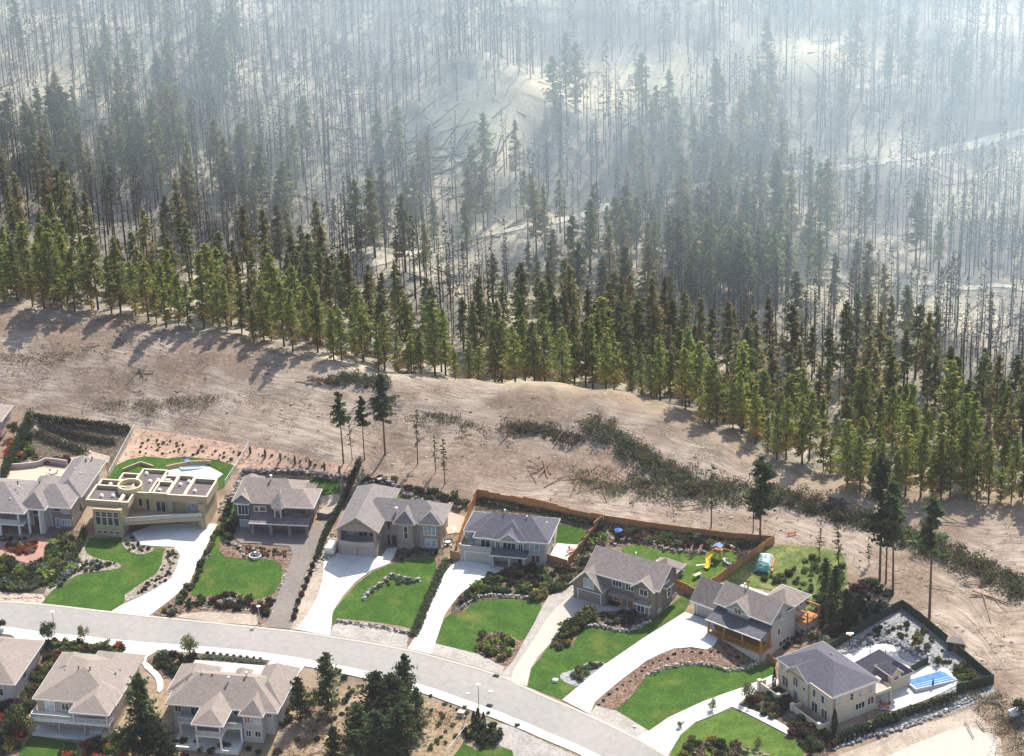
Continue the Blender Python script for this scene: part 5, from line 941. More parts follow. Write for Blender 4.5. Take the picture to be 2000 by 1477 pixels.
# wooden and metal fences
def fence(line, h_, label, m, post=None, panel_w=2.4, name='fence', lift=0):
    W_ = [G(*p) for p in line]; o0 = W_[0]; e = empty(name, tuple(o0), 0, label, 'fence')
    for a, b in zip(W_[:-1], W_[1:]):
        a = a-o0; b = b-o0; L_ = np.linalg.norm((b-a)[:2]); k = max(1, round(L_/panel_w))
        for i in range(k):
            p = a+(b-a)*i/k; q = a+(b-a)*(i+1)/k; zz_ = hz(p[0]+o0[0], p[1]+o0[1])-o0[2], hz(q[0]+o0[0], q[1]+o0[1])-o0[2]; z = max(zz_); lo = min(zz_)
            mb = MB(); mb.bar((p[0], p[1], (z+lo+h_)/2), (q[0], q[1], (z+lo+h_)/2), .05, h_+(z-lo)*1.0); mb.bar((p[0], p[1], z+h_+.02), (q[0], q[1], z+h_+.02), .12, .06)
            mb.build('panel', m, e); mb = MB(); mb.box((p[0]-.07, p[1]-.07, lo-.3), (p[0]+.07, p[1]+.07, z+h_+.15)); mb.build('post', post or m, e)
    q = b; mb = MB(); mb.box((q[0]-.07, q[1]-.07, lo-.3), (q[0]+.07, q[1]+.07, z+h_+.15)); mb.build('post', post or m, e); return e
fence([(932,972),(1000,986),(1090,1004),(1178,1022)], 1.9, 'orange cedar board fence behind the slate roofed stucco house', CEDAR)
fence([(1180,1022),(1260,1034),(1350,1046),(1430,1056),(1512,1062)], 1.7, 'longest cedar fence along the cleared slope, above the shrub bank', CEDAR)
fence([(1178,1022),(1160,1045),(1140,1070),(1110,1107)], 1.8, 'cedar fence climbing between the concrete patio and the shrubs', CEDAR)
fence([(1066,1097),(1090,1104),(1108,1109)], 1.7, 'short dark orange fence at the patio front corner', CEDAR)
fence([(932,972),(925,990),(914,1015),(903,1045),(892,1075)], 1.9, 'sunlit cedar fence left of the slate roofed stucco house', CEDAR)
fence([(880,1092),(897,1096)], 1.9, 'tiny fence return beside the wide cream garage door', CEDAR)
fence([(1512,1062),(1480,1083),(1450,1104),(1425,1122),(1400,1140),(1385,1150)], 1.7, 'cedar fence between the yellow slide and the meadow', CEDAR)
fence([(1323,1148),(1342,1157),(1358,1166)], 1.7, 'short cedar fence between the brown house and the porch house', CEDAR)
fence([(1496,1285),(1515,1300)], 1.3, 'low reddish fence between porch house and cream house', CEDAR)
GSC = lapmat('green_screen', (.035, .05, .03), .5, .8, 'XY', .9, .15)
fence([(1620,1275),(1660,1248),(1700,1224),(1762,1188)], 1.8, 'dark green screened fence on the left of the rocky pool yard', GSC)
fence([(1762,1188),(1800,1216),(1850,1258),(1900,1302),(1940,1336)], 1.8, 'dark green screened fence facing the cleared slope', GSC)
fence([(1940,1336),(1900,1347),(1868,1358)], 1.8, 'dark green screened fence at the right corner of the pool yard', GSC)
fence([(1766,1322),(1790,1310),(1812,1297)], 1.5, 'short green screen fence behind the pool', GSC)
def wirefence(line, h_, label):
    W_ = line_pts(line, 2.4); o0 = W_[0]; e = empty('wire_fence', tuple(o0), 0, label, 'fence'); mb = MB()
    for a, b in zip(W_[:-1], W_[1:]):
        a = a-o0; b = b-o0
        for z in (h_, h_*.55, .15): mb.bar(a+[0, 0, z], b+[0, 0, z], .07 if z == h_ else .03)
    mb.build('rail', WHITE, e)
    for a in W_: a = a-o0; m2 = MB(); m2.bar(a-[0, 0, .2], a+[0, 0, h_+.05], .07); m2.build('post', WHITE, e)
wirefence([(264,838),(250,862),(236,888),(222,915),(211,934)], 1.2, 'pale wire fence left of the pink planted slope')
wirefence([(486,872),(472,898),(458,920),(446,940),(434,956)], 1.2, 'pale wire fence right of the pink planted slope')
wirefence([(562,1429),(545,1455),(530,1480)], 1.2, 'white rail fence beside the dry grass at the bottom')
wirefence([(912,1425),(890,1455),(868,1482)], 1.2, 'thin white fence beside the cypresses at the bottom')
# stone garden wall behind the columned house and the modern house pool wall
def lowwall(line, h_, w_, m, label, name='garden_wall'):
    W_ = [G(*p) for p in line]; o0 = W_[0]; mb = MB()
    for a, b in zip(W_[:-1], W_[1:]): mb.bar(a-o0+[0, 0, h_/2-.1], b-o0+[0, 0, h_/2-.1], w_, h_+.2)
    o = mb.build(name, m); o.location = o0; return tag(o, label, 'wall')
lowwall([(5,918),(40,916),(75,912),(90,905),(104,906),(132,910)], 1.3, .35, mat('mauve_wall', (.42, .34, .33), .85, .06), 'long pinkish garden wall behind the columned house patio')
lowwall([(240,922),(275,908),(300,916)], .8, .3, STM, 'bent ochre planter wall behind the modern house roof drum')
lowwall([(325,918),(345,914),(370,909),(400,907),(412,908)], 1.0, .3, STM, 'low ochre wall behind the small swimming pool')
lowwall([(620,1010),(640,1014),(652,1008),(658,996)], 1.2, .3, mat('block_wall', (.22, .21, .22), .9, .08), 'curved grey block wall at the top of the asphalt driveway')
# hedges
def hedge(line, h_, w_, cols, label, seed=1, dens=80, name='hedge'):
    rr = random.Random(seed); P = line_pts(line, .7); o0 = P[0]; mb = MB()
    for p in P: tufts(mb, p-o0+[0, 0, h_*.5], (w_*.6, w_*.6, h_*.55*rr.uniform(.9, 1.1)), dens, .38, cols, rr)
    o = mb.build(name, LEAF, None, True); o.location = o0; return tag(o, label, 'hedge')
hedge([(703,908),(690,935),(678,965),(665,995),(650,1020),(638,1045),(628,1070),(622,1090)], 2.0, 1.1, DGR, 'long narrow dark hedge climbing between the turret house and the balcony house', 2)
hedge([(872,1100),(860,1120),(850,1145),(838,1170),(826,1200),(815,1228),(806,1245)], 1.0, 1.8, [(.10, .14, .07), (.14, .18, .10), (.07, .10, .05)], 'loose grey green hedge between big lawn and second driveway', 3)
hedge([(1640,1446),(1700,1426),(1760,1410)], 2.0, 1.1, DGR, 'dark row of cedars below the cream house wall, left half of the line', 4)
hedge([(1714,1416),(1760,1403),(1820,1384),(1868,1366)], 2.0, 1.3, DGR, 'tall dark green hedge along the pool terrace', 5, 110)
hedge([(62,822),(48,850),(36,880),(20,912),(5,940)], 3.0, 1.8, DGR, 'tall dark hedge at the left edge behind the columned house', 6, 110)
hedge([(72,822),(120,828),(170,834),(215,840),(252,844)], 1.9, 1.2, DGR, 'top hedge of the dark terraced garden by the cleared slope', 7)
hedge([(85,835),(130,850),(180,862),(225,868)], 1.3, 2.6, [(.05, .05, .045), (.04, .06, .03), (.09, .06, .06)], 'middle planting row of the dark terraced garden', 8)
hedge([(75,850),(110,866),(150,880),(168,886)], 1.5, 2.6, [(.06, .06, .04), (.045, .07, .03), (.09, .05, .05)], 'lowest planting row of the dark terraced garden', 9)
hedge([(398,1284),(440,1287),(480,1291),(515,1296)], .5, 1.2, GYG, 'low grey green hedge between sidewalk and small lawn', 10)
hedge([(165,1040),(160,1060),(152,1080),(140,1100),(120,1120),(105,1135)], 1.6, 1.3, DGR+GRN, 'ragged dark hedge left of the modern house', 11)
hedge([(1190,1032),(1260,1042),(1340,1052),(1420,1062),(1500,1074)], .9, 2.2, [(.07, .06, .05), (.05, .075, .035), (.10, .08, .06)], 'low brownish planting strip under the longest cedar fence', 12, 34)
hedge([(940,978),(1010,993),(1090,1008),(1165,1024)], .9, 1.6, [(.07, .09, .04), (.11, .13, .06)], 'low planting strip under the fence behind the slate roof', 13, 36)
# shrubs in the beds
bed([(285,855),(470,885),(452,905),(420,896),(362,888),(325,892),(282,888),(262,890)], 38, ['olive', 'olive', 'grey', 'purple'], (.4, .9), 'on the pink dirt slope behind the modern house', (.6, .9), 9)
bed([(495,880),(690,915),(680,926),(615,928),(500,915)], 26, ['olive', 'olive', 'purple'], (.3, .7), 'on the bare slope behind the turret house', (.5, .9), 9)
bed([(130,1132),(150,1095),(190,1097),(228,1102),(195,1114),(150,1120),(110,1145)], 34, ['dark', 'green', 'blue', 'olive'], (.6, 1.2), 'in the pebble bed left of the modern house lawn', (.6, 1), 7)
bed([(94,1148),(115,1130),(130,1105),(150,1085),(160,1085),(150,1110),(115,1150)], 16, ['blue', 'grey', 'blue', 'lime'], (1.2, 2.2), 'at the pebble bed corner by the left street bank', (.6, .9), 8)
bed([(242,1056),(262,1048),(275,1068),(295,1073),(275,1082),(252,1076)], 16, ['dark', 'lime', 'yellow', 'green'], (.6, 1.1), 'in the small pebble bed under the sloping balcony', (.6, .9), 6)
bed([(328,1076),(340,1074),(348,1086),(340,1110),(325,1135),(295,1152),(260,1168),(280,1145),(308,1125),(320,1102)], 34, ['dark', 'lime', 'dark', 'olive'], (.6, 1.0), 'in the long pebble bed along the curved driveway', (.6, .9), 6)
bed([(418,1040),(430,1020),(450,985),(440,1020),(420,1060),(398,1100),(385,1135),(365,1165),(350,1185),(340,1200),(310,1203),(345,1175),(380,1130),(400,1090)], 40, ['dark', 'olive', 'grey', 'yellow', 'green'], (.8, 1.7), 'on the bank right of the curved concrete driveway', (.6, 1.1), 8)
bed([(438,1030),(455,1018),(465,1032),(455,1048),(440,1060)], 10, ['dark', 'dark', 'green'], (1.5, 2.4), 'at the left corner of the turret house', (1, 1.5), 8)
bed([(435,1062),(455,1064),(480,1082),(510,1088),(540,1088),(556,1092),(560,1080),(520,1072),(480,1068)], 30, ['dark', 'green', 'red', 'pink', 'olive'], (.6, 1.2), 'around the garden fountain below the asphalt yard', (.6, 1), 6)
bed([(370,1168),(430,1164),(465,1160),(500,1178),(530,1172),(540,1178),(522,1205),(505,1200),(440,1188),(360,1190)], 44, ['dark', 'green', 'olive', 'purple', 'dark'], (.9, 1.8), 'on the rocky bank below the squarish lawn', (.7, 1.1), 8)
for i, (x, y) in enumerate([(617,1096),(611,1110),(606,1124),(600,1138),(594,1152),(589,1166),(583,1180),(578,1196),(574,1210)]): shrub(x, y, ['dark', 'dark', 'purple'][i % 3], 1.2, WORD[['dark', 'dark', 'purple'][i % 3]]+' clipped bush in the row along the dark asphalt driveway', 'bushes along the dark asphalt driveway', 1.4)
bed([(770,1098),(780,1072),(860,1074),(866,1084),(800,1088)], 12, ['dark', 'purple', 'green'], (.6, 1.1), 'in the shaded bed against the balcony house', (.6, 1), 8)
bed([(712,1168),(725,1155),(750,1140),(765,1130),(815,1138),(790,1142),(755,1146),(730,1165)], 16, ['green', 'olive', 'grey'], (.6, 1.1), 'on the hook shaped rock island', (.5, .8), 6)
bed([(700,945),(760,935),(800,950),(870,965),(905,975),(930,985),(900,995),(850,985),(800,968),(760,948)], 40, ['dark', 'olive', 'green', 'purple'], (1.0, 2.0), 'among the boulders behind the balcony house', (.6, 1), 8)
bed([(958,1125),(985,1118),(1060,1112),(1110,1110),(1122,1125),(1110,1145),(1085,1158),(1060,1160),(1000,1160),(945,1160),(912,1180),(896,1192),(890,1185),(912,1158),(935,1140)], 80, ['dark', 'green', 'purple', 'green', 'dark', 'lime'], (1.1, 2.4), 'in the big dark bed before the slate roofed stucco house', (.7, 1.1), 9)
bed([(1038,1158),(1062,1156),(1068,1170),(1045,1178)], 6, ['yellow', 'yellow', 'olive'], (1.8, 2.5), 'bunch at the end of the pale rock wall', (.8, 1.1), 9)
bed([(1075,1150),(1120,1128),(1140,1075),(1150,1045),(1175,1030),(1180,1060),(1150,1100),(1130,1130),(1100,1150)], 44, ['dark', 'green', 'grey', 'lime', 'pink'], (1.3, 2.4), 'on the slope between the cedar fence and the brown gabled house', (.7, 1.1), 10)
bed([(934,1262),(940,1248),(955,1240),(985,1244),(1003,1250),(995,1285),(975,1292),(952,1282)], 26, ['dark', 'green', 'lime', 'olive', 'pink'], (1.2, 2.4), 'in the round bed at the foot of the striped lawn', (.7, 1.2), 8)
bed([(1102,1240),(1115,1222),(1135,1208),(1155,1195),(1158,1210),(1140,1225),(1120,1240),(1105,1250)], 26, ['green', 'olive', 'green', 'dark'], (1.8, 2.8), 'in the tall clump beside the aggregate driveway', (.9, 1.2), 8)
bed([(1075,1264),(1090,1245),(1110,1245),(1118,1258),(1095,1268)], 12, ['yellow', 'pink', 'olive', 'grey'], (1.0, 1.8), 'at the lower end of the driveway clump', (.6, .9), 8)
bed([(1160,1205),(1185,1202),(1235,1192),(1268,1206),(1220,1224),(1185,1218)], 26, ['dark', 'purple', 'dark', 'grey'], (.8, 1.6), 'in the rock garden before the bay window', (.6, 1.2), 8)
bed([(1190,1180),(1215,1174),(1224,1176),(1205,1184)], 8, ['dark', 'dark'], (.8, 1.4), 'inside the curved path by the front door', (.6, 1), 6)
bed([(1105,1324),(1125,1310),(1150,1299),(1175,1299),(1130,1334)], 12, ['lime', 'olive', 'grey', 'yellow'], (.8, 1.6), 'in the gravel island beside the long straight driveway', (.7, 1.1), 9)
for i in range(40):
    t = i/39; 
    for q in (0, 1):
        if q and i % 2: continue
        x = np.interp(t, [0, .2, .45, .65, .85, 1], [1168, 1215, 1272, 1330, 1395, 1450]) + (8 if q else 0); y = np.interp(t, [0, .2, .45, .65, .85, 1], [1376, 1338, 1297, 1274, 1272, 1288])+(12 if q else 2)
        if i % 2 == q: shrub(x+RR.uniform(-3, 3), y+RR.uniform(-2, 2), 'dark', RR.uniform(.5, .85), 'tiny dark bush dotted over the brown mulch slope above the oval lawn', 'tiny dark bushes on the brown mulch slope', .7)
bed([(1450,1378),(1462,1364),(1492,1354),(1520,1345),(1545,1375),(1525,1400),(1500,1402)], 34, ['dark', 'olive', 'purple', 'green'], (1.1, 2.0), 'in the bed left of the cream house courtyard', (.6, 1), 8)
bed([(1535,1415),(1560,1400),(1600,1430),(1640,1450),(1600,1477),(1570,1458),(1548,1438)], 34, ['dark', 'green', 'olive', 'purple'], (1.1, 2.2), 'in the bed before the cream house courtyard', (.6, 1), 8)
bed([(1325,1477),(1345,1450),(1380,1440),(1400,1455),(1440,1458),(1460,1474),(1440,1490),(1330,1490)], 40, [ 'pink', 'olive', 'yellow', 'olive', 'dark'], (1.2, 2.2), 'in the brown planting at the bottom edge below the last lawn', (.6, 1), 8)
bed([(1640,1262),(1760,1195),(1860,1275),(1920,1328),(1860,1318),(1820,1290),(1760,1250),(1700,1245)], 40, ['olive', 'dark', 'green', 'grey', 'yellow'], (.6, 1.5), 'on the pale rocky slope of the pool yard', (.6, 1), 9)
bed([(1860,1310),(1880,1300),(1930,1335),(1890,1345)], 16, ['dark', 'green', 'lime', 'olive'], (1.2, 2.2), 'right of the swimming pool', (.7, 1.1), 9)
bed([(1200,1036),(1500,1068),(1440,1074),(1380,1074),(1310,1070),(1250,1056),(1205,1056)], 60, ['green', 'dark', 'olive', 'grey', 'purple'], (1.0, 2.2), 'on the bank below the longest cedar fence', (.6, 1), 11)
bed([(1480,1130),(1550,1160),(1610,1200),(1640,1170),(1660,1110),(1600,1085)], 40, ['olive', 'dark', 'green', 'lime'], (.8, 2.0), 'scattered over the yellow green meadow', (.5, .9), 14)
bed([(1560,1215),(1640,1170),(1690,1130),(1740,1165),(1740,1195),(1680,1230),(1610,1262),(1570,1240)], 70, ['dark', 'olive', 'purple', 'dark', 'grey'], (1.0, 2.6), 'on the brushy bank between porch house and green fence', (.6, 1.1), 11)
bed([(1515,1235),(1545,1215),(1570,1235),(1560,1262),(1530,1270)], 18, ['dark', 'purple', 'olive'], (.7, 1.3), 'on the mulch right of the porch house', (.6, 1), 8)
bed([(10,880),(60,845),(60,880),(55,905),(10,912)], 20, ['green', 'pink', 'lime', 'dark', 'red'], (1.4, 2.6), 'in the flower garden behind the columned house wall', (.7, 1.1), 10)
bed([(62,885),(75,895),(60,908),(90,902),(130,893),(135,905),(70,908)], 16, ['pink', 'dark', 'red', 'green'], (1.0, 1.8), 'along the top of the pinkish garden wall', (.7, 1.1), 8)
bed([(12,1066),(70,1062),(68,1078),(50,1084),(14,1076)], 26, ['red', 'red', 'red', 'pink'], (1.0, 1.6), 'in the bright bed on the pink paved forecourt', (.6, .8), 7)
bed([(0,1092),(66,1108),(88,1092),(100,1062),(130,1045),(150,1060),(130,1100),(95,1140),(60,1155),(0,1152)], 90, ['dark', 'green', 'olive', 'dark', 'grey', 'lime'], (1.4, 2.8), 'in the thick garden below the pink paved forecourt', (.6, 1), 10)
bed([(-5,1045),(60,1048),(50,1058),(-5,1060)], 12, ['dark', 'olive', 'red'], (.6, 1.2), 'in the pebbles under the white columns', (.6, 1), 8)
bed([(96,1250),(240,1266),(232,1284),(190,1280),(130,1290),(85,1300)], 60, ['green', 'olive', 'red', 'dark', 'lime', 'purple'], (.9, 1.9), 'in the front bed of the peach stucco house', (.6, 1), 8)
bed([(75,1310),(100,1298),(95,1330),(60,1380),(40,1420),(25,1400),(50,1340)], 40, ['dark', 'grey', 'green', 'purple', 'olive'], (1.2, 2.4), 'on the left bank of the peach stucco house', (.6, 1), 10)
bed([(-10,1380),(35,1370),(50,1420),(35,1465),(-10,1477)], 40, ['dark', 'yellow', 'green', 'purple', 'red'], (1.5, 2.8), 'in the colourful bottom left corner garden', (.6, 1), 10)
bed([(312,1276),(390,1282),(395,1310),(360,1320),(325,1318),(300,1300)], 40, ['green', 'olive', 'purple', 'lime', 'grey', 'dark'], (1.0, 2.0), 'in the mixed bed between the two lower driveways', (.6, 1), 8)
for i, x in enumerate(range(405, 520, 13)): shrub(x, 1277+(x-400)*.115, 'purple', .8, 'round dark purple bush in the row beside the sidewalk', 'dark purple bushes in a row beside the sidewalk', 1)
bed([(300,1445),(560,1470),(550,1477),(430,1480),(300,1477)], 16, ['dark', 'purple', 'green'], (1.2, 2.0), 'along the foot of the tiered deck house', (.6, 1), 10)
bed([(545,1330),(575,1340),(570,1400),(555,1425),(540,1400)], 16, ['dark', 'olive', 'yellow'], (1.2, 2.0), 'right of the tiered deck house', (.6, 1), 10)
bed([(610,1300),(700,1320),(690,1400),(600,1470),(570,1470),(580,1380)], 24, ['olive', 'dark', 'olive'], (.6, 1.6), 'in the dry grass left of the big pines', (.4, .8), 12)
bed([(840,1350),(930,1385),(1050,1430),(960,1420),(900,1440),(830,1470),(820,1400)], 30, ['olive', 'grey', 'olive'], (.5, 1.2), 'in the dry grass right of the big pines', (.4, .8), 12)
bed([(905,1430),(960,1420),(975,1440),(955,1460),(915,1450)], 16, ['dark', 'green'], (1.3, 2.3), 'round the foot of the three cypresses', (.6, 1), 8)
bed([(100,1490),(170,1450),(240,1440),(260,1477),(200,1490)], 24, ['green', 'olive', 'lime', 'red', 'dark'], (1.3, 2.4), 'below the patio of the peach stucco house', (.6, 1), 9)

SHRUBS.sort(key=lambda t: -t[2]*(.6+t[4]))
def put_shrub(p, me, d, e_, hg, rz, label, group):
    o = bpy.data.objects.new('shrub', me); COL.objects.link(o); o.location = (p[0], p[1], p[2]-.03); o.scale = (d, d*e_, d*hg); o.rotation_euler = (0, 0, rz); return tag(o, label, 'shrub', group)
for t in SHRUBS[:296]: put_shrub(*t)
def merge_copies(name, items, label, cat, m, col=True):
    """many small plants nobody would count, as one object: items = (mesh, location, scale3, rz)"""
    V = []; F = []; C = []; cache = {}; base = 0
    for me, p, sc, rz in items:
        if me.name not in cache:
            v = np.zeros(len(me.vertices)*3); me.vertices.foreach_get('co', v); f = [tuple(q.vertices) for q in me.polygons]
            c = None
            if col: c = np.zeros(len(me.loops)*4, np.float32); me.color_attributes['Col'].data.foreach_get('color', c); c = c.reshape(-1, 4)
            cache[me.name] = (v.reshape(-1, 3), np.array([len(q) for q in f]), np.concatenate([np.array(q) for q in f]), c)
        v, ln, ix, c = cache[me.name]; a, b = math.cos(rz), math.sin(rz); w_ = v*np.array(sc)
        V.append(np.stack([w_[:, 0]*a-w_[:, 1]*b, w_[:, 0]*b+w_[:, 1]*a, w_[:, 2]], 1)+np.array(p)); F.append((ln, ix+base)); base += len(v)
        if col: k = random.uniform(.75, 1.25); cc = c.copy(); cc[:, :3] *= k; C.append(cc)
    V = np.concatenate(V); ln = np.concatenate([f[0] for f in F]); ix = np.concatenate([f[1] for f in F])
    me = bpy.data.meshes.new(name); me.vertices.add(len(V)); me.vertices.foreach_set('co', V.ravel()); me.loops.add(len(ix)); me.loops.foreach_set('vertex_index', ix.astype(np.int32))
    me.polygons.add(len(ln)); st = np.concatenate([[0], np.cumsum(ln)[:-1]]).astype(np.int32); me.polygons.foreach_set('loop_start', st); me.polygons.foreach_set('loop_total', ln.astype(np.int32)); me.update(calc_edges=True)
    if col: at = me.color_attributes.new('Col', 'FLOAT_COLOR', 'CORNER'); at.data.foreach_set('color', np.concatenate(C).ravel())
    me.materials.append(m); o = bpy.data.objects.new(name, me); COL.objects.link(o); return tag(o, label, cat, None, 'stuff')
merge_copies('small_plants', [(me, (p[0], p[1], p[2]-.03), (d, d*e_, d*hg), rz) for p, me, d, e_, hg, rz, l_, g_ in SHRUBS[296:]], 'small bushes and ground cover dotted through all the planting beds', 'ground cover', LEAF)
# ------------------------------------------------------------------ trees
def conifer(seed, H=1.0, base=.22, R_=.17, nb=58, per=9, size=.028, green=((.085, .115, .03), (.06, .09, .026)), low=None, lowf=.35, ragged=.35, sparse=1.0, tr=.012, droop=.15, power=.75):
    """unit height conifer: crown mesh and trunk mesh"""
    rr = random.Random(seed); cr = MB(); tk = MB()
    bend = (rr.uniform(-.02, .02), rr.uniform(-.02, .02))
    ax = lambda z: np.array([bend[0]*z*z, bend[1]*z*z, z])
    tk.tube([ax(0)-[0, 0, .04], ax(.3), ax(.6), ax(.97)], [tr*1.25, tr*.95, tr*.62, tr*.12], 6)
    for b in range(nb):
        t = (b+rr.random())/nb; t = t**.9; z = base+(1-base)*t
        if rr.random() > sparse: continue
        prof = R_*((1-t)**power*(.35+.65*min(1, t*3.2+.35))+.05); L_ = prof*rr.uniform(1-ragged*1.4, 1+ragged*.6); a = rr.random()*6.283
        d = np.array([math.cos(a), math.sin(a), rr.uniform(-droop, droop*1.3)]); c0 = ax(z)
        tk.tube([c0, c0+d*L_*.85], [tr*.16, tr*.05], 3, cap=False)
        for q in range(per):
            u = rr.uniform(.22, 1.05); p = c0+d*L_*u+np.array([rr.gauss(0, .3), rr.gauss(0, .3), rr.gauss(0, .18)])*L_*.5
            f = max(0, 1-t/lowf) if low else 0
            col = rr.choice(low) if low and rr.random() < f+.06 else rr.choice(green)
            k = rr.uniform(.7, 1.3); col = tuple(x*k for x in col); s_ = size*rr.uniform(.6, 1.25)
            e1 = np.array([rr.gauss(0, 1), rr.gauss(0, 1), rr.gauss(0, .6)]); e1 /= np.linalg.norm(e1); e2 = np.cross(e1, [rr.gauss(0, 1), rr.gauss(0, 1), rr.gauss(0, 1)]); e2 /= np.linalg.norm(e2)+1e-9
            cr.add([p-e1*s_*.7, p+e2*s_*.4, p+e1*s_*.7+d*s_*.3, p-e2*s_*.35], [(0, 1, 2, 3)], col)
    return cr, tk
PG = ((.27, .30, .07), (.21, .26, .06), (.34, .335, .08), (.15, .20, .055)); PY = ((.48, .32, .07), (.36, .28, .07), (.28, .23, .07)); PB = ((.33, .27, .13), (.28, .26, .12), (.42, .29, .12), (.22, .23, .11), (.20, .24, .10)); DK = ((.055, .085, .035), (.075, .11, .045), (.04, .062, .03), (.10, .13, .055))
OG = ((.24, .27, .11), (.19, .22, .10), (.28, .27, .12), (.15, .18, .09))
TREES = {}
def reg(kind, n, bark, **k):
    TREES[kind] = []
    for i in range(n):
        kk = {a: (b(i) if callable(b) else b) for a, b in k.items()}
        cr, tk = conifer(hash_(kind)+i, **kk); TREES[kind].append((cr.mesh(kind+'_crown', LEAF, True), tk.mesh(kind+'_trunk', bark)))
def hash_(s_): return sum(ord(c)*(i+7) for i, c in enumerate(s_)) % 9973
BARKD = mat('dark_bark', (.075, .055, .045), .95, .35, 2.5)
reg('green_pine', 6, BARKD, base=lambda i: .08+.05*(i % 3), R_=lambda i: (.195, .16, .22, .175, .15, .205)[i], nb=88, per=14, size=.038, green=PG, low=PY, lowf=.38, power=lambda i: .5+.14*(i % 3))
reg('scorched_conifer', 5, BARKD, base=lambda i: .15+.06*(i % 3), R_=lambda i: (.17, .14, .19, .15, .18)[i], nb=85, per=13, size=.036, green=PB, low=PB, power=.8)
reg('olive_conifer', 4, BARKD, base=lambda i: .2+.06*(i % 3), R_=lambda i: (.15, .18, .14, .165)[i], nb=80, per=12, size=.036, green=OG, low=PB, power=.7)
reg('burned_snag', 6, CHAR, base=.35, R_=lambda i: (.06, .075, .05, .085, .04, .07)[i], nb=lambda i: (34, 46, 26, 50, 16, 40)[i], per=lambda i: (2, 3, 1, 3, 1, 2)[i], size=.022, green=((.07, .06, .05), (.10, .085, .07), (.05, .045, .04)), tr=lambda i: (.0072, .0055, .0095, .0065, .005, .0085)[i], power=.5, droop=.3)
reg('tall_pine', 4, BARK, base=lambda i: .36+.06*i, R_=lambda i: (.17, .135, .145, .12)[i], nb=lambda i: 80-8*i, per=26, size=.033, green=DK, ragged=.55, tr=.0095, power=.5, droop=.25)
reg('sparse_pine', 3, BARK, base=.3, R_=lambda i: (.09, .10, .08)[i], nb=34, per=11, size=.026, green=((.09, .10, .045), (.13, .11, .05), (.06, .07, .04)), ragged=.6, tr=.008, power=.5)
reg('bushy_pine', 4, BARK, base=lambda i: .06+.03*i, R_=lambda i: (.27, .24, .30, .26)[i], nb=130, per=26, size=.036, green=DK, ragged=.5, tr=.016, power=.5, droop=.3)
def column_tree(seed, cols, R_=.13, n=900):
    rr = random.Random(seed); mb = MB(); tk = MB(); tk.tube([(0, 0, -.02), (0, 0, .9)], [.012, .003], 5)
    for _ in range(n):
        z = rr.random(); r_ = R_*(math.sin(math.pi*min(1, z*.8+.12))**.7)*rr.uniform(.6, 1.05)*(1-z**4*.7); a = rr.random()*6.28; p = np.array([r_*math.cos(a), r_*math.sin(a), .02+z*.98]); tufts(mb, p, (.01, .01, .01), 1, .05, cols, rr)
    return mb, tk
def broadleaf(seed, cols, n=1500):
    rr = random.Random(seed); mb = MB(); tk = MB(); tk.tube([(0, 0, -.03), (.01, 0, .25), (.02, .01, .6)], [.022, .017, .006], 6)
    for i in range(11):
        a = rr.random()*6.28; q = rr.uniform(.08, .26); z = rr.uniform(.36, .86); c = (q*math.cos(a), q*math.sin(a), z); tk.tube([(0.01, 0, .22+.2*rr.random()), c], [.010, .003], 4); tufts(mb, c, (.17, .17, .14), n//11, .05, cols, rr)
    return mb, tk
for kind, fn in dict(cypress=lambda k: column_tree(k, DGR), garden_tree=lambda k: broadleaf(k, GRN+DGR), pale_tree=lambda k: broadleaf(k, [(.13, .17, .06), (.10, .13, .055), (.16, .15, .07)], 1000), dark_tree=lambda k: broadleaf(k, DGR, 3000)).items():
    TREES[kind] = []
    for k in (1, 2): mb, tk = fn(k); TREES[kind].append((mb.mesh(kind+'_crown', LEAF, True), tk.mesh(kind+'_trunk', BARK)))
TR = random.Random(99)
def put_tree(kind, p, Ht, label, group=None, wd=1.0, var=None, name=None, cat=None):
    cm, tm = TREES[kind][var if var is not None else TR.randrange(len(TREES[kind]))]; nm = name or kind
    t = bpy.data.objects.new(nm, tm) if False else empty(nm, (p[0], p[1], p[2]-.1), TR.random()*6.28, label, cat or ('burned tree' if kind == 'burned_snag' else 'tree'), group)
    for a, me in (('crown', cm), ('trunk', tm)):
        o = bpy.data.objects.new(a, me); COL.objects.link(o); o.parent = t; o.scale = (Ht*wd, Ht*wd, Ht)
    t.rotation_euler[0] = TR.gauss(0, .012); t.rotation_euler[1] = TR.gauss(0, .012); return t
def tree_px(kind, px, py, top, label, group=None, wd=1.0, var=None, name=None, zoff=0):
    p = G(px, py); y1 = proj(p)[1]; y2 = proj(p+[0, 0, 1.0])[1]; return put_tree(kind, p, (py-top)/(y1-y2), label, group, wd, var, name)
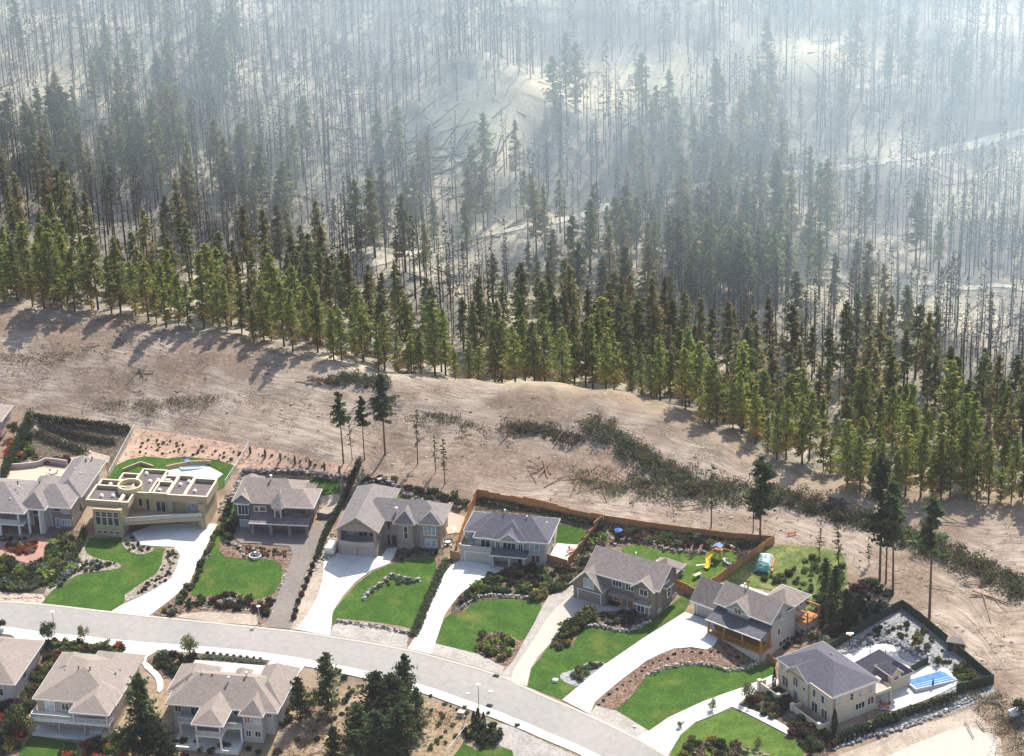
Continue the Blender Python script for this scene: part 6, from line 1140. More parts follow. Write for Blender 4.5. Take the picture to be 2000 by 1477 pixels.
# single trees one can point to
for a in [
 ('tall_pine', 671, 905, 768, 'leftmost of the three tall pines left standing behind the balcony house', 1.0, 3), ('tall_pine', 712, 898, 776, 'middle of the three tall pines, thin crown, behind the balcony house', .85, 3), ('tall_pine', 752, 888, 733, 'tallest right hand pine of the three on the lower cleared slope', 1.1, 1),
 ('sparse_pine', 816, 907, 800, 'nearly bare thin pine alone on the slope behind the balcony house', 1, 0), ('sparse_pine', 851, 922, 852, 'short scraggy pine, left of a pair on the lower slope', 1.2, 1), ('sparse_pine', 869, 946, 858, 'scraggy pine at the right of a pair on the lower slope', 1.2, 2), ('sparse_pine', 688, 900, 806, 'faint bare pine between the three tall pines', .9, 2),
 ('sparse_pine', 1389, 1030, 908, 'slender see-through pine standing just above the longest cedar fence', 1.2, 1), ('tall_pine', 1484, 1062, 897, 'big dark pine at the corner where the cedar fences meet', 1.1, 0), ('tall_pine', 1471, 1040, 955, 'smaller pine close beside the big dark corner pine', 1.2, 2),
 ('tall_pine', 1718, 1136, 900, 'tallest dark pine of the clump above the green fence', .95, 0), ('tall_pine', 1730, 1140, 968, 'slim pine in the middle of the clump above the green fence', .9, 1), ('tall_pine', 1744, 1162, 950, 'right hand pine of the clump above the green fence', .9, 2), ('tall_pine', 1815, 1210, 980, 'lone tall pine with bare red trunk right of the green fence corner', 1.05, 3),
 ('sparse_pine', 1600, 1094, 1030, 'small bare tree at the top of the meadow', 1.3, 0), ('sparse_pine', 1637, 1122, 1024, 'thin see-through tree at the right of the meadow', 1.4, 1), ('sparse_pine', 1697, 1106, 1062, 'small bent pine below the brush row', 2.0, 2),
 ('bushy_pine', 1630, 1185, 1105, 'dark bushy young pine on the bank behind the porch house', .9, 0), ('bushy_pine', 1652, 1215, 1150, 'low dark pine next to the green fence top', 1.0, 1), ('bushy_pine', 1612, 1160, 1090, 'olive young pine at the meadow edge', .8, 2), ('bushy_pine', 1625, 1225, 1170, 'squat dark pine just above the villa roof', 1.0, 3),
 ('bushy_pine', 640, 1392, 1275, 'single bushy pine standing right of the tiered deck house driveway', .85, 0), ('bushy_pine', 588, 1412, 1322, 'dark bushy pine against the right wall of the tiered deck house', .95, 1), ('bushy_pine', 793, 1385, 1280, 'pine with a forked top next to the street, top of the big cluster', .8, 2),
 ('bushy_pine', 735, 1415, 1312, 'left upper pine of the big dark cluster', 1.3, 3), ('bushy_pine', 765, 1440, 1318, 'middle pine of the big dark cluster', 1.4, 0), ('bushy_pine', 700, 1475, 1378, 'lower left pine of the big dark cluster', 1.4, 1), ('bushy_pine', 740, 1500, 1390, 'lower middle pine of the big dark cluster', 1.4, 2), ('bushy_pine', 785, 1490, 1375, 'lower right pine of the big dark cluster', 1.4, 3), ('bushy_pine', 655, 1500, 1420, 'shorter pine at the lower left of the big cluster', 1.1, 1), ('bushy_pine', 815, 1430, 1345, 'small pine at the right fringe of the big cluster', .9, 0),
 ('bushy_pine', 285, 1470, 1318, 'big dark ragged tree between the two deck houses', .95, 1), ('dark_tree', 318, 1490, 1400, 'dark leafy tree at the left wall of the tiered deck house', 1.2, 1), ('garden_tree', 250, 1490, 1418, 'lighter leafy tree below the big dark tree', 1.2, 0), ('garden_tree', 35, 1440, 1360, 'dark garden tree at the bottom left by the white deck', 1.1, 1),
 ('garden_tree', 95, 1256, 1212, 'dark round street tree by the left driveway', 1.0, 0), ('pale_tree', 165, 1252, 1218, 'small pale street tree right of the lamp', .9, 0), ('pale_tree', 372, 1285, 1232, 'pale round street tree above the tiered deck house', 1.0, 1), ('garden_tree', 0, 1232, 1200, 'dark tree cut by the left frame edge', 1.0, 1), ('pale_tree', 205, 1272, 1245, 'small lime tree in the front bed of the peach house', 1.1, 1),
 ('cypress', 925, 1425, 1388, 'left cypress of three by the street lamp', 1.0, 0), ('cypress', 934, 1424, 1382, 'middle and tallest cypress of three by the street lamp', .9, 1), ('cypress', 945, 1426, 1390, 'right cypress of three by the street lamp', 1.0, 0),
 ('pale_tree', 1463, 1372, 1330, 'small lime tree beside the last driveway', 1.0, 0), ('pale_tree', 1391, 1388, 1362, 'little reddish tree on the edge of the last driveway', 1.0, 1), ('pale_tree', 1330, 1422, 1406, 'small sparse bush tree at the foot of the last driveway', 1.2, 0), ('pale_tree', 1480, 1462, 1438, 'small tree on the bright bottom right lawn', 1.0, 1),
 ('garden_tree', 1585, 1477, 1440, 'round dark tree at the bottom below the cream house', 1.3, 0), ('cypress', 1629, 1432, 1385, 'narrow cypress at the front corner of the cream house', .9, 1), ('cypress', 1512, 1343, 1305, 'narrow dark cypress at the left corner of the cream house', .8, 0), ('cypress', 1822, 1345, 1325, 'tiny cypress by the pool edge', .8, 1),
 ('garden_tree', 152, 1005, 975, 'dark bush tree between the columned house and the modern house', 1.0, 1), ('garden_tree', 452, 1000, 970, 'dark tree beside the turret bay', .9, 0), ('garden_tree', 28, 855, 822, 'dark garden tree in the flower garden', 1.1, 0), ('garden_tree', 1995, 1400, 1350, 'dark tree at the right frame edge by the gravel road', 1.0, 1), ('garden_tree', 1832, 1300, 1280, 'dark round tree behind the pool', 1.1, 0)]:
    tree_px(a[0], a[1], a[2], a[3], a[4], None, a[5], a[6])
for i, x in enumerate((489, 518, 548, 576, 605, 634, 663)): tree_px('cypress', x, 878+(x-489)*.22+8, 878+(x-489)*.22-8, 'small dark cypress in the spaced row along the bare slope', 'small cypresses along the bare slope', 1.1)
for i, (x, y) in enumerate([(1645,1452),(1655,1449),(1665,1446),(1675,1443),(1685,1440),(1695,1436),(1706,1432)]): tree_px('cypress', x, y, y-17, 'small cypress in the evenly spaced row below the cream house wall', 'small cypresses below the cream house wall', 1.3)
# the forest: green front rows, then scorched trees, then burned snags up the hill
def gsum(x, y, L): return sum(w_*math.exp(-((x-a)/sx)**2-((y-b)/sy)**2) for a, b, sx, sy, w_ in L)
_OPEN = [(960, 250, 120, 60, 1.9), (1200, 175, 170, 42, 1.9), (860, 300, 130, 60, 1.0), (1580, 110, 130, 36, 1.3), (1950, 40, 60, 40, 1.2), (1700, 560, 260, 24, .5), (100, 190, 120, 40, .5), (420, 430, 90, 26, .4), (1090, 590, 80, 28, .9), (1200, 545, 120, 24, .6), (640, 400, 90, 60, .5), (260, 450, 60, 18, .8), (790, 505, 70, 14, .8)]
_GRN = [(1450, 560, 200, 70, .9), (1150, 500, 120, 60, .6), (950, 480, 160, 50, .5), (1300, 420, 160, 60, .5), (60, 320, 170, 80, .8), (260, 360, 110, 70, .8), (1200, 190, 130, 36, .9), (1300, 350, 160, 110, .55), (850, 330, 120, 70, .55), (1000, 430, 150, 60, .5), (520, 430, 120, 60, .6), (1450, 450, 150, 80, .5), (1620, 180, 200, 70, .35), (330, 150, 120, 90, .35)]
cand = []
fr = random.Random(5)
front = []
for k in range(104):      # the visible front row along the cleared slope
    px = -165+k*22.5+fr.uniform(-7, 7); base = np.interp(px, [0, 250, 400, 620, 750, 1000, 1150, 1290, 1400, 1540, 1700, 2000], [590, 620, 652, 706, 735, 748, 752, 792, 842, 925, 972, 985])
    base -= fr.uniform(-4, 8); front.append((px, base))
items = []
for px, by in front:
    p = G(px, by)
    if 380 < px < 690 or 1330 <= px < 1650: dy = fr.uniform(2, 7); p = np.array([p[0], p[1]+dy, 0]); p[2] = hz(p[0], p[1])
    if 690 < px < 1330: dy = fr.uniform(8, 15); p = np.array([p[0], yedge(p[0])+dy+3, 0]); p[2] = hz(p[0], p[1])
    Ht = fr.uniform(13.5, 19)*fr.choice((1, 1, .85, .6)); items.append(('green_pine', p, Ht, px, by, 1.0))
clump = lambda x, y: .32+.95*(.5+.5*math.sin(x*.062+1.9*math.sin(y*.05))*math.sin(y*.083+1.3*math.sin(x*.037)+.7))
tries = 0; pts = [(p[0], p[1]) for _, p, *_ in items]
grid = {}
def near(x, y, d):
    gx, gy = int(x//6), int(y//6)
    for i in range(gx-1, gx+2):
        for j in range(gy-1, gy+2):
            for q in grid.get((i, j), ()):
                if (q[0]-x)**2+(q[1]-y)**2 < d*d: return True
    return False
def addg(x, y): grid.setdefault((int(x//6), int(y//6)), []).append((x, y))
for x, y in pts: addg(x, y)
N_ = 22000; XS = np.array([fr.uniform(-150, 150) for _ in range(N_)]); YS = np.array([fr.uniform(495, 790) for _ in range(N_)]); ZS = HT(XS, YS); DE = YS-yedge(XS)
for x, y, z, de in zip(XS, YS, ZS, DE):
    if de < 2: continue
    px, py = proj((x, y, z))
    if de < (13 if 650 < px < 1350 else 5): continue
    if px < -190 or px > 2190 or py < -130 or py > 1000: continue
    op = gsum(px, py, _OPEN)
    for ln in (([715, 760, 915, 1120, 1390, 1600, 1800, 2030], [520, 507, 470, 425, 356, 333, 305, 250]), ([1560, 1750, 2030], [540, 552, 568])):
        if ln[0][0] < px < ln[0][-1]:
            ty = np.interp(px, *ln); op += 1.3*math.exp(-((py-ty)/10)**2)+(.85*math.exp(-((py-ty-45)/55)**2) if py > ty else 0)
    wob = 6*math.sin(x*.09)+4*math.sin(x*.23+1)
    gband = 28+wob+np.interp(px, [0, 400, 900, 1500, 2000], [14, 2, -2, 10, 8]); sband = gband+np.interp(px, [0, 500, 1100, 1700, 2000], [8, 24, 36, 36, 14])+wob
    if de < gband: kind = 'green_pine' if fr.random() < .82 else ('scorched_conifer' if fr.random() < .5 else 'olive_conifer'); dm = 3.9; dens = .44
    elif de < sband: kind = 'scorched_conifer' if fr.random() < .40 else ('olive_conifer' if fr.random() < .72 else 'burned_snag'); dm = 3.9; dens = .40*(1-min(1, op*.8))
    else:
        g_ = gsum(px, py, _GRN); u = fr.random()
        kind = 'olive_conifer' if u < g_*.42 else ('scorched_conifer' if u < g_*.62 else 'burned_snag')
        dm = 1.9; dens = .80*clump(x, y)*max(0.03, 1-op)
    if fr.random() > dens or near(x, y, dm): continue
    addg(x, y); Ht = {'green_pine': fr.choice((fr.uniform(6, 12), fr.uniform(11, 17), fr.uniform(13, 20))), 'scorched_conifer': fr.uniform(13, 21), 'olive_conifer': fr.uniform(12, 20), 'burned_snag': fr.uniform(11, 20)}[kind]
    items.append((kind, np.array([x, y, z]), Ht, px, py, fr.uniform(.85, 1.2)))
from collections import defaultdict
byk = defaultdict(list)
for it in items: byk[it[0]].append(it)
def vis(it):        # nearest and largest first; the front rows show most
    return (it[1][1]-yedge(it[1][0]))*1.0 - it[2]*2
ZN = lambda px: 'left' if px < 520 else ('middle' if px < 1250 else 'right')
TXT = {'green_pine': ('green pine with yellowed lower branches in the forest edge', 'green pines of the forest edge'), 'scorched_conifer': ('brown scorched conifer behind the green forest edge', 'brown scorched conifers'),
       'olive_conifer': ('dull olive conifer standing among burned trunks', 'olive conifers among burned trunks'), 'burned_snag': ('burned bare black trunk standing on the ashen hillside', 'burned bare trunks')}
CAP_ = {'green_pine': 296, 'scorched_conifer': 290, 'olive_conifer': 290, 'burned_snag': 296}
REST = {'green_pine': 'mass of further green pines deeper in the forest edge', 'scorched_conifer': 'mass of further brown scorched conifers', 'olive_conifer': 'mass of further dull olive conifers', 'burned_snag': 'mass of thin burned trunks covering the hazy hillside'}
for kind, L_ in byk.items():
    L_.sort(key=vis); n = CAP_[kind]; print('FOREST', kind, len(L_))
    for k_, p, Ht, px, py, wd in L_[:n]:
        z_ = ZN(px); put_tree(kind, p, Ht, TXT[kind][0]+', '+z_+' third', TXT[kind][1]+', '+z_+' third', wd)
    rest = L_[n:]
    if rest:
        for part_, m_ in (('crown', LEAF), ('trunk', CHAR if kind == 'burned_snag' else BARKD)):
            its = []; rs = random.Random(4)
            for k_, p, Ht, px, py, wd in rest: v = rs.randrange(len(TREES[kind])); its.append((TREES[kind][v][0 if part_ == 'crown' else 1], (p[0], p[1], p[2]-.1), (Ht*wd, Ht*wd, Ht), rs.random()*6.28))
            o = merge_copies(kind+'_'+part_+'s', its, None, None, m_, part_ == 'crown')
            if part_ == 'crown': root = o; tag(o, REST[kind], 'forest')
            else: o.parent = root; o.name = 'trunk'; o['kind'] = 'stuff'
        root.name = {'green_pine': 'distant_green_pines', 'scorched_conifer': 'distant_scorched_conifers', 'olive_conifer': 'distant_olive_conifers', 'burned_snag': 'distant_burned_trunks'}[kind]
# ------------------------------------------------------------------ fallen logs, brush, trails
LOGM = mat('peeled_log', (.30, .19, .12), .8, .25, 1.5); LOGD = mat('grey_log', (.20, .17, .15), .9, .25, 1.5)
def log(px, py, L_, a, r=.2, m=LOGM, lab='', grp=None, lift=.15):
    p = G(px, py); q = rad(a); dx, dy = math.cos(q)*L_/2, math.sin(q)*L_/2
    A = np.array([p[0]-dx, p[1]-dy, 0]); B = np.array([p[0]+dx, p[1]+dy, 0]); A[2] = hz(*A[:2])+r+lift*TR.random()*2; B[2] = hz(*B[:2])+r+lift*TR.random()*2
    mb = MB(); mb.tube([A-p, (A+B)/2-p+[0, 0, .05], B-p], [r, r*.85, r*.6], 6)
    for k in range(3): t = TR.uniform(.2, .9); c = A-p+(B-A)*t; d = np.array([TR.gauss(0, 1), TR.gauss(0, 1), 1.0]); mb.tube([c, c+d*.5], [r*.25, r*.1], 4)
    o = mb.build('fallen_log', m); o.location = p; tag(o, lab, 'log', grp)
def pile(cx, cy, n, sx, sy, Lr, words, m=LOGM, ang=None):
    for _ in range(n): log(cx+TR.gauss(0, sx), cy+TR.gauss(0, sy), TR.uniform(*Lr), (ang if ang is not None else TR.uniform(0, 180))+TR.gauss(0, 22), TR.uniform(.08, .16), m, 'peeled log '+words, 'logs '+words, .22)
pile(1195, 945, 22, 38, 14, (3, 8), 'in the big log jumble left of the brush row'); pile(1060, 920, 8, 14, 6, (3, 6), 'in the small heap in the middle of the cleared slope'); pile(610, 745, 7, 12, 4, (4, 8), 'in the little stack at the crest below the pines', ang=0); pile(275, 728, 4, 10, 3, (3, 6), 'at the far left on the cleared slope', LOGD)
pile(1100, 850, 8, 34, 8, (4, 9), 'lying by the dark brush patch near the crest', LOGD); pile(1150, 825, 5, 7, 4, (3, 5), 'at the upper tip of the brush row'); pile(1560, 985, 7, 70, 6, (6, 11), 'half buried in the long brush row', LOGD, -5); pile(1760, 1020, 6, 50, 14, (5, 9), 'poking from the brush row behind the pine clump', LOGD, -20)
pile(1920, 1130, 9, 45, 24, (5, 10), 'at the right end of the brush row', LOGM, -35); pile(1950, 1400, 8, 25, 14, (3, 6), 'by the right end of the gravel road', LOGD); pile(720, 795, 6, 30, 6, (4, 8), 'behind the three tall pines', LOGD, 5); pile(1700, 1170, 8, 30, 20, (3, 7), 'on the brushy bank above the green fence', LOGD, -45)
def brush(line, w_, h_, cols, label, seed, dens=9, size=.45, name='cut_brush'):
    rr = random.Random(seed); P = line_pts(line, .9); o0 = P[0]; mb = MB()
    for p in P:
        d = rr.gauss(0, w_*.22); q = rr.uniform(.6, 1.15)
        for _ in range(5):
            c = p-o0+np.array([rr.gauss(0, w_*.28), rr.gauss(0, w_*.34), h_*.3*rr.random()]); tufts(mb, c, (w_*.3*q, w_*.3*q, h_*.5*q), dens*5, size*.8, cols, rr)
        if rr.random() < .25: a = rr.random()*3.14; mb.bar(c, c+[2.2*math.cos(a), 2.2*math.sin(a), rr.uniform(-.1, .8)], .09, .09, (.20, .12, .07))
    o = mb.build(name, LEAF, None, True); o.location = o0; return tag(o, label, 'brush', None, 'stuff')
BR = [(.075, .10, .055), (.10, .13, .065), (.12, .13, .07), (.055, .065, .045), (.15, .10, .07)]; BRN = [(.16, .11, .07), (.12, .09, .055), (.09, .09, .05), (.20, .15, .10)]
brush([(1150,828),(1185,845),(1220,868),(1260,893),(1300,918),(1350,940)], 5.5, 2.6, BR, 'upper half of the dark cut branch row running down the cleared slope', 1, 16)
brush([(1250,950),(1310,945),(1370,950),(1430,962),(1490,966)], 7.5, 2.8, BR, 'widest tangle of cut green branches in the middle of the row', 2, 17)
brush([(1485,965),(1560,985),(1620,1000),(1680,1015),(1720,1028),(1765,1048)], 5.5, 2.6, BR, 'cut branch row left of the tall pine clump', 3, 16)
brush([(1765,1050),(1830,1075),(1880,1095),(1930,1120),(1975,1145),(2010,1165)], 6.0, 3.0, BR, 'cut branch row at the right edge of the cleared slope', 4, 16)
brush([(1000,830),(1040,838),(1080,842),(1120,856)], 4.5, 1.5, BR+BRN, 'dark brush patch below the crest in the middle', 5, 12)
brush([(640,745),(680,738),(720,742),(755,752)], 3.5, 1.5, BR, 'brush heap at the crest behind the three tall pines', 6, 14)
brush([(200,785),(260,790),(320,782),(380,778),(440,770)], 7, .7, BRN+BR, 'low brown weeds spread over the left of the cleared slope', 7, 6, .35)
brush([(820,808),(860,812),(900,822),(930,840)], 5, .8, BRN+BR, 'low brown weeds right of the three tall pines', 8, 6, .35)
brush([(1135,925),(1165,935),(1200,945),(1240,960)], 8, 1.1, BRN+BR, 'branches and bark litter round the big log jumble', 9, 8, .35)
brush([(0,690),(60,700),(130,690),(240,665),(300,655)], 6, .5, BRN, 'sparse dry weeds near the crest on the far left', 10, 4, .3)
brush([(1900,1330),(1950,1370),(1990,1420),(2010,1470)], 7, .7, BRN+BR, 'dry weeds beside the gravel road at the right edge', 11, 6, .35)
brush([(760,1450),(800,1420),(850,1390),(900,1400)], 6, .4, [(.32, .19, .12), (.22, .14, .09), (.15, .15, .07)], 'rusty dry grass tufts right of the big pine cluster', 12, 5, .3, 'dry_grass')
brush([(600,1350),(620,1400),(600,1440),(580,1480)], 6, .4, [(.32, .19, .12), (.22, .14, .09), (.15, .15, .07)], 'rusty dry grass tufts left of the big pine cluster', 13, 5, .3, 'dry_grass')
# stones, sticks and weeds left by the machines on the cleared slope
mb = MB(); lf = MB(); rr = random.Random(21); k_ = 0; XS = np.array([rr.uniform(-115, 125) for _ in range(9000)]); YS = np.array([rr.uniform(415, 575) for _ in range(9000)]); ZS = HT(XS, YS); PT = [(300, 775, 150, 30, 1.0), (860, 825, 60, 25, .9), (980, 860, 90, 30, .9), (1230, 930, 110, 35, 1.0), (150, 690, 150, 30, .6), (450, 700, 90, 25, .5), (820, 930, 120, 25, .5), (1850, 1260, 140, 70, .7), (1700, 1130, 90, 50, .8), (1950, 1400, 60, 60, .9), (640, 800, 90, 30, .5), (1480, 1010, 160, 22, .6)]
for x, y, z in zip(XS, YS, ZS):
    if y > yedge(x)+6 or y < yfence(x)+1.5: continue
    px, py = proj((x, y, z)); d_ = .10+gsum(px, py, PT)
    if rr.random() > d_: continue
    u = rr.random()
    if u < .35: s_ = rr.uniform(.12, .4); c_ = rr.choice([(.34, .28, .23), (.22, .17, .13), (.45, .38, .31), (.14, .10, .07)]); mb.blob((x, y, z), (s_*1.3, s_, s_*.6), rr.random(), c_, n=5, m=3)
    elif u < .6: a = rr.random()*3.14; L_ = rr.uniform(.6, 2.6); mb.bar((x, y, z+.08), (x+L_*math.cos(a), y+L_*math.sin(a), z+.12), .09, .09, rr.choice([(.36, .24, .15), (.16, .12, .09), (.25, .20, .16)]))
    else: tufts(lf, (x, y, z+.15), (.6, .5, .25), 9, .26, BRN+BR[:2]+OLV[:1], rr)
tag(mb.build('slope_debris', ROCK, None, True), 'stones, clods and broken sticks scattered over the cleared slope', 'debris', None, 'stuff'); tag(lf.build('slope_weeds', LEAF, None, True), 'dry brown weeds scattered over the cleared slope', 'weeds', None, 'stuff')
# fallen burned trunks on the hill (nobody could count them)
mb = MB(); rr = random.Random(8); n = 0; XS = np.array([rr.uniform(-140, 140) for _ in range(900)]); YS = np.array([rr.uniform(560, 780) for _ in range(900)])
for x, y in zip(XS, YS):
    if y-yedge(x) < 30: continue
    L_ = rr.uniform(3.5, 10); a = rr.choice((rr.gauss(.6, .35), rr.gauss(2.6, .3), rr.uniform(0, 3.14))); d = np.array([math.cos(a), math.sin(a)])*L_/2; e_ = np.array([[x-d[0], y-d[1]], [x+d[0], y+d[1]]]); z = HT(e_[:, 0], e_[:, 1])+.2
    mb.tube([(e_[0, 0], e_[0, 1], z[0]), (e_[1, 0], e_[1, 1], z[1])], [rr.uniform(.08, .17), .06], 4)
for _ in range(80):
    px, py = rr.gauss(850, 95), rr.gauss(300, 42); p = G(px, py); L_ = rr.uniform(4, 11); a = rr.gauss(.55, .45); d = np.array([math.cos(a), math.sin(a)])*L_/2; e_ = np.array([[p[0]-d[0], p[1]-d[1]], [p[0]+d[0], p[1]+d[1]]]); z = HT(e_[:, 0], e_[:, 1])+.2
    mb.tube([(e_[0, 0], e_[0, 1], z[0]), (e_[1, 0], e_[1, 1], z[1])], [.17, .08], 4)
tag(mb.build('fallen_burned_trunks', CHAR), 'burned trunks lying all over the ashen hillside', 'logs', None, 'stuff')
def trail(line, w_, label=None):
    W_ = [G(*p)[:2] for p in chaikin(line, 1, False)]; A = []; B = []
    for i, p in enumerate(W_):
        d = W_[min(i+1, len(W_)-1)]-W_[max(i-1, 0)]; d /= np.linalg.norm(d); nn = np.array([-d[1], d[0]])*w_/2; A.append(p+nn); B.append(p-nn)
    drape('dirt_track', A+B[::-1], .25, TRK, 3, thick=.3)
TRK = speck('track_dust', (.66, .58, .46), [(.45, .40, .33)], .6, .66, .2)
trail([(715,520),(760,507),(830,490),(915,470),(1020,445),(1120,425),(1230,398),(1390,356),(1500,343),(1600,333),(1700,322),(1800,305),(1900,283),(2030,250)], 2.2)
trail([(1560,540),(1640,545),(1750,552),(1880,560),(2030,568)], 2.0)
# ------------------------------------------------------------------ small things
def at(px, py, rz=0, name='thing', label='', cat='thing', group=None, dz=0): p = G(px, py); return empty(name, (p[0], p[1], p[2]+dz), rad(rz), label, cat, group)
def P_(par, name, m, fn, **k): mb = MB(); fn(mb); return mb.build(name, m, par, **k)
POLE = mat('lamp_pole', (.42, .43, .40), .5, .05, 2); LAMPW = mat('lamp_shade_white', (.75, .74, .68), .4, .04)
def street_lamp(px, py, top, label):
    p = G(px, py); y1 = proj(p)[1]; y2 = proj(p+[0, 0, 1.])[1]; H_ = (py-top)/(y1-y2); e = empty('street_lamp', tuple(p), 0, label, 'street lamp')
    P_(e, 'pole', POLE, lambda b: b.tube([(0, 0, -.2), (0, 0, H_-.25)], [.10, .06], 8)); P_(e, 'base', POLE, lambda b: b.tube([(0, 0, -.2), (0, 0, .5)], [.18, .15], 8))
    P_(e, 'lamp_shade', LAMPW, lambda b: b.tube([(0, 0, H_-.28), (0, 0, H_-.12), (0, 0, H_)], [.18, .42, .25], 12))
street_lamp(936, 1399, 1336, 'street lamp with a round white head above the three cypresses'); street_lamp(107, 1238, 1194, 'street lamp at the left, beside the dark round street tree'); street_lamp(507, 1216, 1183, 'teal street lamp by the rocky corner of the asphalt driveway')
# cream trailer beside the taupe house
e = at(648, 1079, -12, 'camping_trailer', 'white box trailer parked left of the two single garage doors', 'trailer'); TW = mat('trailer_shell', (.68, .62, .50), .4, .05); BLKR = mat('rubber', (.02, .02, .02), .9, .1)
P_(e, 'body', TW, lambda b: (b.prism([(-1.0, -1.9), (1.0, -1.9), (1.0, 1.9), (-1.0, 1.9)], .55, 1.5), b.add([(-1, -1.9, 1.5), (1, -1.9, 1.5), (1, 1.9, 1.5), (-1, 1.9, 1.5), (-.85, -1.6, 1.85), (.85, -1.6, 1.85), (.85, 1.7, 1.85), (-.85, 1.7, 1.85)], [(4, 5, 6, 7), (0, 1, 5, 4), (1, 2, 6, 5), (2, 3, 7, 6), (3, 0, 4, 7)])))
P_(e, 'lower_panel', mat('trailer_skirt', (.36, .34, .34), .5, .08), lambda b: b.box((-1.03, -1.93, .5), (1.03, 1.93, .9)))
for s_ in (-1, 1): P_(e, 'wheel', BLKR, lambda b: b.tube([(s_*.98-.1, -.2, .33), (s_*.98+.1, -.2, .33)], [.33, .33], 14))
P_(e, 'tow_bar', METAL, lambda b: (b.bar((0, -1.9, .5), (0, -2.9, .45), .1), b.tube([(0, -2.7, 0), (0, -2.7, .5)], [.08, .08], 6)))
# swimming pool (right)
POOLW = mat('pool_water', (.07, .19, .60), .25, .18, .8, spec=.15); COPE = mat('pool_coping', (.60, .57, .52), .7, .04)
def pool(poly, label, name='swimming_pool', wm=POOLW):
    Wp = [G(*p) for p in poly]; c = sum(Wp)/len(Wp); zt = max(p[2] for p in Wp)+.12; e = empty(name, (c[0], c[1], zt), 0, label, 'pool'); Q = [(p-c)[:2] for p in Wp]
    n = len(Q); mb = MB(); O = [q*1.07 for q in Q]
    mb.add([(*q, .03) for q in Q]+[(*q, .03) for q in O]+[(*q, -1.2) for q in O]+[(*q, -.3) for q in Q], [(i, (i+1) % n, n+(i+1) % n, n+i) for i in range(n)]+[(n+i, n+(i+1) % n, 2*n+(i+1) % n, 2*n+i) for i in range(n)]+[(3*n+i, 3*n+(i+1) % n, (i+1) % n, i) for i in range(n)]); mb.build('coping', COPE, e)
    mb = MB(); mb.add([(*q, -.02) for q in Q], [tuple(range(n))]); mb.build('water', wm, e)
    mb = MB()
    for k in range(3): a = Q[-1]+(Q[0]-Q[-1])*(.2*k); b = Q[-2]+(Q[1]-Q[-2])*(.2*k) if n == 4 else a; mb.bar((*a, .0), (*b, .0), .18, .04)
    mb.build('pool_steps', mat('pool_steps', (.30, .42, .62), .4, .05), e); return e
pool([(1770,1334),(1840,1311),(1866,1331),(1790,1353)], 'large rectangular blue swimming pool at the right')
pool([(352,916),(390,912),(398,916),(356,921)], 'small narrow pool behind the modern house', 'swimming_pool', mat('pale_water', (.25, .42, .50), .1, .1))
# play set with yellow slide
e = at(1398, 1096, -30, 'play_set', 'wooden play set with a curved yellow slide on the lawn', 'play set'); YS_ = mat('yellow_plastic', (.75, .55, .04), .4, .05)
def slide(b):
    c = [(-.2, -.2, 2.0), (-.7, -.9, 1.7), (-.9, -1.7, 1.2), (-.5, -2.5, .7), (-.3, -3.2, .25), (-.4, -3.7, .2)]
    for a_, d_ in zip(c[:-1], c[1:]): b.bar(a_, d_, .95, .12); b.bar(np.array(a_)+[-.45, 0, .15], np.array(d_)+[-.45, 0, .1], .08, .25); b.bar(np.array(a_)+[.45, 0, .15], np.array(d_)+[.45, 0, .1], .08, .25)
P_(e, 'slide', YS_, slide)
for u in (-.9, .9):
    for v in (0, 1.8): P_(e, 'post', BROWNW, lambda b: b.box((u-.08, v-.08, -.1), (u+.08, v+.08, 3.2)))
P_(e, 'platform', BROWNW, lambda b: b.box((-1, -.1, 1.85), (1, 1.9, 2.0))); P_(e, 'roof', mat('blue_canopy', (.16, .24, .40), .7, .15), lambda b: b.add([(-.9, .1, 2.9), (.9, .1, 2.9), (.9, 1.7, 2.9), (-.9, 1.7, 2.9), (0, .1, 3.4), (0, 1.7, 3.4)], [(0, 4, 5, 3), (4, 1, 2, 5), (0, 1, 4), (2, 3, 5)]))
P_(e, 'swing_beam', BROWNW, lambda b: (b.bar((1, .9, 2.6), (4.2, .9, 2.6), .14), b.bar((4.2, .9, 2.6), (4.5, 0, 0), .1), b.bar((4.2, .9, 2.6), (4.5, 1.8, 0), .1)))
for u in (2, 3.2): P_(e, 'swing', mat('swing_seat', (.5, .35, .1)), lambda b: (b.box((u-.25, .8, .55), (u+.25, 1.0, .6)), b.bar((u-.22, .9, .6), (u-.22, .9, 2.6), .03), b.bar((u+.22, .9, .6), (u+.22, .9, 2.6), .03)))
e = at(1376, 1108, 20, 'seesaw', 'small white seesaw in front of the yellow slide', 'seesaw'); P_(e, 'plank', WHITE, lambda b: b.bar((-1.8, 0, .8), (1.8, 0, .4), .3, .1)); P_(e, 'stand', BROWNW, lambda b: (b.bar((0, -.4, -.1), (0, 0, .6), .1), b.bar((0, .4, -.1), (0, 0, .6), .1)))
e = at(1362, 1128, 35, 'picnic_table', 'little garden table below the seesaw', 'table'); P_(e, 'tabletop', mat('weathered_wood', (.42, .36, .27)), lambda b: b.box((-.9, -.4, .7), (.9, .4, .76)))
for s_ in (-.7, .7): P_(e, 'leg', METAL, lambda b: (b.bar((s_, -.5, 0), (s_, .3, .7), .08), b.bar((s_, .5, 0), (s_, -.3, .7), .08)))
e = at(1421, 1102, 40, 'lounge_chair', 'pale garden lounger beside the cedar fence', 'chair'); P_(e, 'seat', WHITE, lambda b: b.box((-.35, -.9, .32), (.35, .5, .42))); P_(e, 'backrest', WHITE, lambda b: b.bar((0, .5, .4), (0, 1.1, .95), .7, .08))
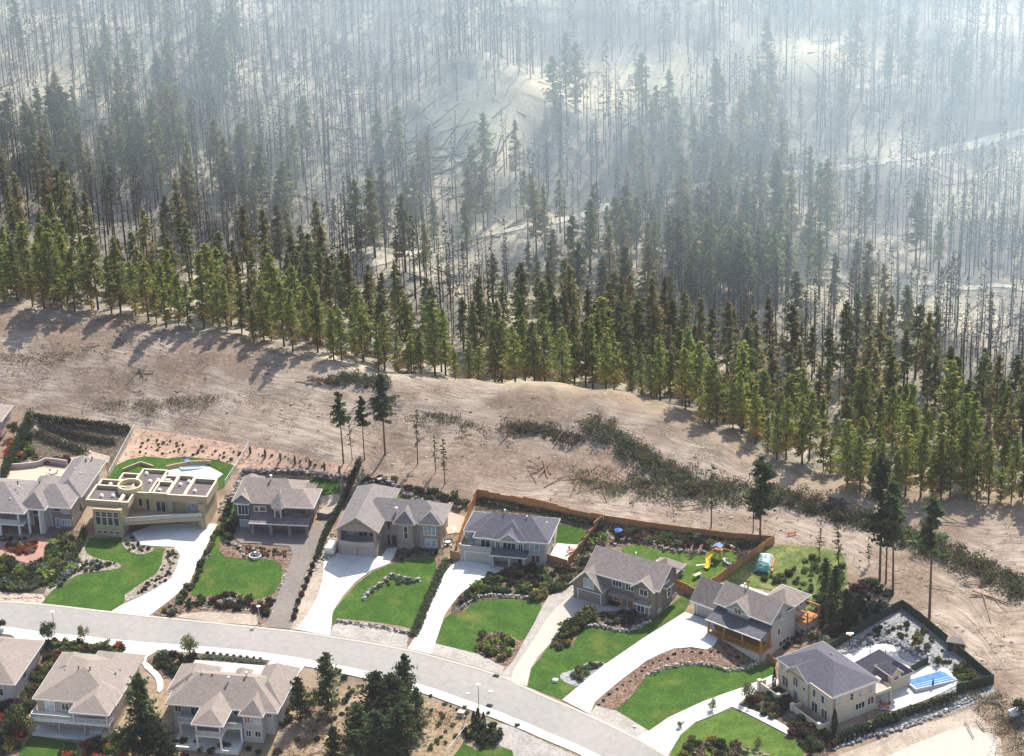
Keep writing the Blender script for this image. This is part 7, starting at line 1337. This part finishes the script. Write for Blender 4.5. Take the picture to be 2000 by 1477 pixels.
for a_, b_ in ((-.3, -.8), (.3, -.8), (-.3, .45), (.3, .45)): P_(e, 'leg', METAL, lambda b: b.box((a_-.03, b_-.03, -.05), (a_+.03, b_+.03, .32)))
# tarp covered stack in the meadow
e = at(1492, 1104, -15, 'covered_stack', 'stack covered with a pale and teal tarp beside the fence', 'covered stack')
def tarp(z0, s_, seed, y0, y1):
    def f(b):
        rr = random.Random(seed); nx, ny = 7, 10; V = []
        for j in range(ny+1):
            for i in range(nx+1):
                u = i/nx*2-1; v = y0+(y1-y0)*j/ny; edge = max(abs(u), abs((v/3.4)))**4; V.append((u*1.45*s_+rr.uniform(-.06, .06), v, z0*(1-edge*.85)+rr.uniform(-.12, .12)))
        b.add(V, [(j*(nx+1)+i, j*(nx+1)+i+1, (j+1)*(nx+1)+i+1, (j+1)*(nx+1)+i) for j in range(ny) for i in range(nx)])
    return f
P_(e, 'pale_tarp', mat('pale_tarp', (.42, .52, .50), .45, .25, 2), tarp(1.7, 1, 3, -1.6, 3.3)); P_(e, 'teal_tarp', mat('teal_tarp', (.09, .26, .25), .5, .2, 2), tarp(1.78, 1.03, 4, -3.3, -1.4))
P_(e, 'timber', BROWNW, lambda b: (b.box((1.6, -1, 0), (1.9, 2.4, .5)), b.box((1.7, -2.4, 0), (2.1, -1.2, .3))))
# boat at the right edge
e = at(1996, 1392, -60, 'covered_boat', 'white shape of a boat cut by the right frame edge', 'boat'); P_(e, 'hull', mat('boat_white', (.60, .64, .66), .4, .05), lambda b: b.add([(-.9, -2.5, .9), (.9, -2.5, .9), (1.0, 1, .95), (0, 3, 1.1), (-1, 1, .95), (-.6, -2.5, .2), (.6, -2.5, .2), (.5, 1, .2), (0, 2.2, .3), (-.5, 1, .2)], [(0, 1, 2, 3, 4), (0, 5, 6, 1), (1, 6, 7, 2), (2, 7, 8, 3), (3, 8, 9, 4), (4, 9, 5, 0)])); P_(e, 'windshield', GLD, lambda b: b.box((-.6, .2, .95), (.6, .35, 1.4)))
# pond, umbrella, utility boxes, patio things
e = at(1208, 1050, 0, 'garden_umbrella', 'blue garden umbrella by the fence corner', 'umbrella'); P_(e, 'canopy', mat('blue_cloth', (.06, .14, .50), .8, .1), lambda b: b.tube([(0, 0, 1.7), (0, 0, 2.1)], [.85, .08], 8)); P_(e, 'pole', METAL, lambda b: b.tube([(0, 0, -.1), (0, 0, 2.45)], [.035, .035], 6))
def ubox(px, py, m, label, s_=1.0, rz=-20):
    e = at(px, py, rz, 'utility_box', label, 'utility box'); P_(e, 'cabinet', m, lambda b: b.box((-.6*s_, -.5*s_, 0), (.6*s_, .5*s_, .75*s_))); P_(e, 'lid', m, lambda b: b.box((-.66*s_, -.56*s_, .76*s_), (.66*s_, .56*s_, .84*s_))); P_(e, 'plinth', CONC, lambda b: b.box((-.75*s_, -.65*s_, -.3), (.75*s_, .65*s_, .05)))
ubox(901, 1397, mat('box_tan', (.48, .40, .32), .6, .05), 'tan utility box in the dry grass left of the cypresses'); ubox(1085, 1332, WHITE, 'small white utility box on the lawn by the gravel island', .7); ubox(1277, 1189, METAL, 'grey unit on the ground against the brown gabled house side wall', .6, -33); ubox(1240, 1421, WHITE, 'tiny pale box at the corner of the oval lawn', .4)
def manhole(px, py, m, label, r=.42): p = G(px, py); mb = MB(); mb.tube([(0, 0, 0), (0, 0, .04)], [r, r], 18); o = mb.build('manhole_cover', m); o.location = (p[0], p[1], p[2]+.075); tag(o, label, 'manhole cover')
manhole(958, 1351, COPE, 'pale manhole cover right of the street lamp'); manhole(914, 1355, COPE, 'smaller pale manhole cover left of the street lamp', .34)
def grate(px, py, label): p = G(px, py); mb = MB(); [mb.box((-.5+k*.16, -.35, 0), (-.42+k*.16, .35, .05)) for k in range(7)]; mb.box((-.55, -.4, -.02), (.6, .4, .02)); o = mb.build('drain_grate', BLKR); o.location = (p[0], p[1], p[2]+.16); o.rotation_euler = (0, 0, rad(-28)); tag(o, label, 'drain')
grate(969, 1321, 'dark drain grate at the far kerb near the aggregate driveway'); grate(956, 1379, 'dark drain grate at the near kerb right of the street lamp')
def patio_set(px, py, c, label, rz=0):
    e = at(px, py, rz, 'patio_set', label, 'patio furniture'); P_(e, 'tabletop', c, lambda b: b.tube([(0, 0, .7), (0, 0, .75)], [.6, .6], 12)); P_(e, 'leg', METAL, lambda b: b.tube([(0, 0, 0), (0, 0, .7)], [.05, .05], 6))
    for k in range(4): a = k*1.57+.5; x, y = 1.0*math.cos(a), 1.0*math.sin(a); P_(e, 'seat', c, lambda b: (b.box((x-.22, y-.22, .4), (x+.22, y+.22, .46)), b.bar((x*1.2, y*1.2, .45), (x*1.25, y*1.25, .95), .4, .05), b.box((x-.2, y-.2, 0), (x-.16, y-.16, .4)), b.box((x+.16, y+.16, 0), (x+.2, y+.2, .4))))
patio_set(1118, 1080, mat('red_metal', (.30, .10, .09), .5, .1), 'dark red patio set on the concrete beside the cedar fence'); patio_set(875, 1064, WHITE, 'white patio set right of the taupe balcony house', 20); patio_set(1727, 1382, mat('red_cushions', (.40, .12, .06)), 'red patio set under the cream house pergola'); patio_set(102, 928, mat('pink_chairs', (.50, .42, .46)), 'pale patio set on the tan patio at the left'); patio_set(365, 905, mat('blue_chairs', (.08, .16, .38)), 'blue patio set beside the small narrow pool')
e = at(882, 1050, 10, 'garden_canopy', 'small orange and cream canopy by the sunlit cedar fence', 'canopy'); P_(e, 'canopy', mat('cream_cloth', (.72, .60, .42), .8, .06), lambda b: b.add([(-1, -1, 1.9), (1, -1, 1.9), (1, 1, 1.9), (-1, 1, 1.9), (0, 0, 2.5)], [(0, 1, 4), (1, 2, 4), (2, 3, 4), (3, 0, 4)]))
for a_, b_ in ((-.95, -.95), (.95, -.95), (.95, .95), (-.95, .95)): P_(e, 'post', WHITE, lambda b: b.box((a_-.04, b_-.04, -.1), (a_+.04, b_+.04, 1.9)))
e = at(1547, 1045, 15, 'orange_barrier', 'orange plastic barrier lying on the dirt above the meadow', 'barrier'); OR = mat('orange_plastic', (.80, .22, .05), .5, .05); P_(e, 'board', OR, lambda b: (b.box((-.9, -.05, .3), (.9, .05, .5)), b.box((-.9, -.05, .6), (.9, .05, .75)))); 
for s_ in (-.7, .7): P_(e, 'leg', OR, lambda b: (b.bar((s_, -.4, 0), (s_, 0, .75), .08), b.bar((s_, .4, 0), (s_, 0, .75), .08)))
e = at(1659, 1263, 0, 'basketball_hoop', 'basketball hoop with a round white board behind the cream house', 'basketball hoop'); P_(e, 'pole', BLKR, lambda b: b.tube([(0, 0, -.1), (0, 0, 3.0)], [.09, .07], 8)); P_(e, 'backboard', WHITE, lambda b: b.prism([(-.6+.0, -.5), (.6, -.5), (.75, -.2), (.6, .15), (-.6, .15), (-.75, -.2)], 2.9, 2.98)); P_(e, 'rim', OR, lambda b: b.tube([(0, -.75, 2.85), (0, -.75, 2.88)], [.23, .23], 12))
e = at(499, 1088, 0, 'garden_fountain', 'round stone fountain basin below the asphalt yard', 'fountain'); P_(e, 'basin', COPE, lambda b: b.tube([(0, 0, -.1), (0, 0, .5)], [1.2, 1.3], 16)); P_(e, 'water', mat('dark_water', (.05, .07, .08), .1), lambda b: b.tube([(0, 0, .5), (0, 0, .52)], [1.1, 1.1], 16)); P_(e, 'spout', COPE, lambda b: b.tube([(0, 0, .4), (0, 0, 1.1), (0, 0, 1.15)], [.15, .1, .3], 8))
e = at(1868, 1268, -20, 'pool_shed', 'small dark garden shelter behind the pool hedge', 'shelter'); P_(e, 'roof', RFP, lambda b: b.add([(-1.8, -1.3, 2.0), (1.8, -1.3, 2.0), (1.8, 1.3, 2.0), (-1.8, 1.3, 2.0), (-.8, 0, 2.7), (.8, 0, 2.7)], [(0, 1, 5, 4), (2, 3, 4, 5), (1, 2, 5), (3, 0, 4)])); P_(e, 'wall', GSC, lambda b: b.box((-1.5, -1, -.3), (1.5, 1, 1.98))); P_(e, 'door', BARK, lambda b: b.box((-.5, -1.06, -.1), (.5, -1.0, 1.8)))
e = at(190, 1432, -12, 'hot_tub', 'covered pale hot tub beside the peach house deck', 'hot tub'); P_(e, 'shell', mat('tub_shell', (.45, .46, .48)), lambda b: b.box((-1.1, -1.1, -.2), (1.1, 1.1, .8))); P_(e, 'cover', WHITE, lambda b: b.box((-1.15, -1.15, .8), (1.15, 1.15, .92)))
# ------------------------------------------------------------------ haze over everything and the smoke lying on the burned hill
def volume_box(name, lo, hi, dens, col, g, label, poly=None):
    mb = MB()
    if poly: mb.prism(poly, lo[2], hi[2])
    else: mb.box(lo, hi)
    m = bpy.data.materials.new(name); m.use_nodes = True; n = m.node_tree; n.nodes.remove(n.nodes['Principled BSDF'])
    v = n.nodes.new('ShaderNodeVolumePrincipled'); v.inputs['Color'].default_value = (*col, 1); v.inputs['Density'].default_value = dens; v.inputs['Anisotropy'].default_value = g; n.links.new(v.outputs[0], n.nodes['Material Output'].inputs['Volume'])
    o = mb.build(name, m); tag(o, label, name, None, 'stuff'); return o
volume_box('haze', (-1000, -260, -40), (1000, 1700, 420), .00005, (.85, .9, 1.0), .3, 'thin haze filling the whole valley')
volume_box('smoke', (0, 0, -30), (0, 0, 125), .0050, (.79, .92, 1.0), .1, 'pale blue smoke lying over the burned hillside', [(-900, 790), (-160, 655), (-60, 608), (40, 570), (110, 535), (170, 515), (900, 480), (900, 985), (-900, 985)])
